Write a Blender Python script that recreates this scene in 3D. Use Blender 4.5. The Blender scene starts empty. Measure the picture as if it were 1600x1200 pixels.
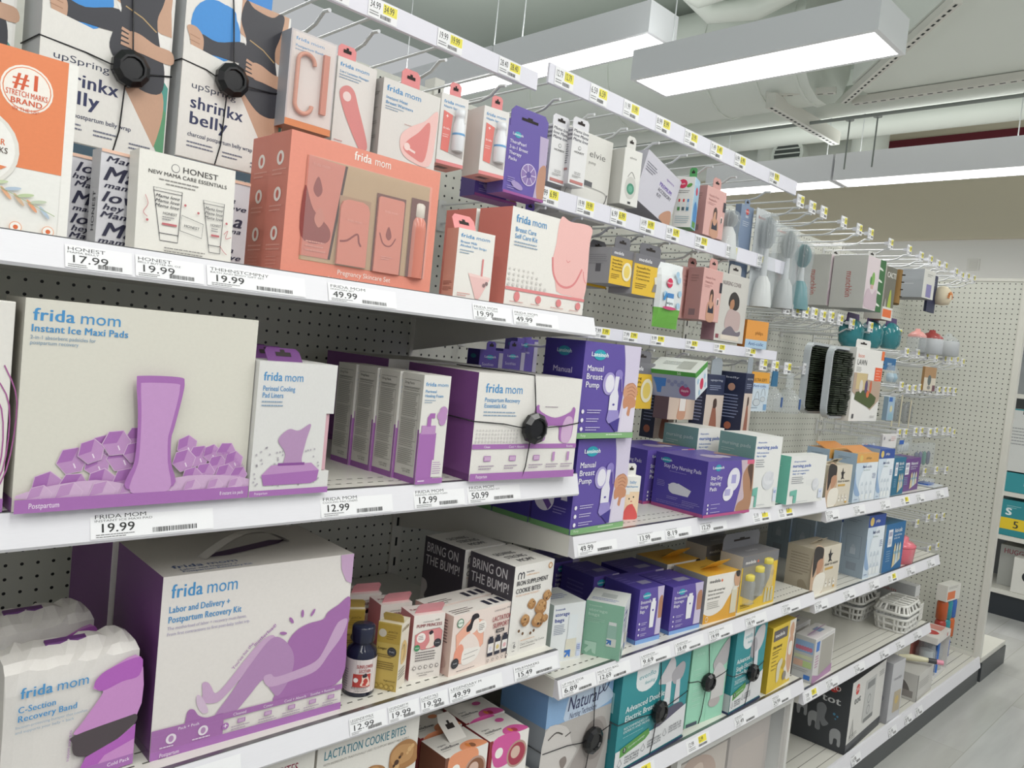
import bpy, math, random
from mathutils import Vector, Matrix
random.seed(7)
SC = bpy.context.scene
COL = SC.collection
PI = math.pi

# ------------------------------------------------------------------ camera
CAM_POS = Vector((0.0, -1.0, 1.49))
YAW, PITCH, ROLL, FOC = 0.785951732, -0.0514570453, 0.102217196, 1223.1
fw = Vector((math.sin(YAW)*math.cos(PITCH), math.cos(YAW)*math.cos(PITCH), math.sin(PITCH)))
rt = Vector((math.cos(YAW), -math.sin(YAW), 0)); up = rt.cross(fw)
rt2 = rt*math.cos(ROLL) + up*math.sin(ROLL); up2 = up*math.cos(ROLL) - rt*math.sin(ROLL)
cd = bpy.data.cameras.new('camera'); cam = bpy.data.objects.new('camera', cd); COL.objects.link(cam)
cam.matrix_world = Matrix(((rt2.x, up2.x, -fw.x, CAM_POS.x), (rt2.y, up2.y, -fw.y, CAM_POS.y), (rt2.z, up2.z, -fw.z, CAM_POS.z), (0, 0, 0, 1)))
cd.sensor_width = 36.0; cd.lens = FOC/1600*36; cd.clip_start = 0.02; cd.clip_end = 60
SC.camera = cam
# ------------------------------------------------------------------ exposure, world
SC.view_settings.view_transform = 'Standard'; SC.view_settings.look = 'None'
SC.view_settings.gamma = 1.0; SC.view_settings.use_curve_mapping = False
SC.view_settings.exposure = 0.0
wd = bpy.data.worlds.new('store_air'); SC.world = wd; wd.use_nodes = True
bg = wd.node_tree.nodes['Background']; bg.inputs[0].default_value = (0.95, 0.98, 1.0, 1); bg.inputs[1].default_value = 0.5

# ------------------------------------------------------------------ materials
MATS = {}
def lin(c):
    return c/12.92 if c <= .04045 else ((c+.055)/1.055)**2.4
def hexc(h):
    h = h.lstrip('#'); return tuple(lin(int(h[i:i+2], 16)/255) for i in (0, 2, 4))
def nodes(name):
    m = bpy.data.materials.new(name); m.use_nodes = True
    return m, m.node_tree, m.node_tree.nodes['Principled BSDF']
FIN = {'': (.42, 0), 'm': (.3, .9), 'p': (.25, 0), 'd': (.8, 0), 's': (.12, 0), 'w': (.35, 0)}
def mat(k):
    """'#rrggbb' + finish letter: none printed card, p plastic, d dull, s shiny, m metal."""
    if k in MATS: return MATS[k]
    fin = k[7:] if k.startswith('#') else ''
    m, nt, b = nodes('print_'+k[1:])
    r, met = FIN[fin]
    c = hexc(k[:7])
    b.inputs['Roughness'].default_value = r; b.inputs['Metallic'].default_value = met
    nz = nt.nodes.new('ShaderNodeTexNoise'); nz.inputs['Scale'].default_value = 60
    mx = nt.nodes.new('ShaderNodeMix'); mx.data_type = 'RGBA'
    mx.inputs['A'].default_value = (*c, 1); mx.inputs['B'].default_value = (*[x*.93 for x in c], 1)
    nt.links.new(nz.outputs['Fac'], mx.inputs['Factor']); nt.links.new(mx.outputs['Result'], b.inputs['Base Color'])
    MATS[k] = m; return m
def special(name, fn):
    m, nt, b = nodes(name); fn(m, nt, b); MATS[name] = m; return m
def N(nt, t, **kw):
    n = nt.nodes.new('ShaderNode'+t)
    for k, v in kw.items(): setattr(n, k, v)
    return n
def mth(nt, op, a, b=None):
    n = N(nt, 'Math', operation=op)
    for i, x in enumerate((a, b)):
        if x is None: continue
        if isinstance(x, (int, float)): n.inputs[i].default_value = x
        else: nt.links.new(x, n.inputs[i])
    return n.outputs[0]
def pegs(axis):
    def fn(m, nt, b):
        tc = N(nt, 'TexCoord'); sp = N(nt, 'SeparateXYZ'); nt.links.new(tc.outputs['Object'], sp.inputs[0])
        s = []
        for ax in (axis, 'Z'):
            q = mth(nt, 'SUBTRACT', mth(nt, 'FRACT', mth(nt, 'DIVIDE', sp.outputs[ax], .0254)), .5)
            s.append(mth(nt, 'MULTIPLY', q, q))
        hole = mth(nt, 'LESS_THAN', mth(nt, 'ADD', *s), .0135)
        mx = N(nt, 'Mix', data_type='RGBA'); nt.links.new(hole, mx.inputs['Factor'])
        mx.inputs['A'].default_value = (*hexc('#cfcfc6'), 1); mx.inputs['B'].default_value = (.012, .012, .014, 1)
        nt.links.new(mx.outputs['Result'], b.inputs['Base Color']); b.inputs['Roughness'].default_value = .38
    return fn
special('pegboard', pegs('X')); special('pegboard_side', pegs('Y'))
def glassy(name, col, alpha, rough=.05):
    def fn(m, nt, b):
        b.inputs['Base Color'].default_value = (*hexc(col), 1); b.inputs['Alpha'].default_value = alpha
        b.inputs['Roughness'].default_value = rough
    special(name, fn)
glassy('clear', '#eef2f4', .16); glassy('clear2', '#cfd6da', .24, .06); glassy('film', '#ffffff', .1, .03)
glassy('pinkclear', '#f4808f', .68, .15); glassy('tealclear', '#1f7d86', .8, .12); glassy('smoke', '#8d9296', .4, .1)
def floorfn(m, nt, b):
    tc = N(nt, 'TexCoord'); mp = N(nt, 'Mapping'); nt.links.new(tc.outputs['Object'], mp.inputs[0])
    br = N(nt, 'TexBrick'); br.inputs['Scale'].default_value = 1.0; br.inputs['Brick Width'].default_value = 1.22
    br.inputs['Row Height'].default_value = .19; br.inputs['Mortar Size'].default_value = .0018; br.offset = .37
    br.inputs['Color1'].default_value = (*hexc('#bababa'), 1); br.inputs['Color2'].default_value = (*hexc('#b0b0ac'), 1); br.inputs['Mortar'].default_value = (*hexc('#a5a69f'), 1)
    nt.links.new(mp.outputs[0], br.inputs['Vector'])
    mp2 = N(nt, 'Mapping'); mp2.inputs['Scale'].default_value = (1.2, 9, 1); nt.links.new(tc.outputs['Object'], mp2.inputs[0])
    nz = N(nt, 'TexNoise'); nz.inputs['Scale'].default_value = 1.6; nz.inputs['Detail'].default_value = 5; nt.links.new(mp2.outputs[0], nz.inputs['Vector'])
    cr = N(nt, 'ValToRGB'); cr.color_ramp.elements[0].position = .3; cr.color_ramp.elements[1].position = .72
    cr.color_ramp.elements[0].color = (.84, .84, .83, 1); cr.color_ramp.elements[1].color = (1.05, 1.05, 1.04, 1)
    nt.links.new(nz.outputs['Fac'], cr.inputs['Fac'])
    mx = N(nt, 'Mix', data_type='RGBA', blend_type='MULTIPLY'); mx.inputs['Factor'].default_value = .8
    nt.links.new(br.outputs['Color'], mx.inputs['A']); nt.links.new(cr.outputs['Color'], mx.inputs['B'])
    nt.links.new(mx.outputs['Result'], b.inputs['Base Color']); b.inputs['Roughness'].default_value = .22
special('floor_plank', floorfn)
def plaster(name, col, rough=.7, amt=.9):
    def fn(m, nt, b):
        nz = N(nt, 'TexNoise'); nz.inputs['Scale'].default_value = 2.5; nz.inputs['Detail'].default_value = 4
        mx = N(nt, 'Mix', data_type='RGBA'); c = hexc(col)
        mx.inputs['A'].default_value = (*c, 1); mx.inputs['B'].default_value = (*[x*amt for x in c], 1)
        nt.links.new(nz.outputs['Fac'], mx.inputs['Factor']); nt.links.new(mx.outputs['Result'], b.inputs['Base Color']); b.inputs['Roughness'].default_value = rough
    special(name, fn)
plaster('deck_paint', '#b4bcb4'); plaster('duct_paint', '#e4e8e1', .5, .95); plaster('wall_tan', '#f2e8d0'); plaster('wall_white', '#fbf9f4')
plaster('fixture_white', '#f5f5f9', .35, .99); plaster('steel_white', '#dad8d0', .3, .96); plaster('steel_grey', '#a9aaa8', .35, .95)
plaster('kick', '#43474a', .35, .85); plaster('grass', '#27331f', .6, .4)
def emit(name, col, st):
    def fn(m, nt, b):
        b.inputs['Base Color'].default_value = (.8, .8, .8, 1)
        b.inputs['Emission Color'].default_value = (*col, 1); b.inputs['Emission Strength'].default_value = st
    special(name, fn)
emit('lamp_lens', (1, 1, .97), 3.2)
special('wire', lambda m, nt, b: (b.inputs['Base Color'].__setattr__('default_value', (.74, .75, .77, 1)), b.inputs['Metallic'].__setattr__('default_value', .45), b.inputs['Roughness'].__setattr__('default_value', .28)))

# ------------------------------------------------------------------ lettering: glyph outlines cached once
GL = {}
FC = bpy.data.curves.new('letters', 'FONT'); FC.resolution_u = 3; FO = bpy.data.objects.new('letters', FC)
def _mesh(s, off=0):
    FC.body = s
    me = bpy.data.meshes.new_from_object(FO)
    vs = [(v.co.x, v.co.y) for v in me.vertices]; fs = [tuple(p.vertices) for p in me.polygons]
    bpy.data.meshes.remove(me); return vs, fs
def _w(s):
    vs, _ = _mesh(s, 0); return max(v[0] for v in vs)-min(v[0] for v in vs)
def glyph(c, wt):
    k = (c, wt)
    if k not in GL:
        if ('l', 'adv') not in GL: GL[('l', 'adv')] = _w('ll')
        dx = {0: 0, 1: .022, 2: .05}[wt]
        if c == ' ': GL[k] = ([], [], .26)
        else:
            v0, f0 = _mesh(c, 0); n = len(v0); a = _w('l'+c+'l')-GL[('l', 'adv')]+dx*.8; vs = []; fs = []
            for i in range(wt+1):      # heavier weights are the outline struck again a hair to the right
                vs += [(x+(dx*i/wt if wt else 0), y, i*.5) for x, y in v0]; fs += [tuple(n*i+q for q in f) for f in f0]
            GL[k] = (vs, fs, a)
    return GL[k]

# ------------------------------------------------------------------ mesh builder
class MB:
    def __init__(s): s.v = []; s.f = []; s.m = []; s.mats = []; s.smooth = []
    def mi(s, k):
        if k not in s.mats: s.mats.append(k)
        return s.mats.index(k)
    def poly(s, pts, k, sm=False):
        n = len(s.v); s.v += [tuple(p) for p in pts]; s.f.append(tuple(range(n, n+len(pts)))); s.m.append(s.mi(k)); s.smooth.append(sm)
    def add(s, vs, fs, k, sm=False):
        n = len(s.v); s.v += [tuple(p) for p in vs]; i = s.mi(k)
        for f in fs: s.f.append(tuple(n+a for a in f)); s.m.append(i); s.smooth.append(sm)
    def box(s, x0, y0, z0, x1, y1, z1, k, **fk):
        """fk: colours per face F front(-y) K back L left R right T top B bottom"""
        P = [(x0, y0, z0), (x1, y0, z0), (x1, y1, z0), (x0, y1, z0), (x0, y0, z1), (x1, y0, z1), (x1, y1, z1), (x0, y1, z1)]
        n = len(s.v); s.v += P
        for nm, q in (('F', (0, 1, 5, 4)), ('R', (1, 2, 6, 5)), ('K', (2, 3, 7, 6)), ('L', (3, 0, 4, 7)), ('T', (4, 5, 6, 7)), ('B', (3, 2, 1, 0))):
            s.f.append(tuple(n+a for a in q)); s.m.append(s.mi(fk.get(nm, k))); s.smooth.append(False)
    def tube(s, pts, r, k, n=7, caps=True):
        pts = [Vector(p) for p in pts]; rs = r if isinstance(r, (list, tuple)) else [r]*len(pts)
        ref = None; rings = []
        for i, p in enumerate(pts):
            t = (pts[min(i+1, len(pts)-1)]-pts[max(i-1, 0)]).normalized()
            if ref is None: ref = Vector((0, 0, 1)) if abs(t.z) < .9 else Vector((1, 0, 0))
            a = t.cross(ref); a = a.normalized() if a.length > 1e-6 else t.orthogonal().normalized(); b = a.cross(t).normalized(); ref = b
            rings.append([p+(a*math.cos(2*PI*j/n)+b*math.sin(2*PI*j/n))*rs[i] for j in range(n)])
        vs = [q for R in rings for q in R]; fs = []
        for i in range(len(pts)-1):
            for j in range(n):
                a, b2 = i*n+j, i*n+(j+1) % n; fs.append((a, a+n, b2+n, b2))
        s.add(vs, fs, k, True)
        if caps: s.poly(rings[0], k); s.poly(rings[-1][::-1], k)
    def lathe(s, prof, k, c=(0, 0, 0), n=20, sx=1, sy=1):
        vs = [(c[0]+r*math.cos(2*PI*j/n)*sx, c[1]+r*math.sin(2*PI*j/n)*sy, c[2]+z) for r, z in prof for j in range(n)]; fs = []
        for i in range(len(prof)-1):
            for j in range(n): fs.append((i*n+j, i*n+(j+1) % n, (i+1)*n+(j+1) % n, (i+1)*n+j))
        s.add(vs, fs, k, True)
        for i, fl in ((0, True), (len(prof)-1, False)):
            if prof[i][0] > 1e-5:
                ring = [vs[i*n+j] for j in range(n)]; s.poly(ring[::-1] if fl else ring, k)
    def prism(s, pts, axis, a, b, k):
        """extrude a closed 2D outline along an axis from a to b; pts are the other two coordinates in xyz order"""
        def P(p, t): return {'x': (t, p[0], p[1]), 'y': (p[0], t, p[1]), 'z': (p[0], p[1], t)}[axis]
        A = [P(p, a) for p in pts]; B = [P(p, b) for p in pts]; n = len(pts)
        s.poly(A, k); s.poly(B[::-1], k)
        for i in range(n): s.poly([A[i], B[i], B[(i+1) % n], A[(i+1) % n]], k)
    def obj(s, name, parent=None, bevel=0):
        me = bpy.data.meshes.new(name); me.from_pydata(s.v, [], s.f)
        for k in s.mats: me.materials.append(MATS[k] if k in MATS else mat(k))
        me.polygons.foreach_set('material_index', s.m); me.polygons.foreach_set('use_smooth', s.smooth); me.update()
        o = bpy.data.objects.new(name, me); COL.objects.link(o)
        if parent: o.parent = parent
        if bevel:
            bv = o.modifiers.new('edge', 'BEVEL'); bv.width = bevel; bv.segments = 2; bv.limit_method = 'ANGLE'
        return o
def tag(o, label, cat, group=None):
    o['label'] = label; o['category'] = cat
    if group: o['group'] = group
    return o
def struct(o): o['kind'] = 'structure'; return o
def thing(name, label, cat, loc=(0, 0, 0), rot=0, group=None):
    o = bpy.data.objects.new(name, None); COL.objects.link(o); o.location = loc; o.rotation_euler = (0, 0, rot); o.empty_display_size = .02
    return tag(o, label, cat, group)
def at(o, x, y, z, deg=0, tilt=(0, 0)):
    o.location = (x, y, z); o.rotation_euler = (math.radians(tilt[0]), math.radians(tilt[1]), math.radians(deg)); return o
def dup(o, x, y, z, deg=0, label=None, tilt=(0, 0)):
    c = o.copy(); COL.objects.link(c); at(c, x, y, z, deg, tilt)
    if label: c['label'] = label
    for ch in list(o.children):
        d = ch.copy(); COL.objects.link(d); d.parent = c
        for g in list(ch.children):
            e = g.copy(); COL.objects.link(e); e.parent = d
    return c

# ------------------------------------------------------------------ printing on flat faces
class Face:
    """u runs right 0..1, v runs down 0..1; lengths without a direction are fractions of the height"""
    def __init__(s, mb, O, U, V, w, h):
        s.mb = mb; s.O = Vector(O); s.U = Vector(U); s.V = Vector(V); s.N = s.U.cross(s.V); s.w = w; s.h = h; s.l = .00025; s.a = h/w
    def P(s, u, v): return s.O+s.U*(u*s.w)+s.V*((1-v)*s.h)+s.N*s.l
    def poly(s, pts, k):
        s.l += .00006; P = [s.P(*p) for p in pts]
        ar = sum((pts[i-1][0]*pts[i][1]-pts[i][0]*pts[i-1][1]) for i in range(len(pts)))
        s.mb.poly(P[::-1] if ar > 0 else P, k); return s
    def rect(s, u0, v0, u1, v1, k): return s.poly([(u0, v1), (u1, v1), (u1, v0), (u0, v0)], k)
    def ell(s, u, v, r, k, ry=None, n=24, rot=0, a0=0, a1=360):
        ry = ry or r; c, q = math.cos(math.radians(rot)), math.sin(math.radians(rot)); pts = []
        m = n if a1-a0 >= 360 else n+1
        for i in range(m):
            t = math.radians(a0+(a1-a0)*i/n); x, y = r*math.cos(t), -ry*math.sin(t)
            pts.append((u+(x*c+y*q)*s.a, v-x*q+y*c))
        return s.poly(pts, k)
    def blob(s, pts, k, sub=5):
        return s.poly(smooth(pts, sub), k)
    def line(s, pts, th, k, closed=False, sm=0):
        if sm: pts = smooth(pts, sm, closed)
        Q = [(p[0]/s.a, p[1]) for p in pts]; n = len(Q); L = []; R = []
        for i in range(n):
            a = Q[i-1] if (i or closed) else Q[i]; b = Q[(i+1) % n] if (i < n-1 or closed) else Q[i]
            dx, dy = b[0]-a[0], b[1]-a[1]; d = math.hypot(dx, dy) or 1; nx, ny = -dy/d*th/2, dx/d*th/2
            L.append(((Q[i][0]+nx)*s.a, Q[i][1]+ny)); R.append(((Q[i][0]-nx)*s.a, Q[i][1]-ny))
        s.l += .00006; rng = range(n if closed else n-1)
        for i in rng:
            j = (i+1) % n; s.l -= .00006; s.poly([L[i], R[i], R[j], L[j]], k)
        return s
    def text(s, t, u, v, h, k, wt=0, al='l', sx=1.0, ang=0, shear=0, width=None, sp=0):
        """baseline starts at (u,v); h is the capital height; width squeezes to that fraction of the face width"""
        sc = h*s.h/.70; tot = sum(glyph(c, wt)[2]+sp for c in t)
        if width: sx = width*s.w/(tot*sc)
        x0 = {'l': 0, 'c': -tot/2, 'r': -tot}[al]; ca, sa = math.cos(math.radians(ang)), math.sin(math.radians(ang))
        s.l += .00006; b = s.P(u, v); vs = []; fs = []
        for c in t:
            gv, gf, ad = glyph(c, wt); n = len(vs)
            for (x, y, q) in gv:
                X = (x0+x+shear*y)*sc*sx; Y = y*sc
                vs.append(b+s.U*(X*ca-Y*sa)+s.V*(X*sa+Y*ca)+s.N*(q*.00005))
            fs += [tuple(n+i for i in f) for f in gf]; x0 += ad+sp
        s.mb.add(vs, fs, k); s.l += .00005; return s
    def micro(s, u0, v0, u1, n, dv, k, th=.35, seed=1):
        """rows of print too small to read"""
        r = random.Random(seed)
        for i in range(n):
            e = u0+(u1-u0)*r.uniform(.6, 1) if i == n-1 else u0+(u1-u0)*r.uniform(.85, 1); u = u0
            s.l += .00006
            while u < e-.004:
                w = min(e-u, r.uniform(.03, .09)*(u1-u0+.1)); s.l -= .00006; s.rect(u, v0+i*dv, u+w*.86, v0+i*dv+dv*th, k); u += w
        return s
    def bars(s, u0, v0, u1, v1, k, n=22, seed=3):
        r = random.Random(seed); u = u0; st = (u1-u0)/n; s.l += .00006
        while u < u1-st:
            w = st*r.choice((.25, .4, .6)); s.l -= .00006; s.rect(u, v0, u+w, v1, k); u += w+st*r.choice((.3, .5))
        return s
def smooth(pts, sub=5, closed=True):
    n = len(pts); out = []
    for i in range(n if closed else n-1):
        g = lambda j: pts[j % n] if closed else pts[max(0, min(n-1, j))]
        p0, p1, p2, p3 = g(i-1), g(i), g(i+1), g(i+2)
        for q in range(sub):
            t = q/sub; out.append(tuple(.5*(2*b+(c-a)*t+(2*a-5*b+4*c-d)*t*t+(3*b-a-3*c+d)*t**3) for a, b, c, d in zip(p0, p1, p2, p3)))
    if not closed: out.append(pts[-1])
    return out
class Box:
    """a carton: origin at its front bottom left corner, front on -y"""
    def __init__(s, w, h, d, k='#e6e3dd', **fk):
        s.w, s.h, s.d = w, h, d; s.mb = MB(); s.mb.box(0, 0, 0, w, d, h, k, **fk)
        s.F = Face(s.mb, (0, 0, 0), (1, 0, 0), (0, 0, 1), w, h); s.L = Face(s.mb, (0, d, 0), (0, -1, 0), (0, 0, 1), d, h)
        s.R = Face(s.mb, (w, 0, 0), (0, 1, 0), (0, 0, 1), d, h); s.T = Face(s.mb, (0, 0, h), (1, 0, 0), (0, 1, 0), w, d)
        s.B = Face(s.mb, (0, d, 0), (1, 0, 0), (0, -1, 0), w, d); s.K = Face(s.mb, (w, d, 0), (-1, 0, 0), (0, 0, 1), w, h)
    def tabup(s, u0, u1, hh, k, y=0.0, lean=0, hole=True):
        """a hang tab of card standing on the top edge"""
        a, b = u0*s.w, u1*s.w; c = (a+b)/2; r = min(hh*.25, (b-a)*.2); z = s.h
        L = lambda t: y+lean*t
        out = [(a, 0), (a, hh-r), (a+r, hh), (b-r, hh), (b, hh-r), (b, 0)]
        P = [(x, L(t), z+t) for x, t in out]; Q = [(x, p+.0012, q) for x, p, q in P]
        s.mb.poly(P[::-1], k); s.mb.poly(Q, k)
        for i in range(len(P)): s.mb.poly([P[i-1], P[i], Q[i], Q[i-1]], k)
        if hole:
            hw = (b-a)*.22; t0 = hh*.5
            for q, (x, w2) in enumerate(((c, hw), (c, hw*.3))):
                t1, t2 = (t0-.002, t0+.0035) if q == 0 else (t0+.0035, t0+.007)
                s.mb.poly([(x-w2, L(t1)-.0006, z+t1), (x+w2, L(t1)-.0006, z+t1), (x+w2, L(t2)-.0006, z+t2), (x-w2, L(t2)-.0006, z+t2)], '#2b2422d')
    def done(s, name, label=None, cat='carton', group=None, bevel=.0012, parent=None):
        o = s.mb.obj(name, parent, bevel)
        if label: tag(o, label, cat, group)
        return o
# ================================================================== the store shell
FLOORZ, CEILZ = 0.0, 4.3
def slab(name, x0, y0, z0, x1, y1, z1, k):
    m = MB(); m.box(x0, y0, z0, x1, y1, z1, k); return struct(m.obj(name))
slab('floor', -4, -5, -.06, 10.6, 5.5, 0, 'floor_plank')
slab('ceiling', -4, -5, CEILZ, 10.6, 5.5, CEILZ+.1, 'deck_paint')
m = MB(); m.box(8.5, -5, 0, 8.6, 5.5, 2.95, 'wall_white'); m.box(8.46, -5, 2.95, 8.6, 5.5, CEILZ, 'wall_tan')
m.box(8.44, -5, 3.86, 8.46, 5.5, 3.98, '#7c2f3ad'); struct(m.obj('wall_far'))
m = MB(); m.box(0, 0, 0, .008, .11, .115, '#e9e7e0'); m.box(-.003, .02, .015, 0, .09, .1, '#e2e0d8'); o = m.obj('wall_plate'); o.location = (8.4915, 1.3, 2.65); tag(o, 'small square cover plate on the white wall above the pegboard', 'wall plate')

# ------------------------------------------------------------------ ceiling lights
FILL_K = .8  # strength of the added ceiling fill relative to the lamp
def light_fixture(x0, x1, y0, y1, z, hgt, label, power, lamps=1, hang=0, fill_k=None):
    t = thing('ceiling_light', label, 'ceiling light', (0, 0, 0), 0, 'boxed ceiling lights'); t.location = ((x0+x1)/2, (y0+y1)/2, z)
    w, l = (x1-x0)/2, (y1-y0)/2
    m = MB(); e = .022
    m.box(-w, -l, 0, -w+e, l, hgt, 'fixture_white'); m.box(w-e, -l, 0, w, l, hgt, 'fixture_white')
    m.box(-w+e, -l, 0, w-e, -l+e, hgt, 'fixture_white'); m.box(-w+e, l-e, 0, w-e, l, hgt, 'fixture_white'); m.box(-w+e, -l+e, hgt-.01, w-e, l-e, hgt, 'fixture_white')
    m.obj('housing', t)
    m = MB(); m.box(-w+e, -l+e, .012, w-e, l-e, .018, 'lamp_lens'); m.obj('lens', t)
    if hang:
        m = MB()
        for yy in (-l*.8, l*.8): m = MB(); m.tube([(0, yy, hgt), (0, yy, CEILZ-z)], .004, 'wire', 5); m.obj('hanger_wire', t)
    ld = bpy.data.lights.new('lamp', 'AREA'); ld.shape = 'RECTANGLE'; ld.size = 2*w-.06; ld.size_y = 2*l-.06; ld.energy = power; ld.color = (1, .985, .95)
    lo = bpy.data.objects.new('lamp', ld); COL.objects.link(lo); lo.parent = t; lo.location = (0, 0, .008)
    ud = bpy.data.lights.new('ceiling_fill', 'AREA'); ud.shape = 'RECTANGLE'; ud.size = 2*w-.06; ud.size_y = 2*l-.06; ud.energy = power*(FILL_K if fill_k is None else fill_k); ud.color = (.97, 1, .97)  # added upward fill to brighten the ceiling; the housing top is closed
    uo = bpy.data.objects.new('ceiling_fill', ud); COL.objects.link(uo); uo.parent = t; uo.location = (0, 0, hgt+.012); uo.rotation_euler = (PI, 0, 0)
    return t
P0 = 11.0
light_fixture(3.20, 3.51, .34, 1.57, 2.89, .15, 'bright boxed ceiling light nearest the right half of the picture, clean white side', P0, hang=1, fill_k=.35)
light_fixture(3.42, 3.68, 1.66, 2.90, 3.23, .17, 'long boxed ceiling light with open end above the shelf rails, left of the brightest one', P0, hang=1)
light_fixture(3.42, 3.68, 2.92, 4.14, 3.23, .17, 'second boxed ceiling light in line behind the open ended one', P0, hang=1)
light_fixture(6.22, 6.50, .45, 1.82, 3.06, .21, 'boxed ceiling light on wires in front of the tan wall, right one of the row', P0*2.2, hang=1, fill_k=.15)
light_fixture(6.22, 6.50, 1.84, 3.00, 3.06, .21, 'boxed ceiling light on wires in front of the tan wall, left one of the row', P0*2.2, hang=1, fill_k=.15)
# the rows go on over the aisle behind the camera
for i, (x, y) in enumerate(((.35, -1.1), (.35, -2.4), (1.75, -1.1), (1.75, -2.4), (3.35, -1.2), (3.35, -2.5), (-1.1, -1.1), (-1.1, -2.4), (6.36, -.8), (.5, 2.0), (5.0, -2.2))):
    light_fixture(x-.15, x+.15, y-.62, y+.62, 2.95, .15, 'boxed ceiling light over the aisle outside the picture', P0)

# ------------------------------------------------------------------ gondola: back panels, uprights, end panel, base
XS = [-1.22, 0.0, 1.213, 2.425, 3.655, 4.575]
BY = .575
for i in range(5):
    m = MB(); m.box(0, 0, 0, XS[i+1]-XS[i]-.03, .02, 1.96, 'pegboard', T='steel_white')
    o = m.obj('pegboard'); o.location = (XS[i]+.015, BY, .13)
    tag(o, ['white pegboard back panel at the far left edge', 'white pegboard back panel behind the purple cartons', 'white pegboard back panel behind the nursing pads and breast pumps',
            'white pegboard back panel behind the dark drying racks', 'white pegboard back panel of the last bay beside the end panel'][i], 'back panel', 'pegboard back panels')
for i, x in enumerate(XS[1:-1]):
    m = MB(); m.box(-.015, 0, 0, .015, .04, 1.99, 'steel_white')
    f = Face(m, (-.015, 0, 0), (1, 0, 0), (0, 0, 1), .03, 1.99)
    for k in range(38):
        v = .01+k*.0258
        f.rect(.4, v, .62, v+.011, '#15151ad'); f.l = .00025
    o = m.obj('upright'); o.location = (x, BY-.006, .13)
    tag(o, ['slotted white upright post behind the ice pad carton', 'slotted white upright post at the end of the purple carton shelves', 'slotted white upright post behind the hanging navy boxes', 'slotted white upright post right of the drying racks'][i], 'upright', 'slotted uprights')
t = thing('pegboard_divider', 'white pegboard end panel closing the aisle unit on the right', 'panel', (4.575, 0, .13))
m = MB(); m.box(0, .03, .02, .02, BY+.02, 1.93, 'pegboard_side'); m.obj('peg_sheet', t)
m = MB(); m.box(-.004, 0, 0, .034, .03, 1.93, 'steel_white'); m.obj('front_post', t)
m = MB(); m.box(-.006, .03, 0, .004, BY, .02, 'steel_white'); m.obj('bottom_rail', t)
m = MB(); m.box(-.004, .03, 1.93, .03, BY+.02, 1.945, 'steel_white'); m.obj('top_rail', t)
# base deck with kick plate; it runs on past the end panel
t = thing('base_deck', 'white base shelf deck with dark kick plate along the floor', 'base deck', (0, 0, 0))
m = MB(); m.box(-1.22, .004, .105, 4.60, BY, .13, 'steel_white')
f = Face(m, (-1.22, 0, .13), (1, 0, 0), (0, 1, 0), 5.82, BY)
for y in (.035, .075, .115):
    f.rect(0, 1-y/BY, 1, 1-(y+.0025)/BY, '#77756fd')
m.obj('deck', t)
m = MB(); m.prism([(.0, .14), (-.010, .088), (.004, .088), (.008, .14)], 'x', -1.22, 4.57, '#e2e1e6'); m.obj('price_channel', t)
m = MB(); m.box(-1.22, -.001, 0, 4.575, .03, .0865, 'kick'); m.obj('kick_plate', t)
t2 = thing('end_cap_base', 'white low base deck of the end display past the end panel', 'base deck', (4.612, 0, 0))
m = MB(); m.box(0, 0, .1, .47, .9, .125, 'steel_white'); m.obj('deck', t2)
m = MB(); m.box(0, -.006, 0, .47, .006, .1, 'kick'); m.box(.464, .006, 0, .47, .9, .1, 'kick'); m.obj('kick_plate', t2)

# ------------------------------------------------------------------ shelves
def pricelabel(par, x, z0, z1, big, brand='', desc='', yl=0, w=.13):
    """a paper price label on a shelf edge strip; z0..z1 the strip"""
    m = MB(); h = z1-z0; f = Face(m, (0, 0, 0), (1, 0, 0), (0, .29, .957), w, h)
    f.rect(0, .02, 1, .98, '#ececee')
    if yl:
        f.rect(.52, .1, .86, .62, '#efe04a'); f.text(big, .08, .55, .34, '#333333', 1, width=.24); f.text(big, .52, .5, .32, '#333333', 1, width=.2); f.micro(.08, .66, .4, 2, .12, '#666666'); f.bars(.5, .68, .9, .85, '#555555', 14)
    else:
        if brand: f.text(brand, .03, .25, .15, '#3a3a3a', 0, width=min(.62, .052*len(brand)*.13/w))
        if desc: f.text(desc, .03, .37, .08, '#6b6b6b', 0, width=min(.62, .026*len(desc)*.13/w))
        f.text(big, .06, .75, .32, '#262626', 0 if w < .1 else 1, width=.042/w); f.micro(.04, .82, .34, 2, .08, '#777777', seed=len(desc)+3); f.bars(.48, .72, .86, .9, '#4a4a4a', 22, seed=int(x*100) % 50)
    o = m.obj('price_label', par); o.location = (x, -.0128, z0); return o
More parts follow.
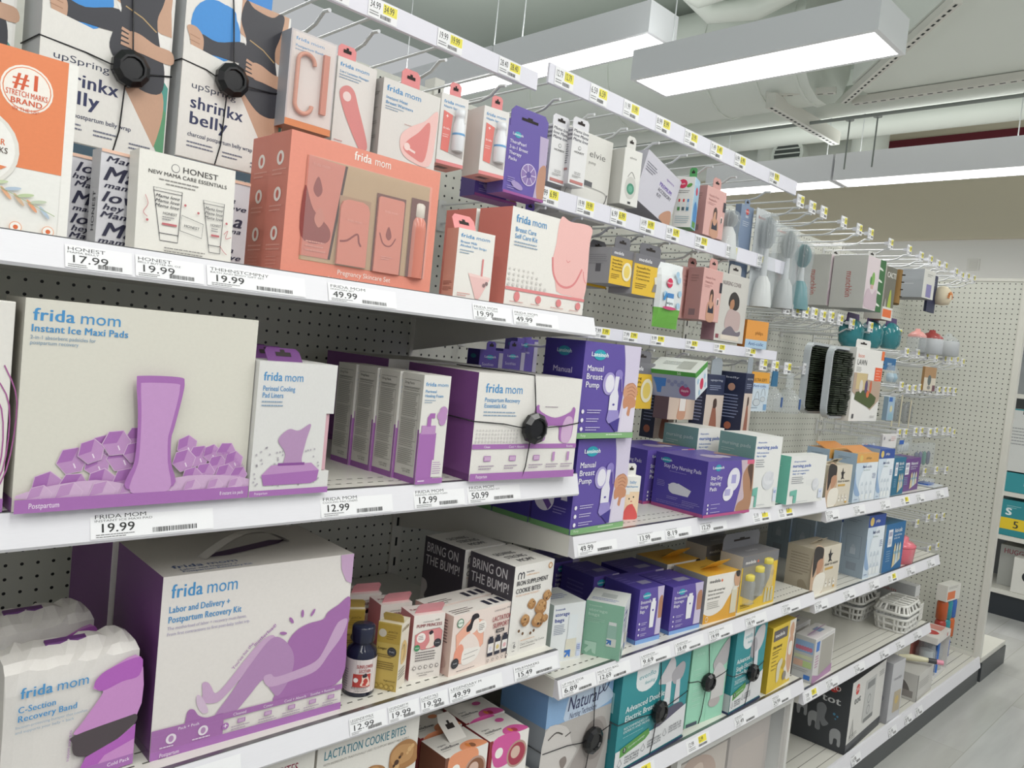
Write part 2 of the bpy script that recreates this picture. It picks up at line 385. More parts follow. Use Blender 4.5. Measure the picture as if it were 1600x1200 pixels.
def shelf(label, x0, x1, zt, zb, deckz, labels, slots=1, rim='#e2e1e6'):
    t = thing('shelf', label, 'shelf', (x0, 0, 0), 0); w = x1-x0
    m = MB(); m.box(.003, .006, deckz-.022, w-.003, BY-.008, deckz, 'steel_white')
    f = Face(m, (.003, 0, deckz), (1, 0, 0), (0, 1, 0), w-.006, BY)
    if slots:
        n = int(w/.02)
        for y in (.03, .06):
            for i in range(n): f.rect((i+.25)/n, 1-y/BY, (i+.75)/n, 1-(y+.003)/BY, '#57564fd'); f.l = .00025
    else:
        for y in (.03, .06, .09): f.rect(0, 1-y/BY, 1, 1-(y+.002)/BY, '#77756fd'); f.l = .00025
    m.obj('deck', t)
    m = MB(); m.prism([(.006, zt+.004), (-.002, zt+.004), (-.0125, zb), (-.010, zb-.004), (.006, zb-.002)], 'x', 0, w, rim); m.box(.001, -.0022, zt+.0042, w-.001, .006, zt+.0052, '#8f8f8fm'); m.obj('price_channel', t)
    for xx in (0, w-.0025):
        m = MB(); m.prism([(.006, deckz-.001), (.006, zb-.004), (.05, zb-.006), (.22, zb-.02), (BY-.008, zb-.075), (BY-.008, deckz-.001)], 'x', xx, xx+.0025, 'steel_white'); m.obj('bracket', t)
    for i, L in enumerate(labels):
        q = list(L[1:])
        while len(q) < 5: q.append(('', '', '', 0, .13)[len(q)])
        room = (labels[i+1][0] if i+1 < len(labels) else x1)-L[0]-.004; q[4] = min(q[4], room)
        pricelabel(t, L[0]-x0, zb+.001, zt-.001, *q)
    return t
# ================================================================== left bay: shelves and price labels
shelf('wide top shelf holding the orange gift sets, underside dark', 0.0, 1.209, 1.553, 1.523, 1.55,
      [(.262, '17.99', 'HONEST', 'MAMA BELLY'), (.338, '19.99', 'HONEST', 'BELLY BUTTER 4FL OZ', 0, .14), (.425, '19.99', 'THEHNSTCMPNY', 'BATH AND BODY GIFT SET', 0, .14), (.602, '49.99', 'FRIDA MOM', 'SKINCARE SET', 0, .12), (.882, '19.99', 'FRIDA MOM', 'ALCOHOL TEST STRIPS', 0, .09), (.978, '49.99', 'FRIDA MOM', 'BREAST CARE KIT', 0, .12)])
shelf('shelf with the ice pad carton and purple striped cartons', 0.0, 1.209, 1.24, 1.205, 1.245,
      [(.31, '19.99', 'FRIDA MOM', 'INSTANT ICE MAXI PAD', 0, .15), (.622, '12.99', 'FRIDA MOM', 'COOLING PAD LINERS'), (.795, '12.99', 'FRIDA MOM', 'PERINEAL HEALING FOAM', 0, .11), (.912, '50.99', 'FRIDA MOM', 'FRIDA MOM RECOVERY KIT', 0, .13)])
shelf('shelf with the big delivery kit carton and cookie box', 0.0, 1.209, .877, .848, .88,
      [(.40, '99.99', 'FRIDAMOM', 'LABOR DELIVERY KIT'), (.71, '12.99', 'LEGENDRYMILK', 'HERBAL SUPPLEMENTS', 0, .1), (.785, '19.99', 'LEGENDARY M', 'MILK SUPPLEMENT', 0, .065), (.852, '19.99', 'LUNDY MLS', 'MILK SUPPLEMENT', 0, .062), (.916, '49.99', 'LEGENDARY M', 'LACTATION SUPPORT', 0, .13), (1.078, '15.49', 'MILKMAKERS', 'COOKIES AND BARS', 0, .125)])
shelf('lowest shelf of the left bay under the cookie boxes', 0.0, 1.209, .612, .58, .615, [])

FB, FG, WH, INK = '#4a93ca', '#8fa6bd', '#e9e6e0', '#3a3a44'
V1, V2, V3, V4 = '#a86fb2', '#bd90c1', '#cfaecf', '#683877'
OR, ORD, PK, PKL = '#e6937f', '#c55f55', '#e0898a', '#f0bdb8'
def frida(f, u, v, h, w, k=FB, k2=None):
    f.text('frida', u, v, h, k, 2, width=w*.46); f.text('mom', u+w*.51, v, h, k2 or k, 0, width=w*.49)

# ---- top shelf
b = Box(.29, .205, .09, '#f0efea', R='#f4f2ee')
f = b.F; f.rect(0, 0, .965, .62, '#e98a5c'); f.rect(.965, 0, 1, 1, '#f3f1ec')
f.ell(.83, .2, .125, '#f6efe6'); f.ell(.83, .2, .115, '#e98a5c'); f.ell(.83, .2, .11, '#f6efe6')
f.text('#1', .83, .2, .085, '#d9603a', 2, 'c'); f.text('STRETCH MARKS', .83, .245, .03, '#d9603a', 2, 'c', width=.14); f.text('BRAND', .83, .285, .03, '#d9603a', 2, 'c'); f.text('IN THE US*', .83, .32, .018, '#d9603a', 0, 'c')
f.ell(.67, .55, .21, '#e7e4dd'); f.ell(.67, .55, .19, '#f5f3ee'); f.ell(.67, .42, .035, '#e2703f', .018); f.rect(.61, .43, .74, .475, '#4a3a34'); f.text('COCOA BUTTER', .675, .462, .02, '#f3efe8', 1, 'c', width=.11)
f.text('TUMMY BUTTER', .67, .52, .032, '#e2703f', 1, 'c', width=.2); f.text('for', .56, .56, .014, INK); f.text('STRETCH MARKS', .68, .562, .03, '#5b4a42', 1, 'c', width=.2)
f.poly([(.55, .6), (.78, .63), (.75, .66), (.58, .65)], '#e98a5c'); f.poly([(.58, .65), (.76, .66), (.72, .71), (.63, .71)], '#8fb84e')
f.text('ly', .5, .84, .1, '#e06a3c', 0, shear=.25, al='r', sx=.9); f.text('BUTTER', .5, .73, .05, '#f3efe8', 2, 'r'); f.blob([(.3, .66), (.51, .66), (.53, .76), (.3, .74)], '#3c302d'); f.text('BUTTER', .52, .73, .04, '#f3efe8', 2, 'r')
f.text('KIT', .55, .89, .022, INK, 1, 'r')
for i, k in enumerate(('#c9d6b0', '#e6b08a', '#b6c7d8', '#d8b89a', '#bfcfa4', '#e8a27a', '#c6d0b8', '#b6c7d8')):
    f.ell(.76+.022*i, .735+.012*i+(.02 if i % 2 else -.02), .04, k, .009, rot=-50 if i % 2 else 12)
f.line([(.74, .73), (.95, .85)], .004, '#a9b890')
for i, t in enumerate(('SKIN', 'DERM', 'MADE', 'TESTED')):
    f.ell(.6+.11*i, .93+.01, .03, '#f0b491'); f.ell(.6+.11*i, .94, .026, '#faf6f0'); f.ell(.6+.11*i, .94, .012, '#e0703f')
at(b.done('gift_carton', 'orange and white belly butter kit carton cut off by the left picture edge'), -.02, .02, 1.55)

# stretch wrap cartons hung in the upper left
def wrap_box(label, x, y, z, deg, name='belly_wrap_carton'):
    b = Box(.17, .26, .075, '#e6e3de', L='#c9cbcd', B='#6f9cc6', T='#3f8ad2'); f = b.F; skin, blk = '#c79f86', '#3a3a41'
    f.poly([(.35, 0), (.62, .33), (.98, .9), (.98, .55), (.98, 0)], '#eceae6'); f.poly([(.74, .45), (.99, .62), (.99, .97), (.95, .97), (.6, .5)], '#5d9a72'); f.poly([(.78, .42), (.99, .58), (.99, .72), (.74, .5)], '#4f9a8e')
    f.ell(.28, .24, .15, '#3f8fd8', .17); f.blob([(.4, .36), (.12, .22), (.2, .1), (.45, .1)], '#3f8fd8')
    f.poly(smooth([(.52, .52), (.74, .6), (.93, .6), (.96, .75), (.88, .97), (.8, .97), (.7, .78), (.58, .62)], 4), skin)
    f.poly([(.5, 0), (.98, 0), (.97, .16), (.99, .3), (.9, .3), (.5, .2)], skin)
    f.poly(smooth([(.54, 0), (.62, .03), (.8, .04), (.88, 0), (.93, .02), (.9, .14), (.86, .24), (.9, .38), (.95, .5), (.93, .62), (.76, .63), (.6, .55), (.5, .46), (.52, .36), (.57, .24), (.5, .12)], 4), blk)
    f.line([(.6, .22), (.74, .25), (.86, .3)], .007, '#b79a6a')
    f.poly(smooth([(.14, .29), (.3, .3), (.55, .25), (.58, .36), (.3, .38), (.16, .38)], 4), blk); f.blob([(.02, .27), (.1, .26), (.17, .31), (.16, .4), (.08, .4), (.05, .33)], skin)
    for i in range(3): f.line([(.05, .31+.03*i), (.14, .32+.028*i)], .004, '#a57c62')
    f.poly(smooth([(1, .38), (.86, .37), (.72, .34), (.64, .35), (.66, .43), (.76, .44), (1, .45)], 4), skin)
    for i in range(4): f.line([(.7, .36+.022*i), (.58, .34+.026*i)], .016, skin)
    f.poly([(0, .36), (.4, .4), (.97, .995), (0, .995)], '#e6e3de')
    f.text('upSpring', .09, .6, .036, '#2f3550', 0, width=.42); f.text('shrinkx', .09, .71, .07, '#2b3158', 2, width=.5); f.text('belly', .09, .8, .07, '#2b3158', 2, width=.36)
    f.text('charcoal postpartum belly wrap', .09, .87, .024, '#2b3158', 1, width=.62); f.micro(.09, .9, .36, 2, .022, '#6d7184'); f.micro(.42, .91, .64, 2, .022, '#6d7184', seed=4); f.micro(.7, .93, .88, 2, .022, '#6d7184', seed=6)
    b.tabup(.2, .8, .05, '#3f8ad2', .002)
    return at(b.done(name, label, group='hanging belly wrap cartons'), x, y, z, deg)
wb1 = wrap_box('belly wrap carton with blue circle, left one of the tagged pair at upper left', .27, .2, 1.70, 3)
wb2 = wrap_box('belly wrap carton with blue circle, right one beside the copper band carton', .452, .2, 1.715, 3)
wb3 = wrap_box('belly wrap carton mostly off the left picture edge, behind the orange kit', .08, .23, 1.70, 3)

# printed pouches behind the white card carton
def script(f, rows, k='#33334a', seed=1, u0=.02, u1=.98):
    v, i = .04, seed
    seq = (('love', .105, .62), ('hey mama', .06, .8), ('Mama love', .06, .96), ('Mama', .14, .94), ('mama & ma', .055, .9))
    while True:
        t, h, w = seq[i % 5]; v += h*1.28; i += 1
        if v > .99: break
        f.text(t, u0+(.03 if i % 2 else 0), v, h, k, 2, width=w*(u1-u0)-.02, shear=.3)
def pouch(label, x, y, z, deg, w=.1, h=.15):
    b = Box(w, h, .025, '#dddce2', L='#c9c9cf'); f = b.F; script(f, 10, seed=int(x*1000))
    f.blob([(.4, .5), (.5, .53), (.6, .5), (.5, .56)], '#f0b69a'); f.blob([(.4, .9), (.5, .93), (.6, .9), (.5, .96)], '#f0b69a')
    f.rect(0, 0, 1, .03, '#f1c9b4'); b.L.text('HONEST', .7, .8, .5*.12, INK, 1, ang=90, width=2.0)
    return at(b.done('printed_pouch', label, 'pouch', 'script printed pouches'), x, y, z, deg)
pouch('script printed pouch standing left of the white card carton, nearer one', .312, .06, 1.55, 6, .095, .127)
pouch('script printed pouch behind the other one beside the orange kit', .29, .10, 1.55, 8, .085, .12)
pouch('script printed pouch squeezed between white card carton and orange gift set', .43, .09, 1.55, 0, .09, .13)
b = Box(.125, .132, .03, '#e9e6df'); f = b.F
f.ell(.36, .115, .04, INK); f.ell(.36, .115, .035, '#e9e6df'); f.text('HONEST', .43, .14, .055, '#4a4746', 1, width=.38); f.text('NEW MAMA CARE ESSENTIALS', .5, .205, .036, '#4a4746', 1, 'c', width=.82)
f.micro(.2, .24, .82, 1, .03, '#8a8784'); f.micro(.27, .275, .74, 1, .03, '#8a8784')
def tube_art(u0, u1, v0, v1):
    f.line([(u0, v0), (u1, v0), (u1-.02, v1-.06), (u1-.02, v1), (u0+.09, v1), (u0+.08, v1-.06)], .006, INK, True); f.line([(u0+.08, v1-.07), (u1-.02, v1-.07)], .006, INK); f.line([(u0, v0+.03), (u1, v0+.03)], .005, INK)
    for i in range(3): f.text('Mama love', u0+.02, v0+.085+.045*i, .03, INK, 1, width=(u1-u0)*.84, shear=.3)
    f.text('HONEST', (u0+u1)/2+.03, v0+.24, .024, INK, 1, 'c', width=(u1-u0)*.5); f.rect(u0+.1, v0+.32, u1-.04, v0+.34, '#c06a70'); f.micro(u0+.1, v0+.26, u1-.05, 2, .022, '#77747a')
tube_art(.15, .44, .33, .82); tube_art(.66, .89, .36, .86); f.line([(.44, .55), (.67, .6), (.66, .74), (.43, .7)], .005, INK, True); f.text('HONEST', .55, .66, .025, INK, 1, 'c', width=.16, ang=-4)
for q in (((.07, .42), (.1, .5), (.06, .58), (.1, .62)), ((.9, .66), (.94, .62), (.92, .7), (.98, .68)), ((.86, .78), (.9, .83), (.94, .86))): f.line(q, .007, '#c98a8c', sm=5)
for u, v in ((.1, .65), (.47, .45), (.61, .5), (.92, .55)): f.ell(u, v, .012, '#c06a70')
f.micro(.28, .88, .74, 3, .03, '#8a8784', seed=9)
at(b.done('care_carton', 'white card carton with line drawn tubes, leaning in front of printed pouches'), .345, .02, 1.55, 2, (-3, 0))

# orange skincare gift sets
def skin_set(label, x, y, z, open_=True):
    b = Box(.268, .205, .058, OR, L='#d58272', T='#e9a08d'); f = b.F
    for i, v in enumerate((.18, .43, .7)):
        b.L.ell(.55, v, .05, '#f3e9e2'); b.L.ell(.55, v, .02, '#c9685a', .03); b.L.micro(.2, v+.075, .9, 2, .03, '#e6a596', seed=i)
    b.L.micro(.25, .86, .85, 4, .024, '#dd9585')
    if open_:
        f.rect(.1, .14, .93, .86, '#b89a78')
        f.text('frida', .5, .085, .062, '#f7efe8', 2, 'r', width=.115); f.text('mom', .52, .085, .062, '#f7efe8', 0, width=.115)
        f.text('Pregnancy Skincare Set', .52, .925, .036, '#f7efe8', 0, 'c', width=.36); f.text('Body + belly essentials for pregnancy through postpartum', .52, .965, .018, '#f3dcd2', 0, 'c', width=.47)
        f.poly([(.1, .14), (.335, .15), (.275, .83), (.1, .83)], '#cc7c6c'); f.poly([(.335, .15), (.35, .15), (.287, .83), (.272, .83)], '#4a2e2ad')
        f.blob([(.1, .35), (.16, .5), (.27, .62), (.25, .72), (.1, .7)], '#8e3f3a'); f.blob([(.175, .27), (.205, .36), (.18, .41), (.15, .36)], '#8e3f3a'); f.blob([(.2, .48), (.23, .56), (.2, .62), (.17, .56)], '#c98070')
        f.text('frida mom', .14, .2, .025, '#dd9a8c', 0, width=.1); f.micro(.13, .72, .26, 3, .03, '#d59284')
        f.rect(.315, .36, .52, .85, '#a9866a'); f.rect(.555, .28, .76, .86, '#6d3f38'); f.rect(.8, .25, .93, .86, '#6a3a34')
    o = b.done('skincare_gift_set', label, 'gift set', 'orange gift sets', 0)
    if open_:
        for nm, u0, u1, v0, v1, r, cap in (('bar_pack', .32, .51, .38, .85, .25, 0), ('cream_tube', .565, .745, .3, .86, .08, 0)):
            m = MB(); x0, x1, z0, z1 = u0*.268, u1*.268, (1-v1)*.205, (1-v0)*.205; rr = (x1-x0)*r
            out = [(x0, z0), (x1, z0), (x1, z1-rr), (x1-rr*.3, z1-rr*.3), (x1-rr, z1), (x0+rr, z1), (x0+rr*.3, z1-rr*.3), (x0, z1-rr)]
            m.prism(out, 'y', -.0045, -.0008, '#d28270'); g = Face(m, (x0, -.0045, z0), (1, 0, 0), (0, 0, 1), x1-x0, z1-z0)
            if nm == 'bar_pack':
                g.line([(.05, .65), (.3, .62), (.62, .5), (.7, .62), (.78, .68)], .03, '#8e3f3a', sm=4); g.text('frida mom', .5, .33, .04, '#e6a898', 0, 'c', width=.5)
            else:
                g.blob([(.45, .38), (.58, .5), (.48, .56), (.36, .5)], '#8e3f3a'); g.line([(.12, .48), (.25, .6), (.42, .64), (.6, .62), (.75, .52)], .018, '#8e3f3a', sm=4); g.text('frida mom', .5, .2, .035, '#e6a898', 0, 'c', width=.5); g.micro(.25, .78, .75, 2, .03, '#dd9a8c')
            m.obj(nm, o, .0006)
        m = MB(); c = (.872*.268, .006, .14*.205); m.lathe([(.0158, 0), (.0158, .078), (.0145, .09), (.011, .096)], '#d28270p', c, 20); m.obj('spray_can', o)['label'] = 'orange spray can with clear cap'
        m = MB(); m.lathe([(.0105, .096), (.0115, .098), (.0115, .116), (.009, .119), (0, .119)], '#d9cfc2p', c, 18); m.obj('spray_cap', o)
        m = MB(); m.poly([(.1*.268, -.006, .14*.205), (.93*.268, -.006, .14*.205), (.93*.268, -.006, .86*.205), (.1*.268, -.006, .86*.205)], 'film'); 
        m.obj('window_film', o)
    return at(o, x, y, z)
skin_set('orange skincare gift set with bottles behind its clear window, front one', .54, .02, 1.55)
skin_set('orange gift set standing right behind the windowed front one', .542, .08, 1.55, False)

# test strips and breast care kits
b = Box(.082, .125, .032, '#ece9e3', L='#d9a898'); f = b.F
frida(f, .07, .115, .05, .8); f.text('Breast Milk', .07, .19, .032, FB, 1, width=.45); f.text('Alcohol Test Strips', .07, .24, .032, FB, 1, width=.72); f.micro(.07, .28, .5, 2, .035, FG)
f.poly([(.35, .58), (.97, .6), (.94, .64), (.72, .9), (.6, .92)], '#edc4c0'); f.poly([(.35, .58), (.97, .6), (.95, .63), (.39, .62)], '#f3d3ce'); f.rect(.7, .36, .74, .6, PK); f.rect(.65, .86, .69, .96, '#edc4c0')
f.ell(.8, .72, .028, '#8c7474'); f.ell(.87, .69, .028, '#8c7474'); f.micro(.1, .86, .5, 2, .03, '#dca09a'); f.rect(0, .93, 1, 1, PK); f.text('Postpartum', .06, .98, .025, '#fbe9e6', 1, width=.25)
b.L.rect(0, .93, 1, 1, '#d0746c'); b.L.micro(.1, .72, .9, 3, .02, '#8a5850'); b.L.micro(.1, .8, .9, 3, .02, '#8a5850', seed=4)
b.tabup(.18, .78, .03, PK, .03, .5)
at(b.done('test_strip_carton', 'small white carton with pink cocktail glass, in front of the breast care kit'), .858, .02, 1.55, -2)
def kit(label, x, y, z):
    b = Box(.222, .187, .088, '#ece9e3', L='#d47f75', T='#f0ece6'); f = b.F
    f.blob([(.58, .0), (.72, 0), (1, 0), (1, .2), (1, .74), (.8, .76), (.64, .74), (.6, .6), (.56, .45)], PKL); f.poly([(.6, .0), (1, 0), (1, .74), (.62, .74), (.53, .42)], PKL)
    f.line([(.53, .4), (.56, .56), (.64, .66), (.75, .68), (.85, .62), (.93, .46)], .024, PK, sm=5); f.line([(.95, .48), (.97, .56), (1, .6)], .012, PK, sm=4); f.line([(.71, .4), (.73, .42), (.76, .4)], .008, PK, sm=4)
    frida(f, .05, .14, .075, .37); f.text('Breast Care', .05, .23, .045, FB, 1, width=.25); f.text('Self Care Kit', .05, .295, .045, FB, 1, width=.27); f.micro(.05, .325, .36, 2, .03, FG)
    for i in range(4):
        for j in range(9-i): f.ell(.03+.055*j, .745-.05*i, .017-.002*i, '#d3cfcb', n=10); f.l -= .00006
    f.l += .0001
    f.rect(0, .77, 1, .8, PK); f.text('Pack', .1, .793, .018, '#fff', 1) if 0 else None
    for i in range(4): f.ell(.14+.26*i, .855, .04, PK, .04 if i else .05); f.micro(.06+.25*i, .905, .23+.25*i, 1, .02, '#d09a98', seed=i)
    f.rect(0, .945, 1, 1, PK); f.text('Postpartum', .04, .985, .022, '#fbe9e6', 1, width=.1)
    return at(b.done('breast_care_kit', label, 'carton', 'pink sided kits'), x, y, z)
kit('white and pink kit carton with salmon side at the right end of the top shelf', .988, .03, 1.55)
kit('salmon sided kit carton standing right behind the front one', .985, .125, 1.55)

# ---- hung above the top shelf
b = Box(.083, .15, .055, '#c9c3c4', L='#a9abb2', B='#b0643f', T='#dcdad8'); f = b.F
f.rect(.03, .02, .97, .93, '#d8cfcb'); frida(f, .1, .1, .035, .62); f.text('Postpartum Bands', .1, .17, .025, FB, 1, width=.62); f.micro(.1, .19, .6, 1, .03, FG); f.rect(0, .93, 1, 1, '#d98a5a')
o = b.done('band_carton', 'clear fronted hanging carton with two copper bands, next to the belly wrap', bevel=0)
m = MB(); m.tube([(.028+.015*math.cos(t*PI/12), -.004, .07+(.032 if 0 <= t < 12 else -.032)+.015*math.sin(t*PI/12)) for t in range(25)], .0035, '#cf8f78', 8); m.obj('loop_band', o)
m = MB(); m.box(.058, -.007, .03, .068, -.001, .125, '#c67c66'); m.obj('flat_band', o)
m = MB(); m.poly([(.003, -.009, .01), (.08, -.009, .01), (.08, -.009, .147), (.003, -.009, .147)], 'film'); m.obj('window_film', o)
at(o, .607, .175, 1.80)
b = Box(.08, .15, .03, '#e0dcd8', L='#bfbdbb'); f = b.F; frida(f, .06, .1, .045, .75); f.text('2-in-1 Lactation Massager', .06, .17, .026, FB, 1, width=.75); f.micro(.06, .19, .7, 2, .03, FG)
f.blob([(.1, .4), (.25, .3), (.45, .33), (.6, .5), (.9, .88), (.85, .98), (.72, .98), (.3, .65)], '#d98a88'); f.ell(.29, .42, .055, '#ecd6d2'); f.micro(.06, .93, .3, 2, .03, '#d09a98'); b.tabup(.0, .45, .022, PK, .002)
at(b.done('massager_carton', 'hanging white carton with long pink massager, behind the orange gift set'), .717, .215, 1.80)
b = Box(.13, .138, .05, '#dedbd7', L='#aca9a6', T='#9a8d84'); f = b.F; frida(f, .06, .15, .075, .6); f.text('Instant Heat', .06, .25, .04, FB, 1, width=.37); f.text('Breast Warmers', .06, .315, .04, FB, 1, width=.47); f.micro(.06, .34, .42, 2, .03, FG)
f.blob([(.97, .2), (.97, .55), (.9, .95), (.55, .95), (.38, .85), (.36, .66), (.5, .52), (.75, .38)], '#eec4bf'); f.blob([(.82, .38), (.86, .5), (.8, .9), (.6, .9), (.42, .82), (.48, .7), (.66, .55)], '#dd8682'); f.ell(.48, .78, .05, '#f3d9d4'); f.line([(.5, .8), (.63, .83)], .03, '#f3d9d4'); f.micro(.4, .5, .6, 1, .02, '#c9938f')
for v in (.12, .32, .5, .68): b.L.ell(.45, v, .03, '#94918f'); b.L.micro(.2, v+.05, .85, 2, .025, '#87847f', seed=int(v*50))
b.tabup(.3, .62, .03, PK, .002)
at(b.done('warmer_carton', 'hanging white carton with pink breast shape, above the orange gift set'), .803, .2, 1.80)
def spray(label, x, y, z, deg):
    b = Box(.062, .135, .062, '#e3e0dd', L='#d9d6d2', B='#e69a90', R='#e6b4ac'); f = b.F; frida(f, .1, .13, .045, .78); f.text('Nipple Spray', .1, .19, .03, FB, 1, width=.6); f.rect(0, .95, 1, 1, PK)
    f.poly([(.12, .24), (.95, .34), (.95, .86), (.12, .8)], '#b9b2b0'); f.poly([(.12, .24), (.46, .28), (.4, .82), (.12, .8)], '#e27a72'); f.text('+', .2, .34, .06, '#fff4f0', 2); f.text('frida', .15, .5, .03, '#fbe9e6', 1, width=.24); f.micro(.15, .57, .4, 2, .03, '#f6cdc6'); b.B.bars(.25, .3, .7, .6, '#6b6060', 18); b.B.rect(.22, .66, .72, .7, '#e8e0dc')
    o = b.done('spray_carton', label, group='hanging spray cartons', bevel=0)
    m = MB(); m.lathe([(.0115, .0), (.013, .003), (.013, .05), (.0095, .06), (.0095, .066), (.0105, .067), (.0105, .08), (0, .083)], '#e9ebefp', (.044, -.002, .03), 18); bo = m.obj('spray_bottle', o); g = MB(); g.lathe([(.0133, .03), (.0133, .034)], '#6fa7d6', (.044, -.002, .03), 18); g.obj('blue_band', bo)
    m = MB(); fb = Face(m, (0, 0, 0), (1, 0, 0), (0, 0, 1), .062, .135); 
    b2 = Box.__new__(Box); b2.w, b2.h, b2.mb = .062, .135, m; b2.tabup(.3, .72, .026, PK, .003); m.obj('hang_tab', o)
    return at(o, x, y, z, deg)
spray('hanging windowed spray carton next to the purple therapy carton', 1.045, .2, 1.822, -8)
spray('hanging windowed spray carton deeper in, right of the breast warmer carton', .955, .225, 1.825, -8)
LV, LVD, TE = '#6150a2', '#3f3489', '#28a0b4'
def lans(f, u, v, w, h=None): f.ell(u+w/2, v, w/2/f.a, TE, (h or w*.42/2/f.a)); f.text('Lansinoh', u+w/2, v+.018, .045, '#f2f6f8', 1, 'c', width=w*.74)
b = Box(.12, .137, .05, LV, L=LV, B='#8f4792', T=LV); f = b.F; f.poly([(.78, 0), (1, 0), (1, 1), (.74, 1), (.82, .5)], '#b9aac8'); f.blob([(.84, .5), (1, .45), (1, .92), (.88, 1), (.8, .8)], '#b98a72')
f.ell(.24, .1, .07, TE, .045); f.text('Lansinoh', .24, .115, .04, '#eef4f6', 1, 'c', width=.26)
for i, t in enumerate(('TheraPearl', '3-in-1 Breast', 'Therapy', 'Packs')): f.text(t, .06, .24+.085*i, .05, '#eeeaf6', 1, width=(.4, .45, .3, .2)[i])
f.ell(.58, .64, .17, '#cfc2e0'); f.ell(.58, .64, .155, '#8a72ad')
for i in range(7): f.line([(.58+.05*math.cos(i*.9)*f.a, .64-.05*math.sin(i*.9)), (.58+.155*math.cos(i*.9)*f.a, .64-.155*math.sin(i*.9))], .012, '#d9cfe6')
f.ell(.58, .64, .05, '#5f4d96'); f.ell(.32, .85, .13, '#a593c2', .05, rot=-15)
f.micro(.08, .75, .28, 3, .03, '#a79ad0'); f.micro(.08, .88, .3, 2, .03, '#a79ad0'); f.rect(0, .96, 1, 1, '#9a4f93'); b.L.ell(.5, .1, .05, TE, .03); b.L.micro(.15, .18, .85, 5, .03, '#a79ad0'); b.L.rect(.2, .36, .75, .5, '#cfcbd8'); b.L.micro(.15, .55, .85, 5, .03, '#a79ad0')
b.tabup(.06, .98, .045, LV, .003)
th = at(b.done('therapy_pack_carton', 'hanging purple therapy pack carton with round segmented pack picture, front one'), 1.115, .2, 1.80, -1)
dup(th, 1.10, .27, 1.795, -3, 'hanging purple therapy pack carton behind the front one')

# ---- second shelf
b = Box(.24, .235, .09, '#e3e0da'); f = b.F
for i in range(6):
    d = .05*i; f.line([(.72+d, .45-d*.6), (.88+d*.6, .55-d*.3), (.93+d*.3, .8), (.82+d*.4, .98)], .006, '#a85f98', sm=4)
f.rect(0, .935, 1, 1, V1); at(b.done('swirl_carton', 'white carton with purple line swirls cut off by the left picture edge'), -.02, .0, 1.245)
b = Box(.276, .241, .085, '#dad7cc', L='#cbc7bd', T='#d3d0c6'); f = b.F
frida(f, .028, .1, .058, .34); f.text('Instant Ice Maxi Pads', .024, .152, .034, FB, 2, width=.375); f.text('2-in-1 absorbent padsicles for', .024, .187, .018, '#7f9db8', 0, width=.245); f.text('postpartum recovery', .024, .212, .018, '#7f9db8', 0, width=.18)
def cube(u, v, r, a, c1=V1, c2=V2):
    r *= 1.22; hx = [(u+r*math.cos(math.radians(60*i+a))*f.a, v-r*math.sin(math.radians(60*i+a))) for i in range(6)]
    o2 = [(u+(p[0]-u)*1.06, v+(p[1]-v)*1.06) for p in hx]; f.poly(o2, '#d7bcd6'); f.poly(hx, c2); f.poly([(u, v)]+[hx[1], hx[2], hx[3]], c1); f.poly([(u, v), hx[3], hx[4], hx[5]], V2 if c1 == V1 else V3)
    f.line([(u+.1*r*f.a, v+.2*r), (u+.25*r*f.a, v+.55*r)], .006, '#ead9ea')
for (u, v, r, a) in ((.33, .70, .05, 15), (.47, .66, .05, 0), (.21, .765, .055, 10), (.31, .785, .05, 25), (.41, .755, .06, 5), (.12, .88, .055, 20), (.22, .89, .055, 0), (.33, .875, .055, 20), (.43, .87, .05, 10), (.28, .72, .05, 20), (.38, .68, .055, 5), (.46, .73, .045, 12),
                     (.69, .70, .045, 25), (.75, .76, .05, 5), (.68, .78, .05, 15), (.81, .745, .04, 20), (.88, .74, .045, 0), (.84, .81, .045, 10), (.92, .79, .045, 20), (.78, .85, .045, 5), (.72, .87, .045, 15), (.88, .86, .045, 12), (.95, .87, .04, 0)): cube(u, v, r, a)
f.poly(smooth([(.07, .94), (.08, .89), (.3, .86), (.5, .9), (.7, .86), (.95, .88), (.985, .94)], 4), V3)
for u, w in ((.09, .07), (.2, .08), (.33, .08), (.44, .06), (.53, .05), (.62, .05), (.72, .06), (.83, .06), (.93, .055)): cube(u, .925, w*.62, 12, V2, V3)
f.poly(smooth([(.435, .36), (.455, .335), (.62, .335), (.645, .36), (.64, .44), (.615, .6), (.605, .66), (.612, .78), (.63, .91), (.425, .91), (.45, .78), (.455, .66), (.45, .52)], 4), V1)
f.poly(smooth([(.455, .39), (.47, .37), (.61, .37), (.625, .39), (.62, .46), (.598, .6), (.59, .66), (.597, .78), (.612, .93), (.445, .93), (.468, .78), (.47, .66), (.465, .52)], 4), '#c597c9')
f.rect(0, .935, 1, 1, V1); f.text('Postpartum', .05, .98, .026, '#ece0ee', 1, width=.115); f.text('8 instant ice pads', .975, .975, .02, '#ece0ee', 1, 'r', width=.12)
for i, (t, u, v, a) in enumerate((('Get your', .755, .735, 0), ('vagina', .833, .737, -12), ('on', .893, .755, -40), ('the', .91, .775, -65), ('rocks', .925, .8, -35))): f.text(t, u, v, .02, V1, 2 if i == 1 else 0, ang=a, width=(.07, .055, .02, .025, .045)[i])
b.L.rect(0, .935, 1, 1, '#8a5596')
at(b.done('ice_pad_carton', 'large white carton with tall purple pad rising from ice cubes'), .228, -.004, 1.245, .5)
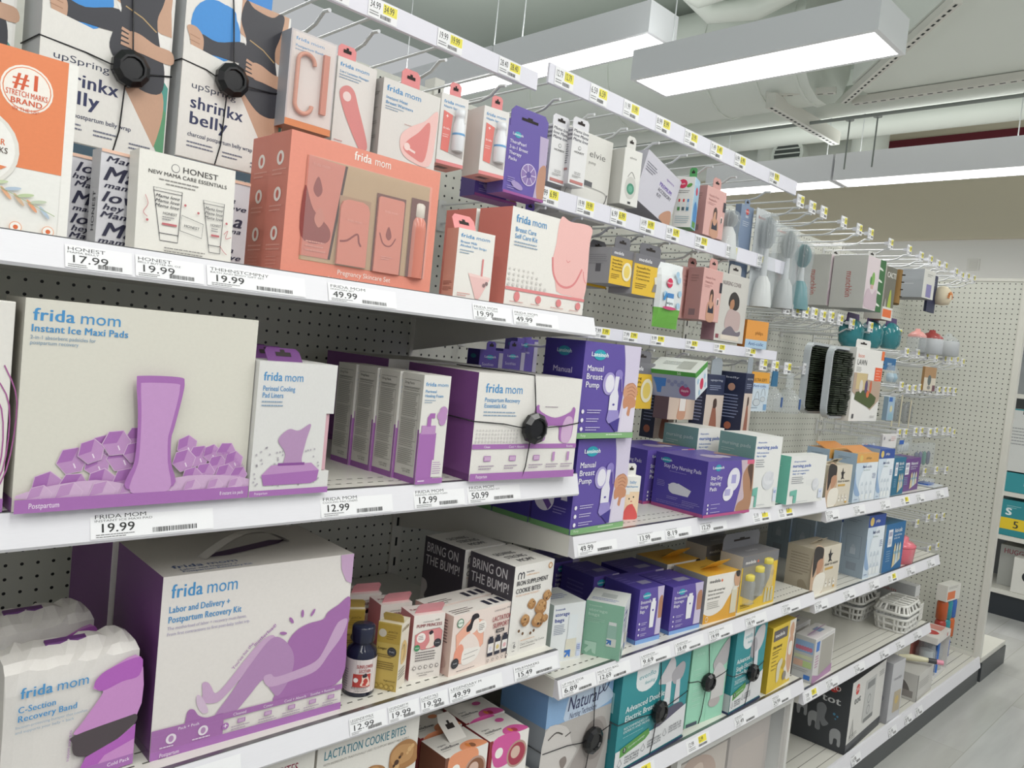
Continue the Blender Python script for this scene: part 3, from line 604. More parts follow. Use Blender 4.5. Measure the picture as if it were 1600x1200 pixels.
# pad liner cartons with notched side
def liner(label, x, y, z):
    w, h, d = .122, .187, .045
    m = MB(); nx0, nz0, nz1 = w*.9, h*.17, h*.62
    m.prism([(0, 0), (w, 0), (w, nz0), (nx0, nz0), (nx0, nz1), (w, nz1), (w, h), (0, h)], 'y', 0, d, '#dddcda')
    f = Face(m, (0, 0, 0), (1, 0, 0), (0, 0, 1), w, h)
    frida(f, .06, .14, .065, .5); f.text('Perineal Cooling', .06, .215, .038, FB, 1, width=.4); f.text('Pad Liners', .06, .265, .038, FB, 1, width=.26); f.micro(.06, .29, .35, 2, .028, FG)
    r = random.Random(5)
    for i in range(70):
        u, v = r.uniform(.04, .86), r.uniform(.62, .93)
        if v > .6+.1*abs(u-.45): f.ell(u, v, .008, '#b8b2ba', n=6); f.l -= .00006
    f.l += .0001
    f.blob([(.3, .58), (.42, .5), (.55, .51), (.7, .46), (.66, .58), (.62, .72), (.62, .78), (.4, .78), (.4, .68)], '#b592b8')
    f.poly([(.16, .92), (.13, .84), (.24, .77), (.75, .76), (.86, .82), (.84, .9), (.76, .92)], V2); f.poly([(.16, .92), (.13, .84), (.86, .82), (.84, .9), (.76, .92)], V1); f.rect(.32, .755, .66, .775, '#8a4f97')
    f.rect(0, .955, 1, 1, V1); f.text('Postpartum', .06, .985, .018, '#ece0ee', 1, width=.16)
    o = m.obj('pad_liner_carton'); tag(o, label, 'carton', 'pad liner cartons')
    m = MB(); m.box(nx0, .004, nz0+.001, nx0+.008, d-.004, nz1-.001, '#d5aab4'); m.obj('pink_pad', o)
    bb = Box.__new__(Box); bb.w, bb.h, bb.mb = w, h, MB(); bb.tabup(.18, .62, .018, V4, .02, .9); bb.mb.obj('hang_tab', o)
    return at(o, x, y, z)
for i in range(3): liner(('white notched carton with purple wipe pack, right of the ice pads, foremost', 'white notched carton second in line behind the foremost wipe pack carton', 'white notched carton third in line, only its purple tab showing')[i], .5055, -.012+.048*i, 1.245)
# healing foam cartons
def foam(label, x, y, z):
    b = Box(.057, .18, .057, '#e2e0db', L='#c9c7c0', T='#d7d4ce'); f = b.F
    frida(f, .08, .1, .035, .84); f.text('Perineal', .08, .16, .026, FB, 1, width=.42); f.text('Healing Foam', .08, .2, .026, FB, 1, width=.68); f.micro(.08, .225, .55, 2, .02, FG)
    f.rect(0, .53, .62, 1, V1); f.rect(.06, .46, .58, .54, V2); f.line([(.32, .47), (.32, .39), (.36, .37), (.52, .37)], .045, '#a86bb0')
    for u, v, r in ((.72, .37, .05), (.85, .33, .06), (.93, .38, .06), (.8, .42, .05), (.95, .32, .04)): f.ell(min(u, .82), v, r*.8, V2)
    f.rect(.55, .78, .95, .94, '#e2e0db'); f.micro(.58, .8, .9, 6, .02, '#b08ab8'); f.rect(0, .95, 1, 1, V1); f.micro(.08, .965, .45, 1, .03, '#ece0ee')
    g = b.L; g.rect(.93, .5, 1, 1, '#8f589b'); g.rect(0, .945, 1, 1, '#8f589b')
    for v0, v1 in ((.06, .13), (.13, .18), (.18, .42), (.42, .62), (.62, .7), (.7, .84)): g.line([(.1, v0), (.86, v0), (.86, v1), (.1, v1)], .003, '#4d4d49', True)
    g.text('Drug Facts', .14, .1, .022, '#5b5b57', 1, width=.45)
    for v0, n in ((.135, 2), (.19, 12), (.43, 10), (.63, 3), (.71, 7)): g.micro(.14, v0, .84, n, .018, '#8d8c86', .4, seed=n)
    g.text('LOT 2304', .4, .89, .015, '#4d4d49', 1, width=.4); g.text('EXP 06-26', .45, .91, .015, '#4d4d49', 1, width=.35)
    return at(b.done('foam_carton', label, group='healing foam cartons'), x, y, z)
for i in range(4): foam(('slim white foam carton with purple bottle, foremost of the row of four', 'slim foam carton second from the front, showing its grey fact panel', 'slim foam carton third from the front, showing its grey fact panel', 'slim foam carton rearmost of the row of four')[i], .796-.004*i, -.004+.0595*i, 1.245)
# recovery essentials kits
def ess(label, x, y, z, deg):
    b = Box(.258, .19, .215, '#e6e3de', L='#7d4a88', T='#dcd9d4', R='#75407f'); f = b.F
    frida(f, .07, .18, .085, .34); f.text('Postpartum Recovery', .07, .265, .04, FB, 1, width=.32); f.text('Essentials Kit', .07, .32, .04, FB, 1, width=.2); f.micro(.07, .355, .4, 2, .03, FG)
    for i in range(4):
        for j in range(14): f.ell(.03+.028*j, .635-.035*i, .013-.0015*i, '#d0ccca', n=8); f.l -= .00006
    f.l += .0001
    f.blob([(.55, .3), (.58, .28), (.6, .34), (.75, .4), (.9, .34), (.93, .29), (.955, .31), (.95, .4), (.93, .62), (.82, .63), (.8, .5), (.74, .48), (.68, .5), (.66, .63), (.56, .6), (.54, .42)], V1)
    f.blob([(.57, .4), (.62, .38), (.65, .45), (.64, .62), (.58, .6)], V3); f.blob([(.87, .39), (.93, .4), (.94, .5), (.92, .64), (.84, .64), (.83, .5)], V3); f.micro(.64, .29, .84, 1, .02, '#9d8d9d')
    f.rect(0, .66, 1, .705, V1); f.text('Clean', .13, .695, .022, '#ece0ee', 1, 'c'); f.text('Cool + Absorb', .4, .695, .022, '#ece0ee', 1, 'c'); f.text('Soothe', .93, .695, .022, '#ece0ee', 1, 'c')
    for i, u in enumerate((.14, .37, .6, .77, .92)):
        if i < 3: f.rect(u-.03, .77, u+.03, .82, V1); f.rect(u-.026, .776, u+.026, .814, V3)
        else: f.rect(u-.012, .74, u+.012, .83, V2)
        f.micro(u-.07, .86, u+.07, 2, .025, '#a08ca4', seed=i)
    f.rect(0, .93, 1, 1, V1); f.text('Postpartum', .05, .975, .03, '#ece0ee', 1, width=.1)
    b.L.rect(0, .935, 1, 1, '#6a3874')
    return at(b.done('recovery_kit_carton', label, group='recovery kit cartons'), x, y, z, deg)
kit1 = ess('wide white kit carton bound by a black security tag, beside the foam cartons', .911, -.008, 1.245, -3.5)
ess('purple sided kit carton behind the foam cartons, cut off by them', .925, .275, 1.245, 2)

# ---- third shelf
def labor(label, x, y, z, deg, art=True):
    b = Box(.293, .253, .188, '#e2ddd9', L='#64356f', T='#c9c4bf', R='#64356f'); f = b.F
    if art:
        frida(f, .04, .12, .075, .32); f.text('Labor and Delivery +', .035, .2, .036, FB, 2, width=.29); f.text('Postpartum Recovery Kit', .035, .255, .036, FB, 2, width=.35); f.text('The motherload of labor + recovery must-haves,', .035, .293, .018, '#a9a0c0', 0, width=.38); f.text('From first contractions to first post-baby toilet trip.', .035, .325, .018, '#a9a0c0', 0, width=.4)
        A1, A2, A3, A4 = '#a56fab', '#b289b6', '#c7a5c7', '#d3bbd2'
        f.poly([(.92, 0), (1, 0), (1, .19), (.965, .17), (.93, .09)], A3)
        f.poly(smooth([(.565, .43), (.5, .455), (.42, .55), (.34, .66), (.29, .705), (.265, .66), (.245, .63), (.22, .63), (.225, .69), (.23, .74), (.3, .76), (.36, .71), (.46, .6), (.58, .5)], 4), A3); f.blob([(.2, .69), (.23, .72), (.26, .8), (.23, .8), (.2, .74)], A4)
        f.poly(smooth([(1, .28), (.93, .315), (.87, .35), (.845, .39), (.76, .4), (.7, .425), (.66, .47), (.645, .53), (.67, .62), (.64, .74), (.6, .84), (.8, .845), (.995, .8), (1, .5)], 4), A1)
        f.poly(smooth([(.555, .45), (.62, .465), (.68, .55), (.695, .64), (.67, .74), (.62, .81), (.575, .76), (.53, .69), (.46, .77), (.385, .85), (.29, .85), (.37, .72), (.47, .56)], 4), A2)
        f.poly(smooth([(.165, .765), (.19, .77), (.215, .81), (.26, .835), (.33, .83), (.34, .86), (.17, .86), (.155, .8)], 4), A1)
        f.poly(smooth([(.995, .42), (.95, .42), (.92, .46), (.87, .58), (.82, .65), (.7, .68), (.6, .69), (.57, .665), (.535, .67), (.54, .71), (.58, .745), (.7, .735), (.83, .71), (.9, .62), (.97, .52)], 4), A3)
        for u, v, r in ((.66, .36, 35), (.72, .33, 5), (.78, .335, -30), (.62, .43, 75)): f.ell(u, v, .009, A1, .024, rot=r)
        for i, (t, w) in enumerate((("You've hit the", .15), ('motherload!', .14))): f.text(t, .37+.1*i, .59-.115*i, .02, V1, i*2, ang=50-12*i, width=w)
        f.rect(0, .835, 1, .87, A1); f.rect(0, .87, .34, .955, A1); f.rect(0, .955, 1, 1, V1)
        for t, u in (('Pack + Posh', .17), ('Cleaned', .42), ('Cover', .57), ('Cool + Absorb', .72), ('Soothe + Restore', .88)): f.text(t, u, .862, .016, '#eadfec', 1, 'c')
        for u in (.09, .24): f.ell(u, .9, .028, '#e6dce6'); f.ell(u, .9, .014, A2, .018)
        f.ell(.35, .91, .02, V1); f.text('+', .35, .923, .03, '#efe6ef', 2, 'c'); f.micro(.04, .935, .14, 1, .02, '#e0d0e2'); f.micro(.19, .935, .29, 1, .02, '#e0d0e2', seed=5)
        for u in (.43, .57, .7, .82, .93): f.rect(u-.02, .885, u+.02, .91, A1); f.rect(u-.016, .888, u+.016, .907, A3); f.micro(u-.05, .923, u+.05, 2, .014, '#a893ac', seed=int(u*90))
        f.text('Postpartum', .04, .987, .022, '#eadfec', 1, width=.09)
        t = b.T; frida(t, .08, .84, .07, .32, '#54668e'); t.text('Labor and Delivery +', .1, .9, .035, '#54668e', 1, width=.28); t.text('Postpartum Recovery Kit', .1, .95, .035, '#54668e', 1, width=.34); t.poly([(.27, .66), (.33, .58), (.7, .38), (.78, .42), (.72, .5), (.4, .66)], '#4b2856')
    b.L.rect(.0, .95, 1, 1, '#54285f')
    o = b.done('delivery_kit_carton', label, group='delivery kit cartons')
    if art:
        m = MB(); pts = [(.075+.0155*i, .062+.0045*i, .2545+.026*math.sin(PI*i/10)) for i in range(11)]
        L = [(p[0]+.003, p[1]-.008, p[2]) for p in pts]; R2 = [(p[0]-.003, p[1]+.008, p[2]) for p in pts]
        for i in range(10): m.poly([L[i], L[i+1], R2[i+1], R2[i]], '#c9c4bf', True); m.poly([(q[0], q[1], q[2]-.0015) for q in (R2[i], R2[i+1], L[i+1], L[i])], '#c9c4bf', True)
        m.obj('carry_handle', o)
    return at(o, x, y, z, deg)
labor('big white delivery kit carton with purple figure and carry handle', .418, .033, .88, -1.7)
labor('purple sided delivery kit carton behind the big white one', .417, .228, .88, 0, False)
def csec(label, x, y, z, deg, tag_=1):
    m = MB(); w, h, d = .155, .165, .07; nx, nz = 14, 8; r = random.Random(3)
    jit = lambda a: r.uniform(-a, a)
    prof = [(0, 0), (-.001, .5), (-.002, .8), (.0, .95), (.012, 1.0), (.035, 1.04), (d-.008, 1.03), (d+.002, .9), (d, 0)]
    rows = []
    for i in range(nx+1):
        u = i/nx; e = .5-abs(u-.5); k = min(1, e*9)
        rows.append([(u*w+(jit(.002) if 0 < j else 0), (p[0]-.035)*(.86+.14*k)+.035+jit(.0010), h*p[1]*(1-.02*(1-k))+(jit(.0032) if p[1] > .94 else 0)) for j, p in enumerate(prof)])
    np_ = len(prof); vs = [q for R in rows for q in R]; fs = [(i*np_+j, (i+1)*np_+j, (i+1)*np_+j+1, i*np_+j+1) for i in range(nx) for j in range(np_-1)]
    m.add(vs, fs, '#dedad6', False); m.poly(rows[0][::-1], '#cdc9c5p'); m.poly(rows[-1], '#cdc9c5p')
    f = Face(m, (0, -.0042, 0), (1, 0, 0), (0, 0, 1), w, h*.95); k1, k2 = '#b263bb', '#c98fc9'
    frida(f, .09, .19, .085, .5); f.text('C-Section', .08, .3, .05, FB, 2, width=.27); f.text('Recovery Band', .08, .37, .05, FB, 2, width=.43); f.text('Incision-protecting bumper that soothes', .07, .42, .022, FG, 0, width=.52); f.text('and supports your belly + back', .07, .46, .022, FG, 0, width=.42)
    f.poly(smooth([(.99, .06), (.75, .1), (.67, .16), (.62, .24), (.7, .28), (.66, .36), (.56, .5), (.52, .6), (.99, .58)], 4), k2); f.poly(smooth([(.99, .06), (.75, .1), (.65, .16), (.63, .23), (.7, .28), (.85, .24), (.99, .22)], 4), k1)
    f.poly(smooth([(.99, .56), (.9, .56), (.5, .6), (.49, .66), (.51, .76), (.6, .8), (.75, .78), (.88, .7), (.99, .63)], 4), '#4f464b'); f.poly([(.99, .64), (.85, .73), (.6, .81), (.56, .9), (.99, .9)], k1); f.poly([(.99, .77), (.75, .84), (.7, .9), (.99, .9)], k2); f.rect(.0, .9, .99, .99, V1); f.text('Cold Pack', .96, .95, .03, '#ece0ee', 1, 'r'); f.text('support your guts', .47, .8, .022, V1, 0, ang=88, width=.26)
    o = m.obj('recovery_band_bag'); tag(o, label, 'bag', 'soft plastic recovery band bags')
    m = MB(); m.prism([(.05, .034), (.098, .034), (.1, .046), (.052, .048)], 'z', h*1.03, h*1.052, V4); m.obj('hang_tab', o); 
    return at(o, x, y, z, deg)
csec('soft white plastic bag with purple torso print at the lower left, front one', .245, .035, .88, 3)
csec('soft white plastic bag standing just behind the front one', .225, .15, .885, 5)
# supplement bottle
o = thing('supplement_bottle', 'dark bottle with white and red label beside the delivery kit carton', 'bottle', (.77, .06, .88))
m = MB(); m.lathe([(.024, 0), (.0262, .003), (.0262, .066), (.024, .077), (.016, .084), (.0155, .09)], '#1c2036s', n=28); m.obj('jar', o)
m = MB(); m.lathe([(.0185, .088), (.0195, .09), (.0195, .112), (.0175, .115), (0, .115)], '#22263bp', n=28); m.obj('cap', o)
m = MB()
def cyl_label(m, r, z0, z1, a0, a1, k, n=14):
    vs = []; 
    for i in range(n+1):
        a = math.radians(a0+(a1-a0)*i/n); vs += [(r*math.cos(a), r*math.sin(a), z0), (r*math.cos(a), r*math.sin(a), z1)]
    m.add(vs, [(2*i, 2*i+2, 2*i+3, 2*i+1) for i in range(n)], k, True)
cyl_label(m, .02645, .008, .064, -250, -20, '#dfd5d3'); cyl_label(m, .02655, .018, .04, -150, -84, '#b8413a')
class Wrap(Face):
    def __init__(s, mb, r, c, h): s.mb = mb; s.r = r; s.c = c; s.w = 2*PI*r; s.h = h; s.l = .0002; s.a = h/s.w; s.U = Vector((1, 0, 0)); s.V = Vector((0, 0, 1)); s.N = Vector((0, -1, 0))
    def P(s, u, v):
        a = math.radians(s.c)+(u-.5)*2*PI; r = s.r+s.l; return Vector((r*math.cos(a), r*math.sin(a), (1-v)*s.h))
    def text(s, t, u, v, h, k, wt=0, width=None, **kw):
        sc = h*s.h/.7; tot = sum(glyph(c, wt)[2] for c in t); sx = (width*s.w/(tot*sc)) if width else 1; s.l += .00005; x0 = 0
        for c in t:
            gv, gf, ad = glyph(c, wt); s.mb.add([s.P(u+(x0+x)*sc*sx/s.w, v-y*sc/s.h)+Vector((0, -q*.00005, 0)) for x, y, q in gv], gf, k); x0 += ad
        return s
g = Wrap(m, .02662, -117, .115)
g.text('SUNFLOWER', .44, .565, .05, '#a8383a', 2, .17); g.text('LECITHIN', .465, .63, .05, '#a8383a', 2, .12); g.ell(.44, .74, .035, '#f2ece8'); g.blob([(.5, .67), (.54, .66), (.57, .72), (.58, .82), (.49, .82), (.5, .75)], '#e8cdbf'); g.blob([(.505, .66), (.54, .64), (.55, .69), (.51, .7)], '#2d2430')
g.micro(.4, .845, .6, 2, .018, '#5b4a4c'); g.text('DIETARY SUPPLEMENT', .44, .905, .018, '#3c3238', 1, .13); g.micro(.3, .6, .36, 9, .035, '#8c8286', .3)
m.obj('paper_label', o)
# yellow, pink and white supplement cartons
def seal(f, u, v, r): 
    f.poly([(u+(r if i % 2 else r*.88)*math.cos(i*PI/18)*f.a, v-(r if i % 2 else r*.88)*math.sin(i*PI/18)) for i in range(36)], '#2c2c33'); f.ell(u, v, r*.62, '#5d5d64'); f.ell(u, v, r*.55, '#2c2c33'); f.text('PURE', u, v+r*.15, r*.3, '#b9b9bd', 1, 'c')
def flap(b, k, lean, hh=.018):
    b.tabup(.12, .98, hh, k, .012, lean, False)
def yel(label, x, y, z, deg):
    b = Box(.042, .117, .042, '#c2a757', R='#e3dccd', T='#dcd3bd', L='#b79c4e'); f = b.F; f.rect(.03, .02, .97, .3, '#b3953f'); f.ell(.22, .16, .06, '#c9c0b0'); f.text('golaCta', .45, .14, .03, '#6b5520', 1, shear=.3, width=.4); f.micro(.4, .17, .9, 3, .03, '#8a6f2e'); seal(f, .68, .42, .075)
    f.text('Longer', .06, .4, .035, '#4a3a1a', 2, shear=.3, width=.4); f.micro(.06, .47, .85, 2, .03, '#6f5a2a'); f.micro(.06, .58, .9, 4, .032, '#6f5a2a'); f.text('longbottom.com', .45, .86, .025, '#4a3a1a', 1, width=.5)
    for i in range(4): f.ell(.15+.22*i, .94, .035, '#8a7434'); f.ell(.15+.22*i, .94, .028, '#c2a757')
    g = b.R; g.text('GOLDEN', .1, .12, .05, '#8a6f2e', 2, width=.8); g.blob([(.2, .35), (.5, .28), (.85, .4), (.8, .6), (.3, .62)], '#d9b87a'); g.line([(.3, .4), (.5, .35), (.6, .5), (.45, .58)], .015, '#3c3230', sm=4); g.micro(.1, .7, .9, 4, .04, '#5d564a'); b.T.micro(.15, .3, .85, 3, .14, '#5d564a')
    flap(b, '#b79c4e', -.5, .016)
    return at(b.done('yellow_supplement_carton', label, group='yellow supplement cartons'), x, y, z, deg)
yel('small yellow carton right beside the dark supplement bottle', .797, .057, .88, -57)
yel('small yellow carton deeper on the shelf behind the dark bottle', .772, .135, .88, -30)
def pump(label, x, y, z, deg, d=.05):
    b = Box(.063, .117, d, '#e9e2dc', L='#cf7f86', T='#e6dcd7', R='#cf7f86'); f = b.F; f.text('LEGENDAIRY', .3, .12, .018, '#4a4247', 0, width=.35); f.text('milk', .68, .11, .03, '#4a4247', 0, shear=.3, width=.15); f.text('PUMP PRINCESS', .1, .19, .05, '#8e2f3c', 2, width=.82)
    f.line([(.08, .3), (.3, .25), (.85, .23), (.95, .28), (.94, .5), (.7, .53), (.35, .54), (.1, .48)], .008, '#3c3234', True); f.poly([(.08, .3), (.3, .25), (.85, .23), (.95, .28), (.94, .5), (.7, .53), (.35, .54), (.1, .48)], '#d98a8c'); f.ell(.28, .35, .075, '#f4ece8'); f.micro(.19, .32, .36, 3, .025, '#7a6a6c'); f.blob([(.52, .3), (.62, .27), (.68, .33), (.7, .5), (.45, .52), (.55, .42)], '#f0ddd2'); f.blob([(.52, .28), (.6, .25), (.66, .29), (.56, .32)], '#2d2430')
    seal(f, .82, .46, .07); f.ell(.17, .5, .05, '#3f8a5c'); f.text('USDA', .17, .51, .02, '#eef4ee', 1, 'c'); f.micro(.14, .57, .85, 4, .04, '#5d5558')
    for i in range(5): f.ell(.14+.18*i, .81, .028, '#4a4247'); f.ell(.14+.18*i, .81, .02, '#e9e2dc')
    f.text('DIETARY SUPPLEMENT', .5, .91, .02, '#3c3438', 1, 'c', width=.55); f.micro(.3, .93, .7, 1, .03, '#5d5558'); b.T.text('PUMP PRINCESS', .1, .5, .15, '#8e2f3c', 1, width=.8)
    flap(b, '#dd98a0', -.6, .02)
    return at(b.done('pink_supplement_carton', label, group='pink supplement cartons'), x, y, z, deg)
pump('pink sided supplement carton, foremost of three, beside the white milk carton', .864, .045, .88, -10)
pump('pink sided supplement carton, second of three going back', .845, .118, .88, -10)
pump('pink sided supplement carton, rearmost of three, mostly hidden', .825, .19, .88, -14)
def lact(label, x, y, z, deg):
    b = Box(.161, .112, .048, '#ecdcd4', L='#d2b9ae', T='#e9e2dc'); f = b.F
    f.line([(.06, .33), (.3, .1), (.5, .2), (.52, .6), (.3, .86), (.1, .82)], .008, '#3a3134', True); f.poly([(.06, .33), (.3, .1), (.5, .2), (.52, .6), (.3, .86), (.1, .82)], '#f0b199')
    f.blob([(.12, .5), (.2, .4), (.3, .36), (.42, .5), (.46, .7), (.3, .82), (.12, .75)], '#efe0d8'); f.blob([(.06, .62), (.14, .5), (.2, .58), (.18, .78), (.08, .82)], '#ec9c84'); f.blob([(.3, .12), (.4, .15), (.42, .26), (.36, .36), (.28, .34)], '#f0e4dc'); f.blob([(.3, .06), (.38, .05), (.41, .12), (.33, .16), (.3, .3), (.23, .32), (.22, .24), (.27, .18)], '#241f28')
    f.blob([(.2, .62), (.36, .62), (.48, .66), (.4, .84), (.2, .86)], '#f2ece6'); f.line([(.22, .7), (.44, .68)], .006, '#3a3134'); f.line([(.2, .78), (.4, .76)], .006, '#3a3134'); f.ell(.47, .3, .11, '#f2ece6'); f.micro(.42, .25, .52, 4, .03, '#4a4044')
    f.ell(.11, .14, .075, '#3f7a58'); f.ell(.11, .14, .06, '#e6ece2'); f.text('USDA', .11, .15, .03, '#3f7a58', 2, 'c'); seal(f, .08, .8, .09)
    f.text('LEGENDAIRY', .66, .1, .025, '#4a4247', 0, width=.2); f.text('milk', .87, .09, .04, '#4a4247', 0, shear=.3, width=.1); f.text('LACTATION', .64, .27, .085, '#98333c', 2, width=.33); f.text('SUPPORT', .66, .39, .085, '#98333c', 2, width=.28); f.rect(.72, .42, .86, .48, '#2d2a33'); f.text('BUNDLE', .79, .47, .035, '#ecdcd4', 1, 'c', width=.1)
    for i, k in enumerate(('#d9d4de', '#d9c489', '#dfb0b4')): u = .6+.12*i; f.rect(u, .56, u+.09, .86, '#2a2a3c'); f.rect(u+.015, .52, u+.075, .58, '#2a2a3c'); f.rect(u, .64, u+.09, .8, '#ece6e2'); f.ell(u+.045, .73, .04, k)
    for i in range(5): f.ell(.62+.08*i, .93, .025, '#4a4247'); f.ell(.62+.08*i, .93, .018, '#ecdcd4')
    f.micro(.1, .93, .55, 1, .03, '#5d5054'); b.L.micro(.2, .1, .8, 9, .05, '#6b5a58', .35); b.L.blob([(.3, .7), (.6, .65), (.8, .85), (.4, .9)], '#bfa398')
    b.T.micro(.05, .5, .4, 3, .16, '#6b5a58'); 
    for i in range(3): b.T.rect(.62+.12*i, .3, .69+.12*i, .8, '#2a2a3c')
    return at(b.done('milk_support_carton', label, group='milk support cartons'), x, y, z, deg)
lact('wide cream carton with dark haired woman drawing, before the cookie carton', .935, .02, .88, 3)
lact('wide cream carton right behind the one with the woman drawing', .93, .075, .88, 3)
def cookie_art(f, u, v, r, seed=1):
    q = random.Random(seed); f.blob([(u+r*(1+q.uniform(-.12, .12))*math.cos(i*PI/5)*f.a, v-r*(.85+q.uniform(-.1, .1))*math.sin(i*PI/5)) for i in range(10)], '#a97a4c', 4); f.blob([(u+r*.75*math.cos(i*PI/5)*f.a-.01, v-.02-r*.6*(1+q.uniform(-.15, .15))*math.sin(i*PI/5)) for i in range(10)], '#bf9261', 4)
    for i in range(9): f.ell(u+q.uniform(-.6, .6)*r*f.a, v+q.uniform(-.5, .5)*r, r*q.uniform(.07, .16), q.choice(('#4a3020', '#8a6138', '#d3ab78')), n=8)
def iron(label, x, y, z, deg):
    b = Box(.118, .181, .125, '#e9e6e1', L='#46424a', T='#e2dfd9'); f = b.F; f.line([(.1, .15), (.1, .1), (.14, .08), (.17, .1), (.17, .15)], .014, INK, sm=3); f.line([(.17, .11), (.21, .08), (.24, .1), (.24, .15)], .014, INK, sm=3); f.text('munchkin', .29, .09, .018, INK, 1, width=.2); f.text('milkmakers', .29, .125, .022, '#e0b48a', 0, width=.33)
    f.ell(.9, .06, .035, '#c99560'); f.ell(.9, .06, .022, '#ecdcc8'); f.text('IRON SUPPLEMENT', .07, .22, .052, '#35343a', 2, width=.8); f.text('COOKIE BITES', .07, .305, .052, '#35343a', 2, width=.62); f.text('TO HELP SUPPORT MATERNITY', .07, .34, .018, '#d9a27a', 0, width=.6)
    for i, q in enumerate(((.5, .46, .065), (.75, .52, .1), (.88, .4, .07), (.7, .66, .1), (.35, .62, .075), (.86, .66, .05))): cookie_art(f, *q, seed=i)
    for u, v in ((.2, .72), (.3, .76), (.5, .78), (.58, .76)): f.ell(u, v, .018, '#6b4a2c')
    f.text('6', .12, .9, .055, '#35343a', 1, 'c'); f.micro(.07, .83, .17, 1, .02, INK); f.micro(.07, .925, .17, 1, .02, INK); f.rect(.22, .82, .225, .95, '#b9b4ae'); f.text('Classic Chocolate Chip Cookies', .26, .89, .026, '#55504c', 0, width=.62); f.micro(.26, .83, .8, 1, .022, '#e0b48a'); f.micro(.26, .91, .85, 1, .022, '#77726c')
    g = b.L; g.text('BRING ON', .06, .17, .11, '#d9d6d8', 1, width=.8); g.text('THE BUMP!', .06, .32, .11, '#d9d6d8', 1, width=.86); g.poly(smooth([(0, .5), (.12, .52), (.16, .6), (.1, .7), (.2, .8), (.14, .88), (.22, 1)], 3, False)+[(0, 1)], '#b7b3b0')
    b.T.text('GROWING', .15, .45, .13, '#47454c', 1, width=.5); b.T.text('STRONG', .22, .65, .13, '#47454c', 1, width=.5); b.T.text('MOM!', .3, .85, .13, '#47454c', 1, width=.4)
    return at(b.done('cookie_carton', label, group='iron cookie cartons'), x, y, z, deg)
iron('tall white cookie carton with dark slogan side at the shelf end, front one', 1.088, .026, .88, 2)
iron('tall white cookie carton right behind the front one', 1.075, .158, .88, 2)

# ---- lowest visible shelf
def cook(label, x, y, z, deg, k, t2):
    b = Box(.2, .215, .1, '#e6e3dc', R='#cfcac2', T='#dcd9d2'); f = b.F
    f.text(t2, .06, .14, .07, k, 1, width=.8); f.text('WITH INGREDIENTS TRADITIONALLY USED TO SUPPORT BREAST MILK SUPPLY', .06, .185, .018, '#9a958e', 0, width=.84)
    for i, q in enumerate(((.55, .42, .12), (.85, .32, .15), (.75, .6, .16), (.4, .7, .14))): cookie_art(f, *q, seed=i+20)
    return at(b.done('lactation_cookie_carton', label, group='lactation cookie cartons'), x, y, z, deg)
cook('white cookie carton with teal lettering at the bottom picture edge', .675, .02, .617, -1, '#3a8295', 'LACTATION COOKIE BITES')
cook('white cookie carton with dark red lettering at the bottom picture edge', .468, .02, .617, -1, '#8e2846', 'LACTATION COOKIE BITES')
def milk(label, x, y, z, deg, c1, c2, side):
    b = Box(.105, .105, .075, '#ebe7e2', L=side, T='#e9e5df'); f = b.F; f.rect(0, .0, .08, 1, side); f.blob([(.1, .0), (.7, 0), (.75, .3), (.5, .55), (.15, .5)], c1); f.ell(.25, .28, .1, '#f3efe9'); f.ell(.72, .42, .26, '#b99a8c'); f.ell(.72, .42, .22, c2); f.ell(.68, .38, .12, '#d8b9aa'); f.text('milkflow', .3, .9, .1, INK, 1, width=.5); f.text('berry', .7, .8, .05, INK, 0)
    t = b.T; t.text('organic', .1, .5, .07, INK, 0, width=.2); t.text('milkflow', .1, .66, .1, INK, 1, width=.42); t.blob([(.45, .95), (.5, .7), (.75, .62), (.95, .75), (.97, .98)], c1); t.ell(.7, .25, .14, c1, .1); t.ell(.7, .85, .09, c2, .1); t.ell(.62, .8, .06, '#d8803f', .1); t.micro(.08, .72, .38, 1, .05, '#8a8580')
    return at(b.done('milk_drink_carton', label, group='milk drink cartons'), x, y, z, deg)
milk('white drink mix carton with magenta berry print at the front right', 1.062, .02, .617, -2, '#d45a9e', '#a83a50', '#8f2a30')
milk('white drink mix carton with magenta print behind the front one', 1.07, .1, .617, -2, '#d45a9e', '#a83a50', '#8f2a30')
o = milk('white drink mix carton with orange print and raised hang tab', .952, .022, .617, -1, '#e89a72', '#8a5a40', '#7a4a38')
m = MB(); bb = Box.__new__(Box); bb.w, bb.h, bb.mb = .105, .105, m; bb.tabup(.4, .8, .03, '#eae6e0', .04, 1.8); m.obj('hang_tab', o)
milk('white drink mix carton with orange print behind the tabbed one', .957, .105, .617, -1, '#e89a72', '#8a5a40', '#8f2a30')
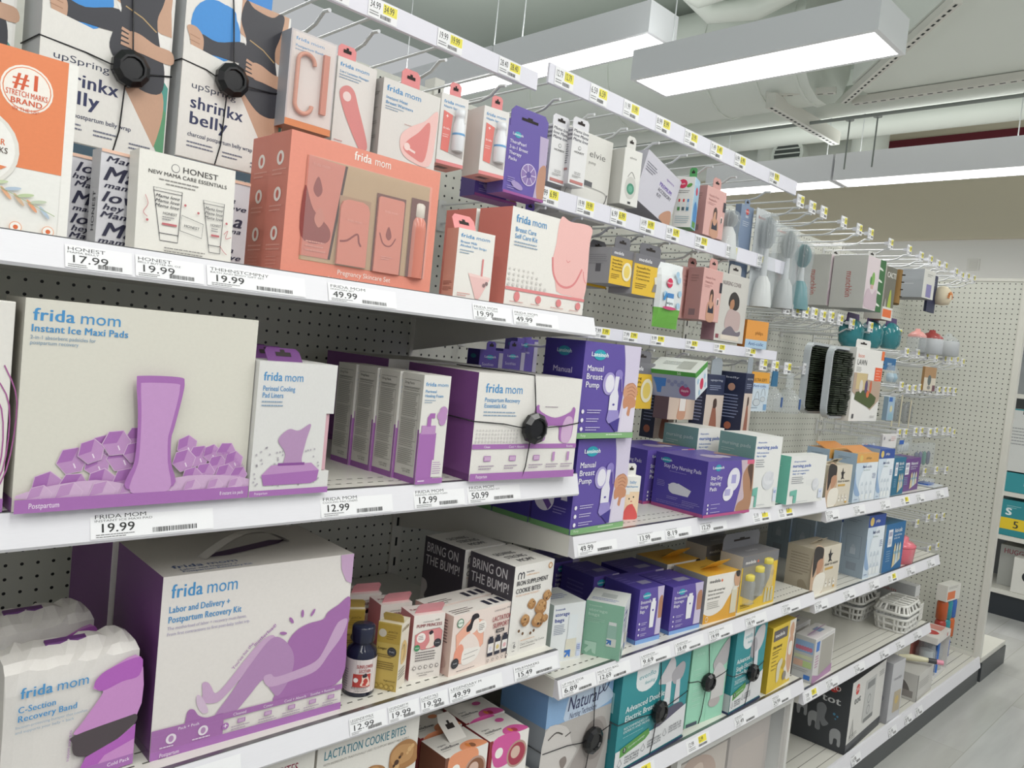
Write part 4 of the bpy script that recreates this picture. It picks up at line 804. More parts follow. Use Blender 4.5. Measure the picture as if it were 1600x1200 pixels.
# ================================================================== middle bay
shelf('middle bay upper shelf under the purple pump cartons and nursing pads', 1.217, 2.421, 1.11, 1.074, 1.115,
      [(1.228, '49.99', 'LANSINOH', 'MANUAL BREASTPUMP'), (1.432, '13.99', 'LANSINOH', 'NURSING PADS 36CT', 0, .12), (1.542, '8.19', 'BREAST PAD', 'REUSABLE PADS', 0, .11), (1.688, '12.29', 'LANSINOH', 'NURSING PADS 60CT', 0, .13), (1.955, '5.19', '', '', 1, .1), (2.10, '8.29', '', '', 1, .1)])
shelf('middle bay shelf under the milk storage bag cartons', 1.217, 2.421, .811, .78, .815,
      [(1.226, '6.89', 'UP MILK STOR', 'BREASTMILK BAGS', 0, .11), (1.34, '12.69', 'MILK STO BAG', 'BREASTMILK BAGS', 0, .12), (1.5, '9.69', 'LANSINOH', 'BREASTMILK BAGS 50CT', 0, .12), (1.64, '18.49', 'LANSINOH', 'BREASTMILK BAGS 100CT', 0, .13), (1.795, '19.99', 'MILK STO BAG', 'MEDELA STORAGE', 0, .12), (1.985, '18.99', 'MILK STO', 'BOTTLE SET', 0, .12), (2.20, '17.99', 'MEDELA', 'BOTTLE SET', 0, .12)])
shelf('middle bay low shelf under the wired breast pump cartons', 1.217, 2.421, .531, .497, .535,
      [(1.50, '29.99', '', '', 1, .11), (1.75, '12.99', '', '', 1, .11), (1.99, '31.49', 'EVENFLO', 'SINGLE PUMP', 0, .13), (2.21, '24.99', 'MEDELA', 'MANUAL PUMP', 0, .12)])
LW = '#ece9f2'
def arrow(f, u, v, s, k):
    a = f.a; f.poly([(u, v-s), (u+s*a, v-s), (u+s*a, v), (u+s*.7*a, v-.1*s), (u+.62*s*a, v-.42*s), (u+.22*s*a, v), (u, v-.22*s), (u+.36*s*a, v-.64*s), (u, v-.7*s)], k)
def manual(label, x, y, z, deg):
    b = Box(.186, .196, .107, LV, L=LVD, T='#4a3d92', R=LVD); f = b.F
    f.poly(smooth([(.68, 0), (.73, .2), (.75, .45), (.72, .72), (.67, .94)], 4, False)+[(1, .94), (1, 0)], '#d3cbe0'); f.poly([(.74, .94), (.78, .6), (.86, .52), (1, .5), (1, .94)], '#ddd6e6'); f.ell(.88, .5, .13, '#cf9a7a', .1); f.poly(smooth([(.76, .58), (.84, .54), (.99, .58), (.99, .66), (.92, .68), (.9, .76), (.85, .74), (.86, .66), (.78, .68)], 4), '#c78d6c')
    for i in range(4): f.line([(.8+.01*i, .43+.035*i), (.9, .4+.04*i), (.97, .43+.04*i)], .007, '#a86f54', sm=3)
    f.ell(.26, .13, .055, TE, .055); f.ell(.26, .13, .1, TE, .055); f.text('Lansinoh', .26, .148, .045, '#f0f6f8', 2, 'c', width=.3)
    for i, t in enumerate(('Manual', 'Breast', 'Pump')): f.text(t, .06, .3+.085*i, .06, '#f2f0f8', 1, width=(.29, .28, .24)[i])
    f.ell(.47, .42, .11, '#a79bd0', .12); f.ell(.48, .42, .075, '#e6e4ee', .095); f.ell(.63, .32, .065, '#8d80c4', .055); f.poly([(.57, .34), (.64, .34), (.63, .48), (.66, .55), (.66, .72), (.5, .72), (.5, .55), (.56, .48)], '#e3e1ec'); f.line([(.68, .34), (.71, .5)], .012, '#a79bd0')
    f.poly([(.48, .8), (.5, .7), (.68, .7), (.71, .8), (.66, .84), (.52, .84)], '#9a8fcb'); f.poly([(.54, .84), (.72, .78), (.71, .93), (.66, .93)], '#463a8e'); f.ell(.58, .64, .02, '#5a4ba0', .012)
    for i in range(3): f.ell(.06, .72+.09*i, .022, LW); f.micro(.13, .7+.09*i, .38, 2, .025, '#cfc8e6', seed=i)
    f.rect(0, .94, 1, 1, '#84b27c'); f.micro(.5, .955, .95, 1, .03, '#cfe0c8'); f.text('Pump', .06, .98, .025, '#dcead6', 0)
    g = b.L; g.rect(0, .94, 1, 1, '#6c9a66'); g.ell(.5, .12, .04, '#2a7f98', .04); g.ell(.5, .12, .085, '#2a7f98', .05); g.text('Lansinoh', .5, .135, .04, '#cfe0e8', 1, 'c', width=.38)
    if z > 1.2: g.text('Manual', .5, .34, .06, '#cfc8e6', 1, 'c', width=.5); g.text('Breast Pump', .5, .45, .06, '#cfc8e6', 1, 'c', width=.8)
    g.ell(.3, .68, .14, '#d8d2e4'); g.poly([(.12, .62), (.2, .56), (.5, .74), (.42, .8)], '#6a4a9a'); g.poly([(.76, .52), (.84, .52), (.88, .66), (.72, .66)], '#d8d2e4'); g.micro(.55, .74, .92, 3, .03, '#8f84c4')
    return at(b.done('pump_carton', label, group='purple manual pump cartons'), x, y, z, deg)
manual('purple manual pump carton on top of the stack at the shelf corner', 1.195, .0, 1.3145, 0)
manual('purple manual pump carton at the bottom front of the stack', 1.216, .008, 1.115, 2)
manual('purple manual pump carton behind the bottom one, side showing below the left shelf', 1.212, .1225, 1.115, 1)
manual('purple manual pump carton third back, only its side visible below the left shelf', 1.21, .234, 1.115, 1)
# baby thermometer style carton
b = Box(.046, .101, .05, '#eceae4', L='#dcd9d2'); f = b.F; f.rect(.02, .36, .98, .95, '#ecd0ae'); f.text('baby', .3, .17, .07, FB, 0, width=.42); f.text('Medi Dispenser', .06, .26, .04, FB, 1, width=.8); f.ell(.45, .52, .16, '#f0d4b2'); f.rect(.05, .3, .35, .42, '#eceae4'); f.ell(.35, .52, .02, '#2a2a2e'); f.ell(.62, .48, .02, '#2a2a2e'); f.ell(.5, .58, .025, '#c0504a', .012); f.blob([(.2, .72), (.45, .66), (.75, .72), (.97, .98), (.05, .98)], '#d85a58'); f.poly([(.3, .74), (.75, .74), (.6, .64), (.4, .65)], '#d85a58')
b.tabup(.2, .8, .028, '#e9e7e2', .01)
at(b.done('dispenser_carton', 'small white carton with cartoon baby in red bib, right of the purple stack'), 1.452, .055, 1.115, -14)
def stay(label, x, y, z, deg):
    b = Box(.215, .139, .155, LV, L='#4b3f96', T='#574899', R=LVD); f = b.F
    f.poly([(.7, 0), (.75, .25), (.74, .5), (.66, .95), (1, .95), (1, 0)], '#c9b6c0'); f.blob([(.78, .25), (.92, .05), (1, .12), (1, .95), (.7, .95), (.72, .8), (.84, .72), (.8, .5)], '#b08468'); f.blob([(.86, .15), (.98, .1), (.99, .6), (.95, .4)], '#5a4238'); f.rect(.84, .0, 1, .08, '#d86a86')
    f.ell(.22, .12, .055, TE); f.ell(.22, .12, .09, TE, .06); f.text('Lansinoh', .22, .14, .05, '#f0f6f8', 2, 'c', width=.24)
    for i, t in enumerate(('Stay Dry', 'Nursing', 'Pads')): f.text(t, .08, .33+.1*i, .07, '#f2f0f8', 1, width=(.24, .22, .15)[i])
    f.ell(.57, .35, .22, '#e4e2ec', .2, rot=60); f.ell(.48, .6, .17, '#e9e7f0', .13, rot=20); f.rect(.52, .26, .62, .42, '#a9a4d4'); f.rect(.4, .52, .52, .64, '#b4afd8')
    for i in range(3): f.ell(.08, .78+.07*i, .022, LW); f.micro(.14, .77+.07*i, .34, 1, .03, '#cfc8e6', seed=i)
    f.rect(0, .95, 1, 1, '#b85488')
    g = b.L; g.rect(0, .94, 1, 1, '#a24a80'); g.ell(.22, .12, .04, '#2a8fa4'); g.ell(.22, .12, .1, '#2a8fa4', .05); g.text('Lansinoh', .22, .135, .04, '#d8e6ee', 1, 'c', width=.22); g.text('Stay Dry Nursing Pads', .18, .25, .07, '#dcd6ee', 1, width=.72); g.micro(.3, .3, .8, 1, .03, '#8f84c4')
    g.ell(.42, .6, .12, '#cfcfd8', .1); g.ell(.6, .62, .12, '#c4c4d0', .08); g.poly([(.3, .55), (.5, .5), (.75, .58), (.7, .7), (.4, .7)], '#cfcfd8'); g.micro(.08, .5, .24, 4, .03, '#8f84c4'); g.micro(.3, .76, .55, 2, .03, '#8f84c4'); g.micro(.6, .78, .95, 3, .03, '#8f84c4'); g.micro(.1, .86, .95, 2, .03, '#7d72b8')
    t = b.T; t.ell(.5, .6, .2, '#a79bb8', .18); t.ell(.7, .65, .15, '#b9afc6', .12); t.blob([(.8, .4), (1, .3), (1, .7)], '#a07a68')
    return at(b.done('nursing_pad_carton', label, group='purple nursing pad cartons'), x, y, z, deg)
stay('purple nursing pad carton with sleeping face, at the shelf front', 1.682, -.016, 1.115, -2)
stay('purple nursing pad carton behind to the left of the front one', 1.665, .15, 1.115, -1)
def npad(label, x, y, z, deg, w=.129, h=.195, d=.115, lt=1, group='white nursing pad cartons'):
    b = Box(w, h, d, '#e7e7e4', L='#7fa6a0' if lt else '#6cb8a6', T='#dfe0dd'); f = b.F
    q = 1 if h > .15 else 1.35
    f.text('disposable', .08, .09*q, .022*q, '#2f62b8', 1, width=.33); f.text('nursing pads', .06, .17*q, .05*q, '#2458b4', 2, width=.78 if q == 1 else .5); f.text('leak protection', .07, .235*q, .025*q, '#4474bc', 1, width=.45); f.text('day or night', .07, .28*q, .025*q, '#4474bc', 1, width=.36); f.micro(.07, .32*q, .4, 4, .03*q, '#8d9098')
    f.ell(.6 if q == 1 else .74, .62, .15, '#d6d8dc', .13); f.ell(.62 if q == 1 else .74, .58, .13, '#e1e2e6', .1)
    for i in range(7): f.line([(.48+.05*i, .5), (.5+.04*i, .62)], .006, '#cccfd6')
    f.poly([(.06, .72), (.24, .7), (.24, .98), (.16, .98), (.16, .82), (.06, .82)], '#76b8a8'); f.rect(.84, .72, .96, .92, '#d9dfec'); f.text('60', .9, .8, .04, '#2f62b8', 1, 'c'); f.micro(.2, .95, .75, 1, .02, '#b5b9bd')
    g = b.L; g.text('nursing pads', .08, .17, .05, '#c4d6d0', 1, width=.8) if lt else None; g.micro(.08, .22, .5, 2, .03, '#b4cac4')
    return at(b.done('nursing_pad_box', label, group=group), x, y, z, deg)
npad('tall white nursing pad carton with green side, under the navy hanging cartons', 1.936, -.002, 1.115, -5)
npad('green sided nursing pad carton behind the tall white one, its front hidden by purple cartons', 1.895, .15, 1.115, -2, group=None)
npad('green sided nursing pad carton further left behind purple cartons', 1.66, .33, 1.115, 0, group=None, w=.16)
npad('soft white nursing pad pack with mint side at the right end of the shelf', 2.126, -.016, 1.115, -3, .212, .138, .05, 0, None)
# ---- milk bag shelf
def store(label, x, y, z, deg, w, h, d, k, white_left):
    b = Box(w, h, d, k, L='#c9d3cf' if white_left else '#8db8a2', T='#dcdedb', R='#dfe1df'); return b
def store_white(f, s=1):
    f.text('breastmilk', .06, .1, .035, '#3a4c9a', 1, width=.3*s); f.text('storage', .06, .2, .065, '#2a3f98', 2, width=.45*s); f.text('bags', .06, .3, .065, '#2a3f98', 2, width=.3*s); f.micro(.06, .35, .42*s, 6, .03, '#7f87a0')
    f.rect(.47, .62, .8, .95, '#dcd8c8'); f.rect(.5, .2, .78, .62, '#e2e7ea'); arrow(f, .46, .94, .13, '#3f78c8'); f.rect(.84, .72, .96, .84, '#c9d3ea'); f.rect(.84, .85, .96, .95, '#c9d3ea'); f.micro(.85, .75, .95, 3, .03, '#2a3f98'); f.poly([(.06, .8), (.26, .78), (.24, .96), (.14, 1), (.1, .98)], '#9cc7b4')
b = Box(.09, .128, .1, '#e4e7e8', L='#bccbc6', T='#dfe2e0'); store_white(b.F); b.T.micro(.1, .4, .9, 3, .1, '#7f87b8'); at(b.done('milk_bag_carton', 'white milk storage bag carton at the left shelf end beside the cookie carton'), 1.262, .065, .815, -9)
b = Box(.09, .128, .1, '#d4d8d8', L='#b4c3be', T='#d4d7d5'); store_white(b.F); b.tabup(.1, .9, .03, '#c9cecc', .03, 0); at(b.done('milk_bag_carton', 'white milk storage bag carton behind the one at the left shelf end'), 1.272, .175, .815, -9)
def mintbox(label, x, y, z, deg):
    b = Box(.086, .123, .105, '#86b39c', L='#7aa890', T='#dcdfdc', R='#e2e4e6'); f = b.F
    f.text('breastmilk', .08, .09, .03, '#b9d3c6', 0, width=.35); f.text('storage', .08, .18, .055, '#bcd6c8', 1, width=.5); f.text('bags', .08, .26, .055, '#bcd6c8', 1, width=.3); f.micro(.08, .31, .6, 3, .03, '#a3c6b4')
    f.rect(.62, .36, .86, .74, '#93b5a8'); f.rect(.64, .32, .84, .38, '#d3d8d6'); f.rect(.62, .62, .87, .77, '#c9cfc8'); arrow(f, .62, .74, .09, '#3f6fb0'); arrow(f, .06, .96, .22, '#a9cbb9')
    g = b.R; store_white(g); b.T.rect(.3, .3, .7, .6, '#b9bebc'); b.T.micro(.1, .7, .9, 2, .1, '#7f87b8')
    return at(b.done('mint_bag_carton', label), x, y, z, deg)
mintbox('mint green storage bag carton turned with its corner over the shelf edge', 1.372, .066, .815, -61)
def lbag(label, x, y, z, deg, w, h, d=.11):
    b = Box(w, h, d, LV, L='#473b92', T='#4f4299', R=LVD); f = b.F
    f.poly([(.72, 0), (.8, .3), (.78, .9), (1, .9), (1, 0)], '#c4bad6'); f.blob([(.84, .25), (.98, .2), (.99, .6), (.86, .62)], '#b17f62'); f.rect(.8, .6, 1, .9, '#cfc6de')
    f.ell(.3, .13, .05, TE); f.ell(.3, .13, .105, TE, .06); f.text('Lansinoh', .3, .145, .04, '#f0f6f8', 1, 'c', width=.32)
    for i, t in enumerate(('Breastmilk', 'Storage', 'Bags')): f.text(t, .07, .27+.085*i, .06, '#eeecf6', 1, width=(.43, .32, .2)[i])
    f.poly([(.5, .27), (.54, .25), (.54, .2), (.66, .2), (.66, .25), (.7, .27), (.7, .4), (.67, .74), (.51, .74), (.49, .4)], '#ebebf0'); f.ell(.6, .42, .025, '#5a4ba0', .02)
    for i in range(3): f.ell(.1, .63+.1*i, .02, LW); f.micro(.18, .62+.1*i, .42, 2, .03, '#cfc8e6', seed=i)
    f.rect(0, .92, 1, 1, '#7fa6dc'); b.L.rect(0, .92, 1, 1, '#6388c0'); b.L.micro(.2, .2, .8, 6, .08, '#6a5fae'); b.T.rect(.45, .55, .85, .75, '#9a96b4'); b.T.micro(.08, .2, .4, 4, .12, '#7a6fbc')
    return at(b.done('milk_bag_box', label, group='purple storage bag cartons'), x, y, z, deg)
lbag('narrow purple storage bag carton beside the mint green carton', 1.525, .031, .815, -4, .091, .132)
lbag('narrow purple storage bag carton in the second row behind the narrow front one', 1.50, .15, .815, -4, .091, .132)
lbag('narrow purple storage bag carton at the back of the shelf', 1.49, .27, .815, -2, .091, .135)
lbag('wide purple storage bag carton left of the yellow and white carton', 1.656, .025, .815, -4, .126, .12)
lbag('wide purple storage bag carton behind the wide front one', 1.655, .145, .815, -3, .126, .12)
def medb(label, x, y, z, deg):
    b = Box(.152, .127, .108, '#e8e4dd', L='#a7a5a4', T='#d8a83c', R='#e0b040'); f = b.F
    f.poly(smooth([(0, .78), (.15, .85), (.35, .84), (.55, .75), (.7, .55), (.8, .45), (1, .35)], 3, False)+[(1, 1), (0, 1)], '#e0a63c'); f.text('medela', .08, .16, .07, '#3a3638', 2, width=.32); f.poly([(.45, .1), (.48, .14), (.45, .18), (.42, .14)], '#d8693c')
    f.text('Breast milk storage bags', .07, .34, .045, '#4a4648', 1, width=.5); f.text('Sachets de conservation', .07, .42, .045, '#4a4648', 1, width=.46); f.text('pour lait maternel', .07, .5, .045, '#4a4648', 1, width=.36); f.micro(.07, .56, .45, 4, .04, '#a39f9a')
    f.blob([(.84, .03), (.98, .02), (.99, .3), (.88, .32), (.82, .18)], '#c99f80'); f.blob([(.86, .0), (.98, .0), (.97, .12), (.88, .1)], '#33302f'); f.rect(.78, .38, .96, .9, '#d6cfb8'); f.rect(.82, .32, .92, .4, '#e2dfd4'); f.ell(.1, .91, .05, '#e8e4dd', .055); f.ell(.1, .91, .04, '#e0a63c')
    b.T.text('medela', .5, .45, .09, '#7a5a1e', 1, 'c', width=.26)
    bb = Box.__new__(Box); bb.w, bb.h, bb.mb = b.w, b.h, b.mb; bb.tabup(.25, .75, .035, '#dfae3e', .05, -1.3, False)
    return at(b.done('storage_bag_carton', label, group='yellow topped bag cartons'), x, y, z, deg)
medb('yellow topped white storage bag carton with flap, in front', 1.807, .021, .815, -4)
medb('yellow topped white storage bag carton behind the front one', 1.80, .14, .815, -3)
def bottle_mesh(m, c, r, h, k='clear', ring='#d8c23ap', n=18):
    m.lathe([(r*.9, 0), (r, .003), (r, h*.62), (r*.8, h*.7), (r*.62, h*.72)], k, c, n)
    if ring: m.lathe([(r*.82, h*.7), (r*.84, h*.71), (r*.84, h*.84), (r*.7, h*.86), (0, h*.87)], ring, c, n)
def medbox(label, x, y, z, deg, inner=True):
    b = Box(.204, .157, .07, '#e3bd3a', L='#c9c4ba', T='#7d7c80', R='#e0b73a'); f = b.F
    f.rect(0, 0, 1, .2, '#77767a'); f.text('medela', .08, .15, .06, '#ece9e6', 2, width=.28); f.poly([(.42, .1), (.45, .13), (.42, .16), (.39, .13)], '#d8693c')
    f.poly([(.03, .2), (.84, .2), (.8, .5), (.62, .78), (.4, .86), (.2, .78), (.03, .7)], '#8b8576'); f.micro(.06, .9, .5, 2, .03, '#6a5520'); f.text('Bottle Set', .06, .895, .03, '#4a3c14', 1); f.ell(.88, .42, .06, '#c9a02e')
    for i in range(3): f.poly([(.7+.09*i, .74), (.76+.09*i, .74), (.77+.09*i, .95), (.69+.09*i, .95)], '#c9c4a8'); f.rect(.71+.09*i, .68, .75+.09*i, .75, '#d9d2b0')
    b.T.text('medela', .5, .6, .2, '#bdbcc0', 1, 'c', width=.3)
    b.tabup(0, 1, .045, '#75757a', .066)
    o = b.done('bottle_set_carton', label, group='grey and yellow bottle set cartons', bevel=0)
    if inner:
        for i, u in enumerate((.2, .45, .68)):
            m = MB(); bottle_mesh(m, (u*.204, -.001, .022+.018*i), .02, .095, 'clear2', '#d9c95ap'); m.obj('milk_bottle', o)
    return at(o, x, y, z, deg)
medbox('grey and yellow windowed bottle set carton at the shelf front', 1.984, .02, .815, -1)
medbox('grey and yellow bottle set carton behind the windowed one', 1.985, .135, .815, -1, False)
# ---- pump shelf
b = Box(.222, .24, .135, '#cfd0d2', L='#6f8fb4', T='#b3c6da', R='#9fb4cc'); f = b.F
f.rect(0, 0, 1, .31, '#8fb3da'); f.poly(smooth([(.3, .1), (.3, .34), (.95, .28), (.98, .18), (.7, .02), (.35, .0)], 3), '#c3d3e6'); f.text('NUBY', .45, .085, .035, '#c04a50', 2, width=.18); f.text('Natural', .29, .225, .13, '#262a5a', 1, width=.48, shear=.22); f.text('Nursing Technology', .33, .3, .055, '#262a5a', 0, width=.42, shear=.25)
f.line([(.77, .17), (.84, .14), (.86, .08), (.82, .1), (.86, .16), (.92, .1), (.9, .06)], .012, '#262a5a', sm=4)
f.poly([(0, .31), (1, .31), (1, .95), (0, .95)], '#b7b2ae'); f.poly(smooth([(0, .34), (.3, .36), (.42, .55), (.5, .62), (.44, .7), (.36, .78), (.3, .95), (0, .95)], 4), '#cfcac6'); f.poly(smooth([(.5, .95), (.42, .78), (.55, .62), (.6, .5), (.72, .4), (.9, .42), (.97, .6), (.9, .8), (.8, .95)], 4), '#a49c98')
f.ell(.76, .6, .16, '#8f8783', .2, rot=20); f.ell(.76, .6, .1, '#aba39f', .14, rot=20); f.line([(.05, .42), (.16, .38), (.26, .42)], .014, '#4f4a48', sm=4); f.line([(.3, .45), (.38, .43)], .012, '#4f4a48'); f.blob([(.25, .66), (.33, .64), (.36, .7), (.3, .75)], '#8a7f7a'); f.rect(0, .95, 1, 1, '#6aa0dc')
b.L.rect(0, 0, 1, .31, '#6a8fba'); b.L.rect(0, .31, 1, .97, '#8b9097')
nat = at(b.done('nursing_carton', 'blue and grey carton with nursing baby photo under the left shelf corner'), 1.222, .02, .5355, 0)
TL = '#2e8f97'
def even(label, x, y, z, deg, w, h, double):
    b = Box(w, h, .085, TL, L='#257a82', T='#2a858c', R='#257a82'); f = b.F
    f.poly([(.22 if not double else .19, 0), (.58 if not double else .5, 0), (.58 if not double else .5, .14)]+[((.4 if not double else .345)+(.18 if not double else .155)*math.cos(t*PI/8), .14+.12*math.sin(t*PI/8)) for t in range(9)]+[(.22 if not double else .19, .14)], '#e4e8ea')
    c = .4 if not double else .345; f.text('evenflo', c, .12, .05, '#3f9aa4', 0, 'c', width=.24); f.text('feeding', c+.04, .19, .035, '#5aa8b0', 0, 'c', width=.15, shear=.3)
    k = '#c9c6ca'; kd = '#a9a6ac'
    if double:
        f.blob([(.52, .24), (.62, .1), (.7, .02), (.76, .1), (.76, .24), (.7, .3), (.6, .28)], k); f.blob([(.72, .2), (.85, .12), (.92, .16), (.9, .28), (.8, .34), (.74, .3)], kd); f.poly([(.64, .28), (.72, .28), (.73, .55), (.63, .55)], '#dcdbe0'); f.poly([(.8, .3), (.86, .3), (.88, .56), (.79, .56)], '#d3d2d8'); f.blob([(.55, .62), (.62, .58), (.92, .58), (.94, .72), (.6, .78), (.52, .74)], '#56546a')
    else:
        f.blob([(.55, .2), (.7, .05), (.9, .04), (.92, .2), (.82, .32), (.66, .36)], k); f.ell(.6, .28, .09, kd, .13); f.poly([(.66, .34), (.76, .32), (.78, .56), (.64, .56)], '#dcdbe0'); f.blob([(.58, .64), (.8, .58), (.88, .68), (.66, .76)], '#5a5a70')
    t = ('Advanced Double', 'Electric Breast Pump') if double else ('Advanced', 'Single Electric')
    f.text(t[0], .08, .4, .06, '#e3eef0', 2, width=.55 if double else .42); f.text(t[1], .08, .49, .06, '#e3eef0', 2, width=.62 if double else .55)
    if not double: f.text('Breast Pump', .08, .56, .055, '#e3eef0', 2, width=.46)
    f.text('RECOMMENDED BY', .08, .57 if double else .62, .025, '#d3e4e6', 1, width=.34); f.text('EXPERTS AND MOMS', .08, .605 if double else .65, .025, '#d3e4e6', 1, width=.36); f.micro(.08, .64 if double else .68, .5, 1, .025, '#7fbcc0')
    f.poly([(0, .76), (.3, .76), (.45, .72), (.6, .72), (1, .62), (1, .96), (0, .96)], '#dfe0e2'); f.poly([(.06, .75), (.44, .68), (.46, .74), (.4, .78), (.06, .84)], '#5c9a4a'); f.ell(.12, .78, .03, '#24302a'); f.text('3', .12, .795, .035, '#e6f0e2', 2, 'c'); f.text('Comfort settings', .17, .785, .022, '#e6f0e2', 0, width=.22, ang=9)
    for i, (a1, a2, a3) in enumerate((('MAXIMIZES', 'YOUR MILK', 'OUTPUT'), ('COMFORTABLY', 'QUIET ON', 'BREASTS'), ('QUIET &', 'PORTABLE FOR', 'EVERYDAY USE'))):
        u = .07+.31*i; v = .88-.035*i
        if not double and i > 1: break
        f.line([(u, v-.03), (u+.03, v+.03), (u, v+.05), (u-.03, v+.03)], .006, '#5a5f66', True)
        for j, q in enumerate((a1, a2, a3)): f.text(q, u+.06, v+.028*j-.01, .02, '#5a5f66', 1, width=.2)
    f.rect(0, .97, 1, 1, '#2a3358')
    g = b.L; g.rect(.3, .2, .8, .4, '#8fb9bd'); g.rect(.3, .48, .8, .66, '#4d5f66'); g.rect(.25, .7, .75, .8, '#7fa9ad'); g.rect(0, .97, 1, 1, '#2a3358')
    if not double: g.rect(0, .76, 1, .97, '#b9bdc0'); g.ell(.5, .4, .1, '#8f9aa0', .12); g.rect(.3, .2, .8, .4, '#257a82')
    g.micro(.3, .23, .75, 4, .03, '#3f5f66')
    return at(b.done('electric_pump_carton', label), x, y, z, deg)
evd = even('large teal breast pump carton with two grey pumps, bound by a black tag', 1.448, -.002, .535, 2.5, .305, .236, True)
evs = even('narrower teal breast pump carton with one pump, beside the yellow carton', 1.972, .004, .535, 2, .189, .231, False)
b = Box(.168, .222, .09, '#9fd8bd', L='#8cc9ae', T='#93d0b5'); f = b.F
f.text('elvie', .12, .14, .045, '#c4ecd8', 0, width=.2); f.micro(.08, .3, .36, 1, .03, '#bfe6d3'); 
for i in range(6): f.micro(.1, .36+.075*i, .36, 2, .022, '#bfe6d3', seed=i)
f.poly([(.5, 0), (.505, 0), (.505, 1), (.5, 1)], '#86c2a8'); f.blob([(.58, .3), (.72, .16), (.94, .02), (.99, .06), (.98, .3), (.86, .36), (.7, .42)], '#b5b1b3'); f.blob([(.6, .42), (.74, .3), (.92, .4), (.95, .5), (.7, .5)], '#ccc9ca'); f.ell(.72, .78, .12, '#b9b1b0', .07); f.rect(.6, .42, .95, .74, '#d0cdcb'); f.rect(.02, .95, .3, .99, '#3c4a5a')
mint = at(b.done('mint_pump_carton', 'mint green pump carton standing between the two teal cartons'), 1.795, .03, .535, -4)
b = Box(.17, .2, .07, '#e3c33a', L='#b59a2c', T='#c9ad34', R='#e3c33a'); f = b.F; f.poly([(.72, .0), (1, 0), (1, .95), (.82, .95), (.66, .75), (.7, .4)], '#e6ded2'); f.blob([(.76, .12), (.86, .04), (.94, .12), (.92, .24), (.8, .26)], '#d0a284'); f.blob([(.78, .26), (.94, .28), (.98, .6), (.9, .85), (.76, .7), (.72, .45)], '#cfa286'); f.blob([(.78, .36), (.92, .36), (.9, .55), (.78, .52)], '#ece6dc')
f.poly([(.06, .06), (.64, .06), (.64, .22), (.06, .22)], '#5f5a5e'); f.text('medela', .12, .17, .06, '#efece8', 2, width=.4); f.text('Harmony', .08, .34, .05, '#4a3c14', 2, width=.38); f.micro(.08, .38, .5, 2, .035, '#6a561c')
for i in range(4): f.micro(.08, .47+.06*i, .36, 1, .03, '#6a561c', seed=i)
f.blob([(.34, .62), (.5, .54), (.56, .6), (.48, .72), (.46, .86), (.36, .88)], '#d9d2b8'); f.ell(.62, .66, .07, '#c9aa34'); f.ell(.7, .85, .07, '#8f8880')
at(b.done('yellow_pump_carton', 'bright yellow carton with baby photo at the right end of the pump shelf'), 2.197, .008, .535, 3)

# ---- security tags
def security(par_box, label, u, v, r=.024):
    """a black ratcheting hub with four cords that run round the carton"""
    w, h, d = par_box.data_size
    x, z = u*w, h*(1-v)
    t = thing('security_tag', label, 'security tag', par_box.location, par_box.rotation_euler[2], 'black security tags')
    m = MB(); n = 10
    def ring(rr, y): return [(x+rr*math.cos(2*PI*i/n+.3), y, z+rr*math.sin(2*PI*i/n+.3)) for i in range(n)]
    R0, R1, R2, R3 = ring(r*.8, -.001), ring(r, -.007), ring(r, -.016), ring(r*.72, -.022)
    R4 = ring(r*.6, -.022); R5 = ring(r*.55, -.0185)
    for A, B in ((R0, R1), (R1, R2), (R2, R3), (R3, R4), (R4, R5)):
        for i in range(n): m.poly([A[i], A[(i+1) % n], B[(i+1) % n], B[i]], '#0b0b0ep')
    m.poly(R5, '#0f0f13p'); m.poly(R0[::-1], '#0b0b0ep'); m.obj('hub', t)
    e = .0015; k = '#14141ap'
    m = MB(); m.tube([(x-r*.9, -.006, z), (x*.5, -.002, z+.006), (-e, -e, z+.01), (-e, d, z+.012)], .0011, k, 5); m.obj('cord', t)
    m = MB(); m.tube([(x+r*.9, -.006, z), (w*.85, -.002, z+.004), (w+e, -e, z+.01), (w+e, d, z+.012)], .0011, k, 5); m.obj('cord', t)
    m = MB(); m.tube([(x+.004, -.006, z+r*.9), (x-.001, -.002, h*.9), (x-.004, -e, h+e), (x-.02, d, h+e)], .0011, k, 5); m.obj('cord', t)
    m = MB(); m.tube([(x-.004, -.006, z-r*.9), (x-.006, -.003, h*.12), (x-.012, -e, .001)], .0011, k, 5); m.obj('cord', t)
for o, s in ((wb1, (.17, .26, .075)), (wb2, (.17, .26, .075)), (kit1, (.258, .19, .215)), (nat, (.222, .24, .135)), (evd, (.305, .236, .085)), (mint, (.168, .222, .09)), (evs, (.189, .231, .085))):
    o_s = s
    class _B: pass
    p = _B(); p.data_size = s; p.location = o.location.copy(); p.rotation_euler = o.rotation_euler.copy()
    if o is wb1: security(p, 'black security tag on the left belly wrap carton', .65, .55, .026)
    elif o is wb2: security(p, 'black security tag on the right belly wrap carton', .43, .5, .026)
    elif o is kit1: security(p, 'black security tag with cords on the wide white kit carton', .52, .5, .029)
    elif o is nat: security(p, 'black security tag on the blue and grey nursing carton', .69, .57, .03)
    elif o is evd: security(p, 'black security tag on the large teal carton', .53, .53, .028)
    elif o is mint: security(p, 'black security tag on the mint green pump carton', .42, .48, .025)
    else: security(p, 'black security tag on the narrower teal carton', .55, .57, .025)
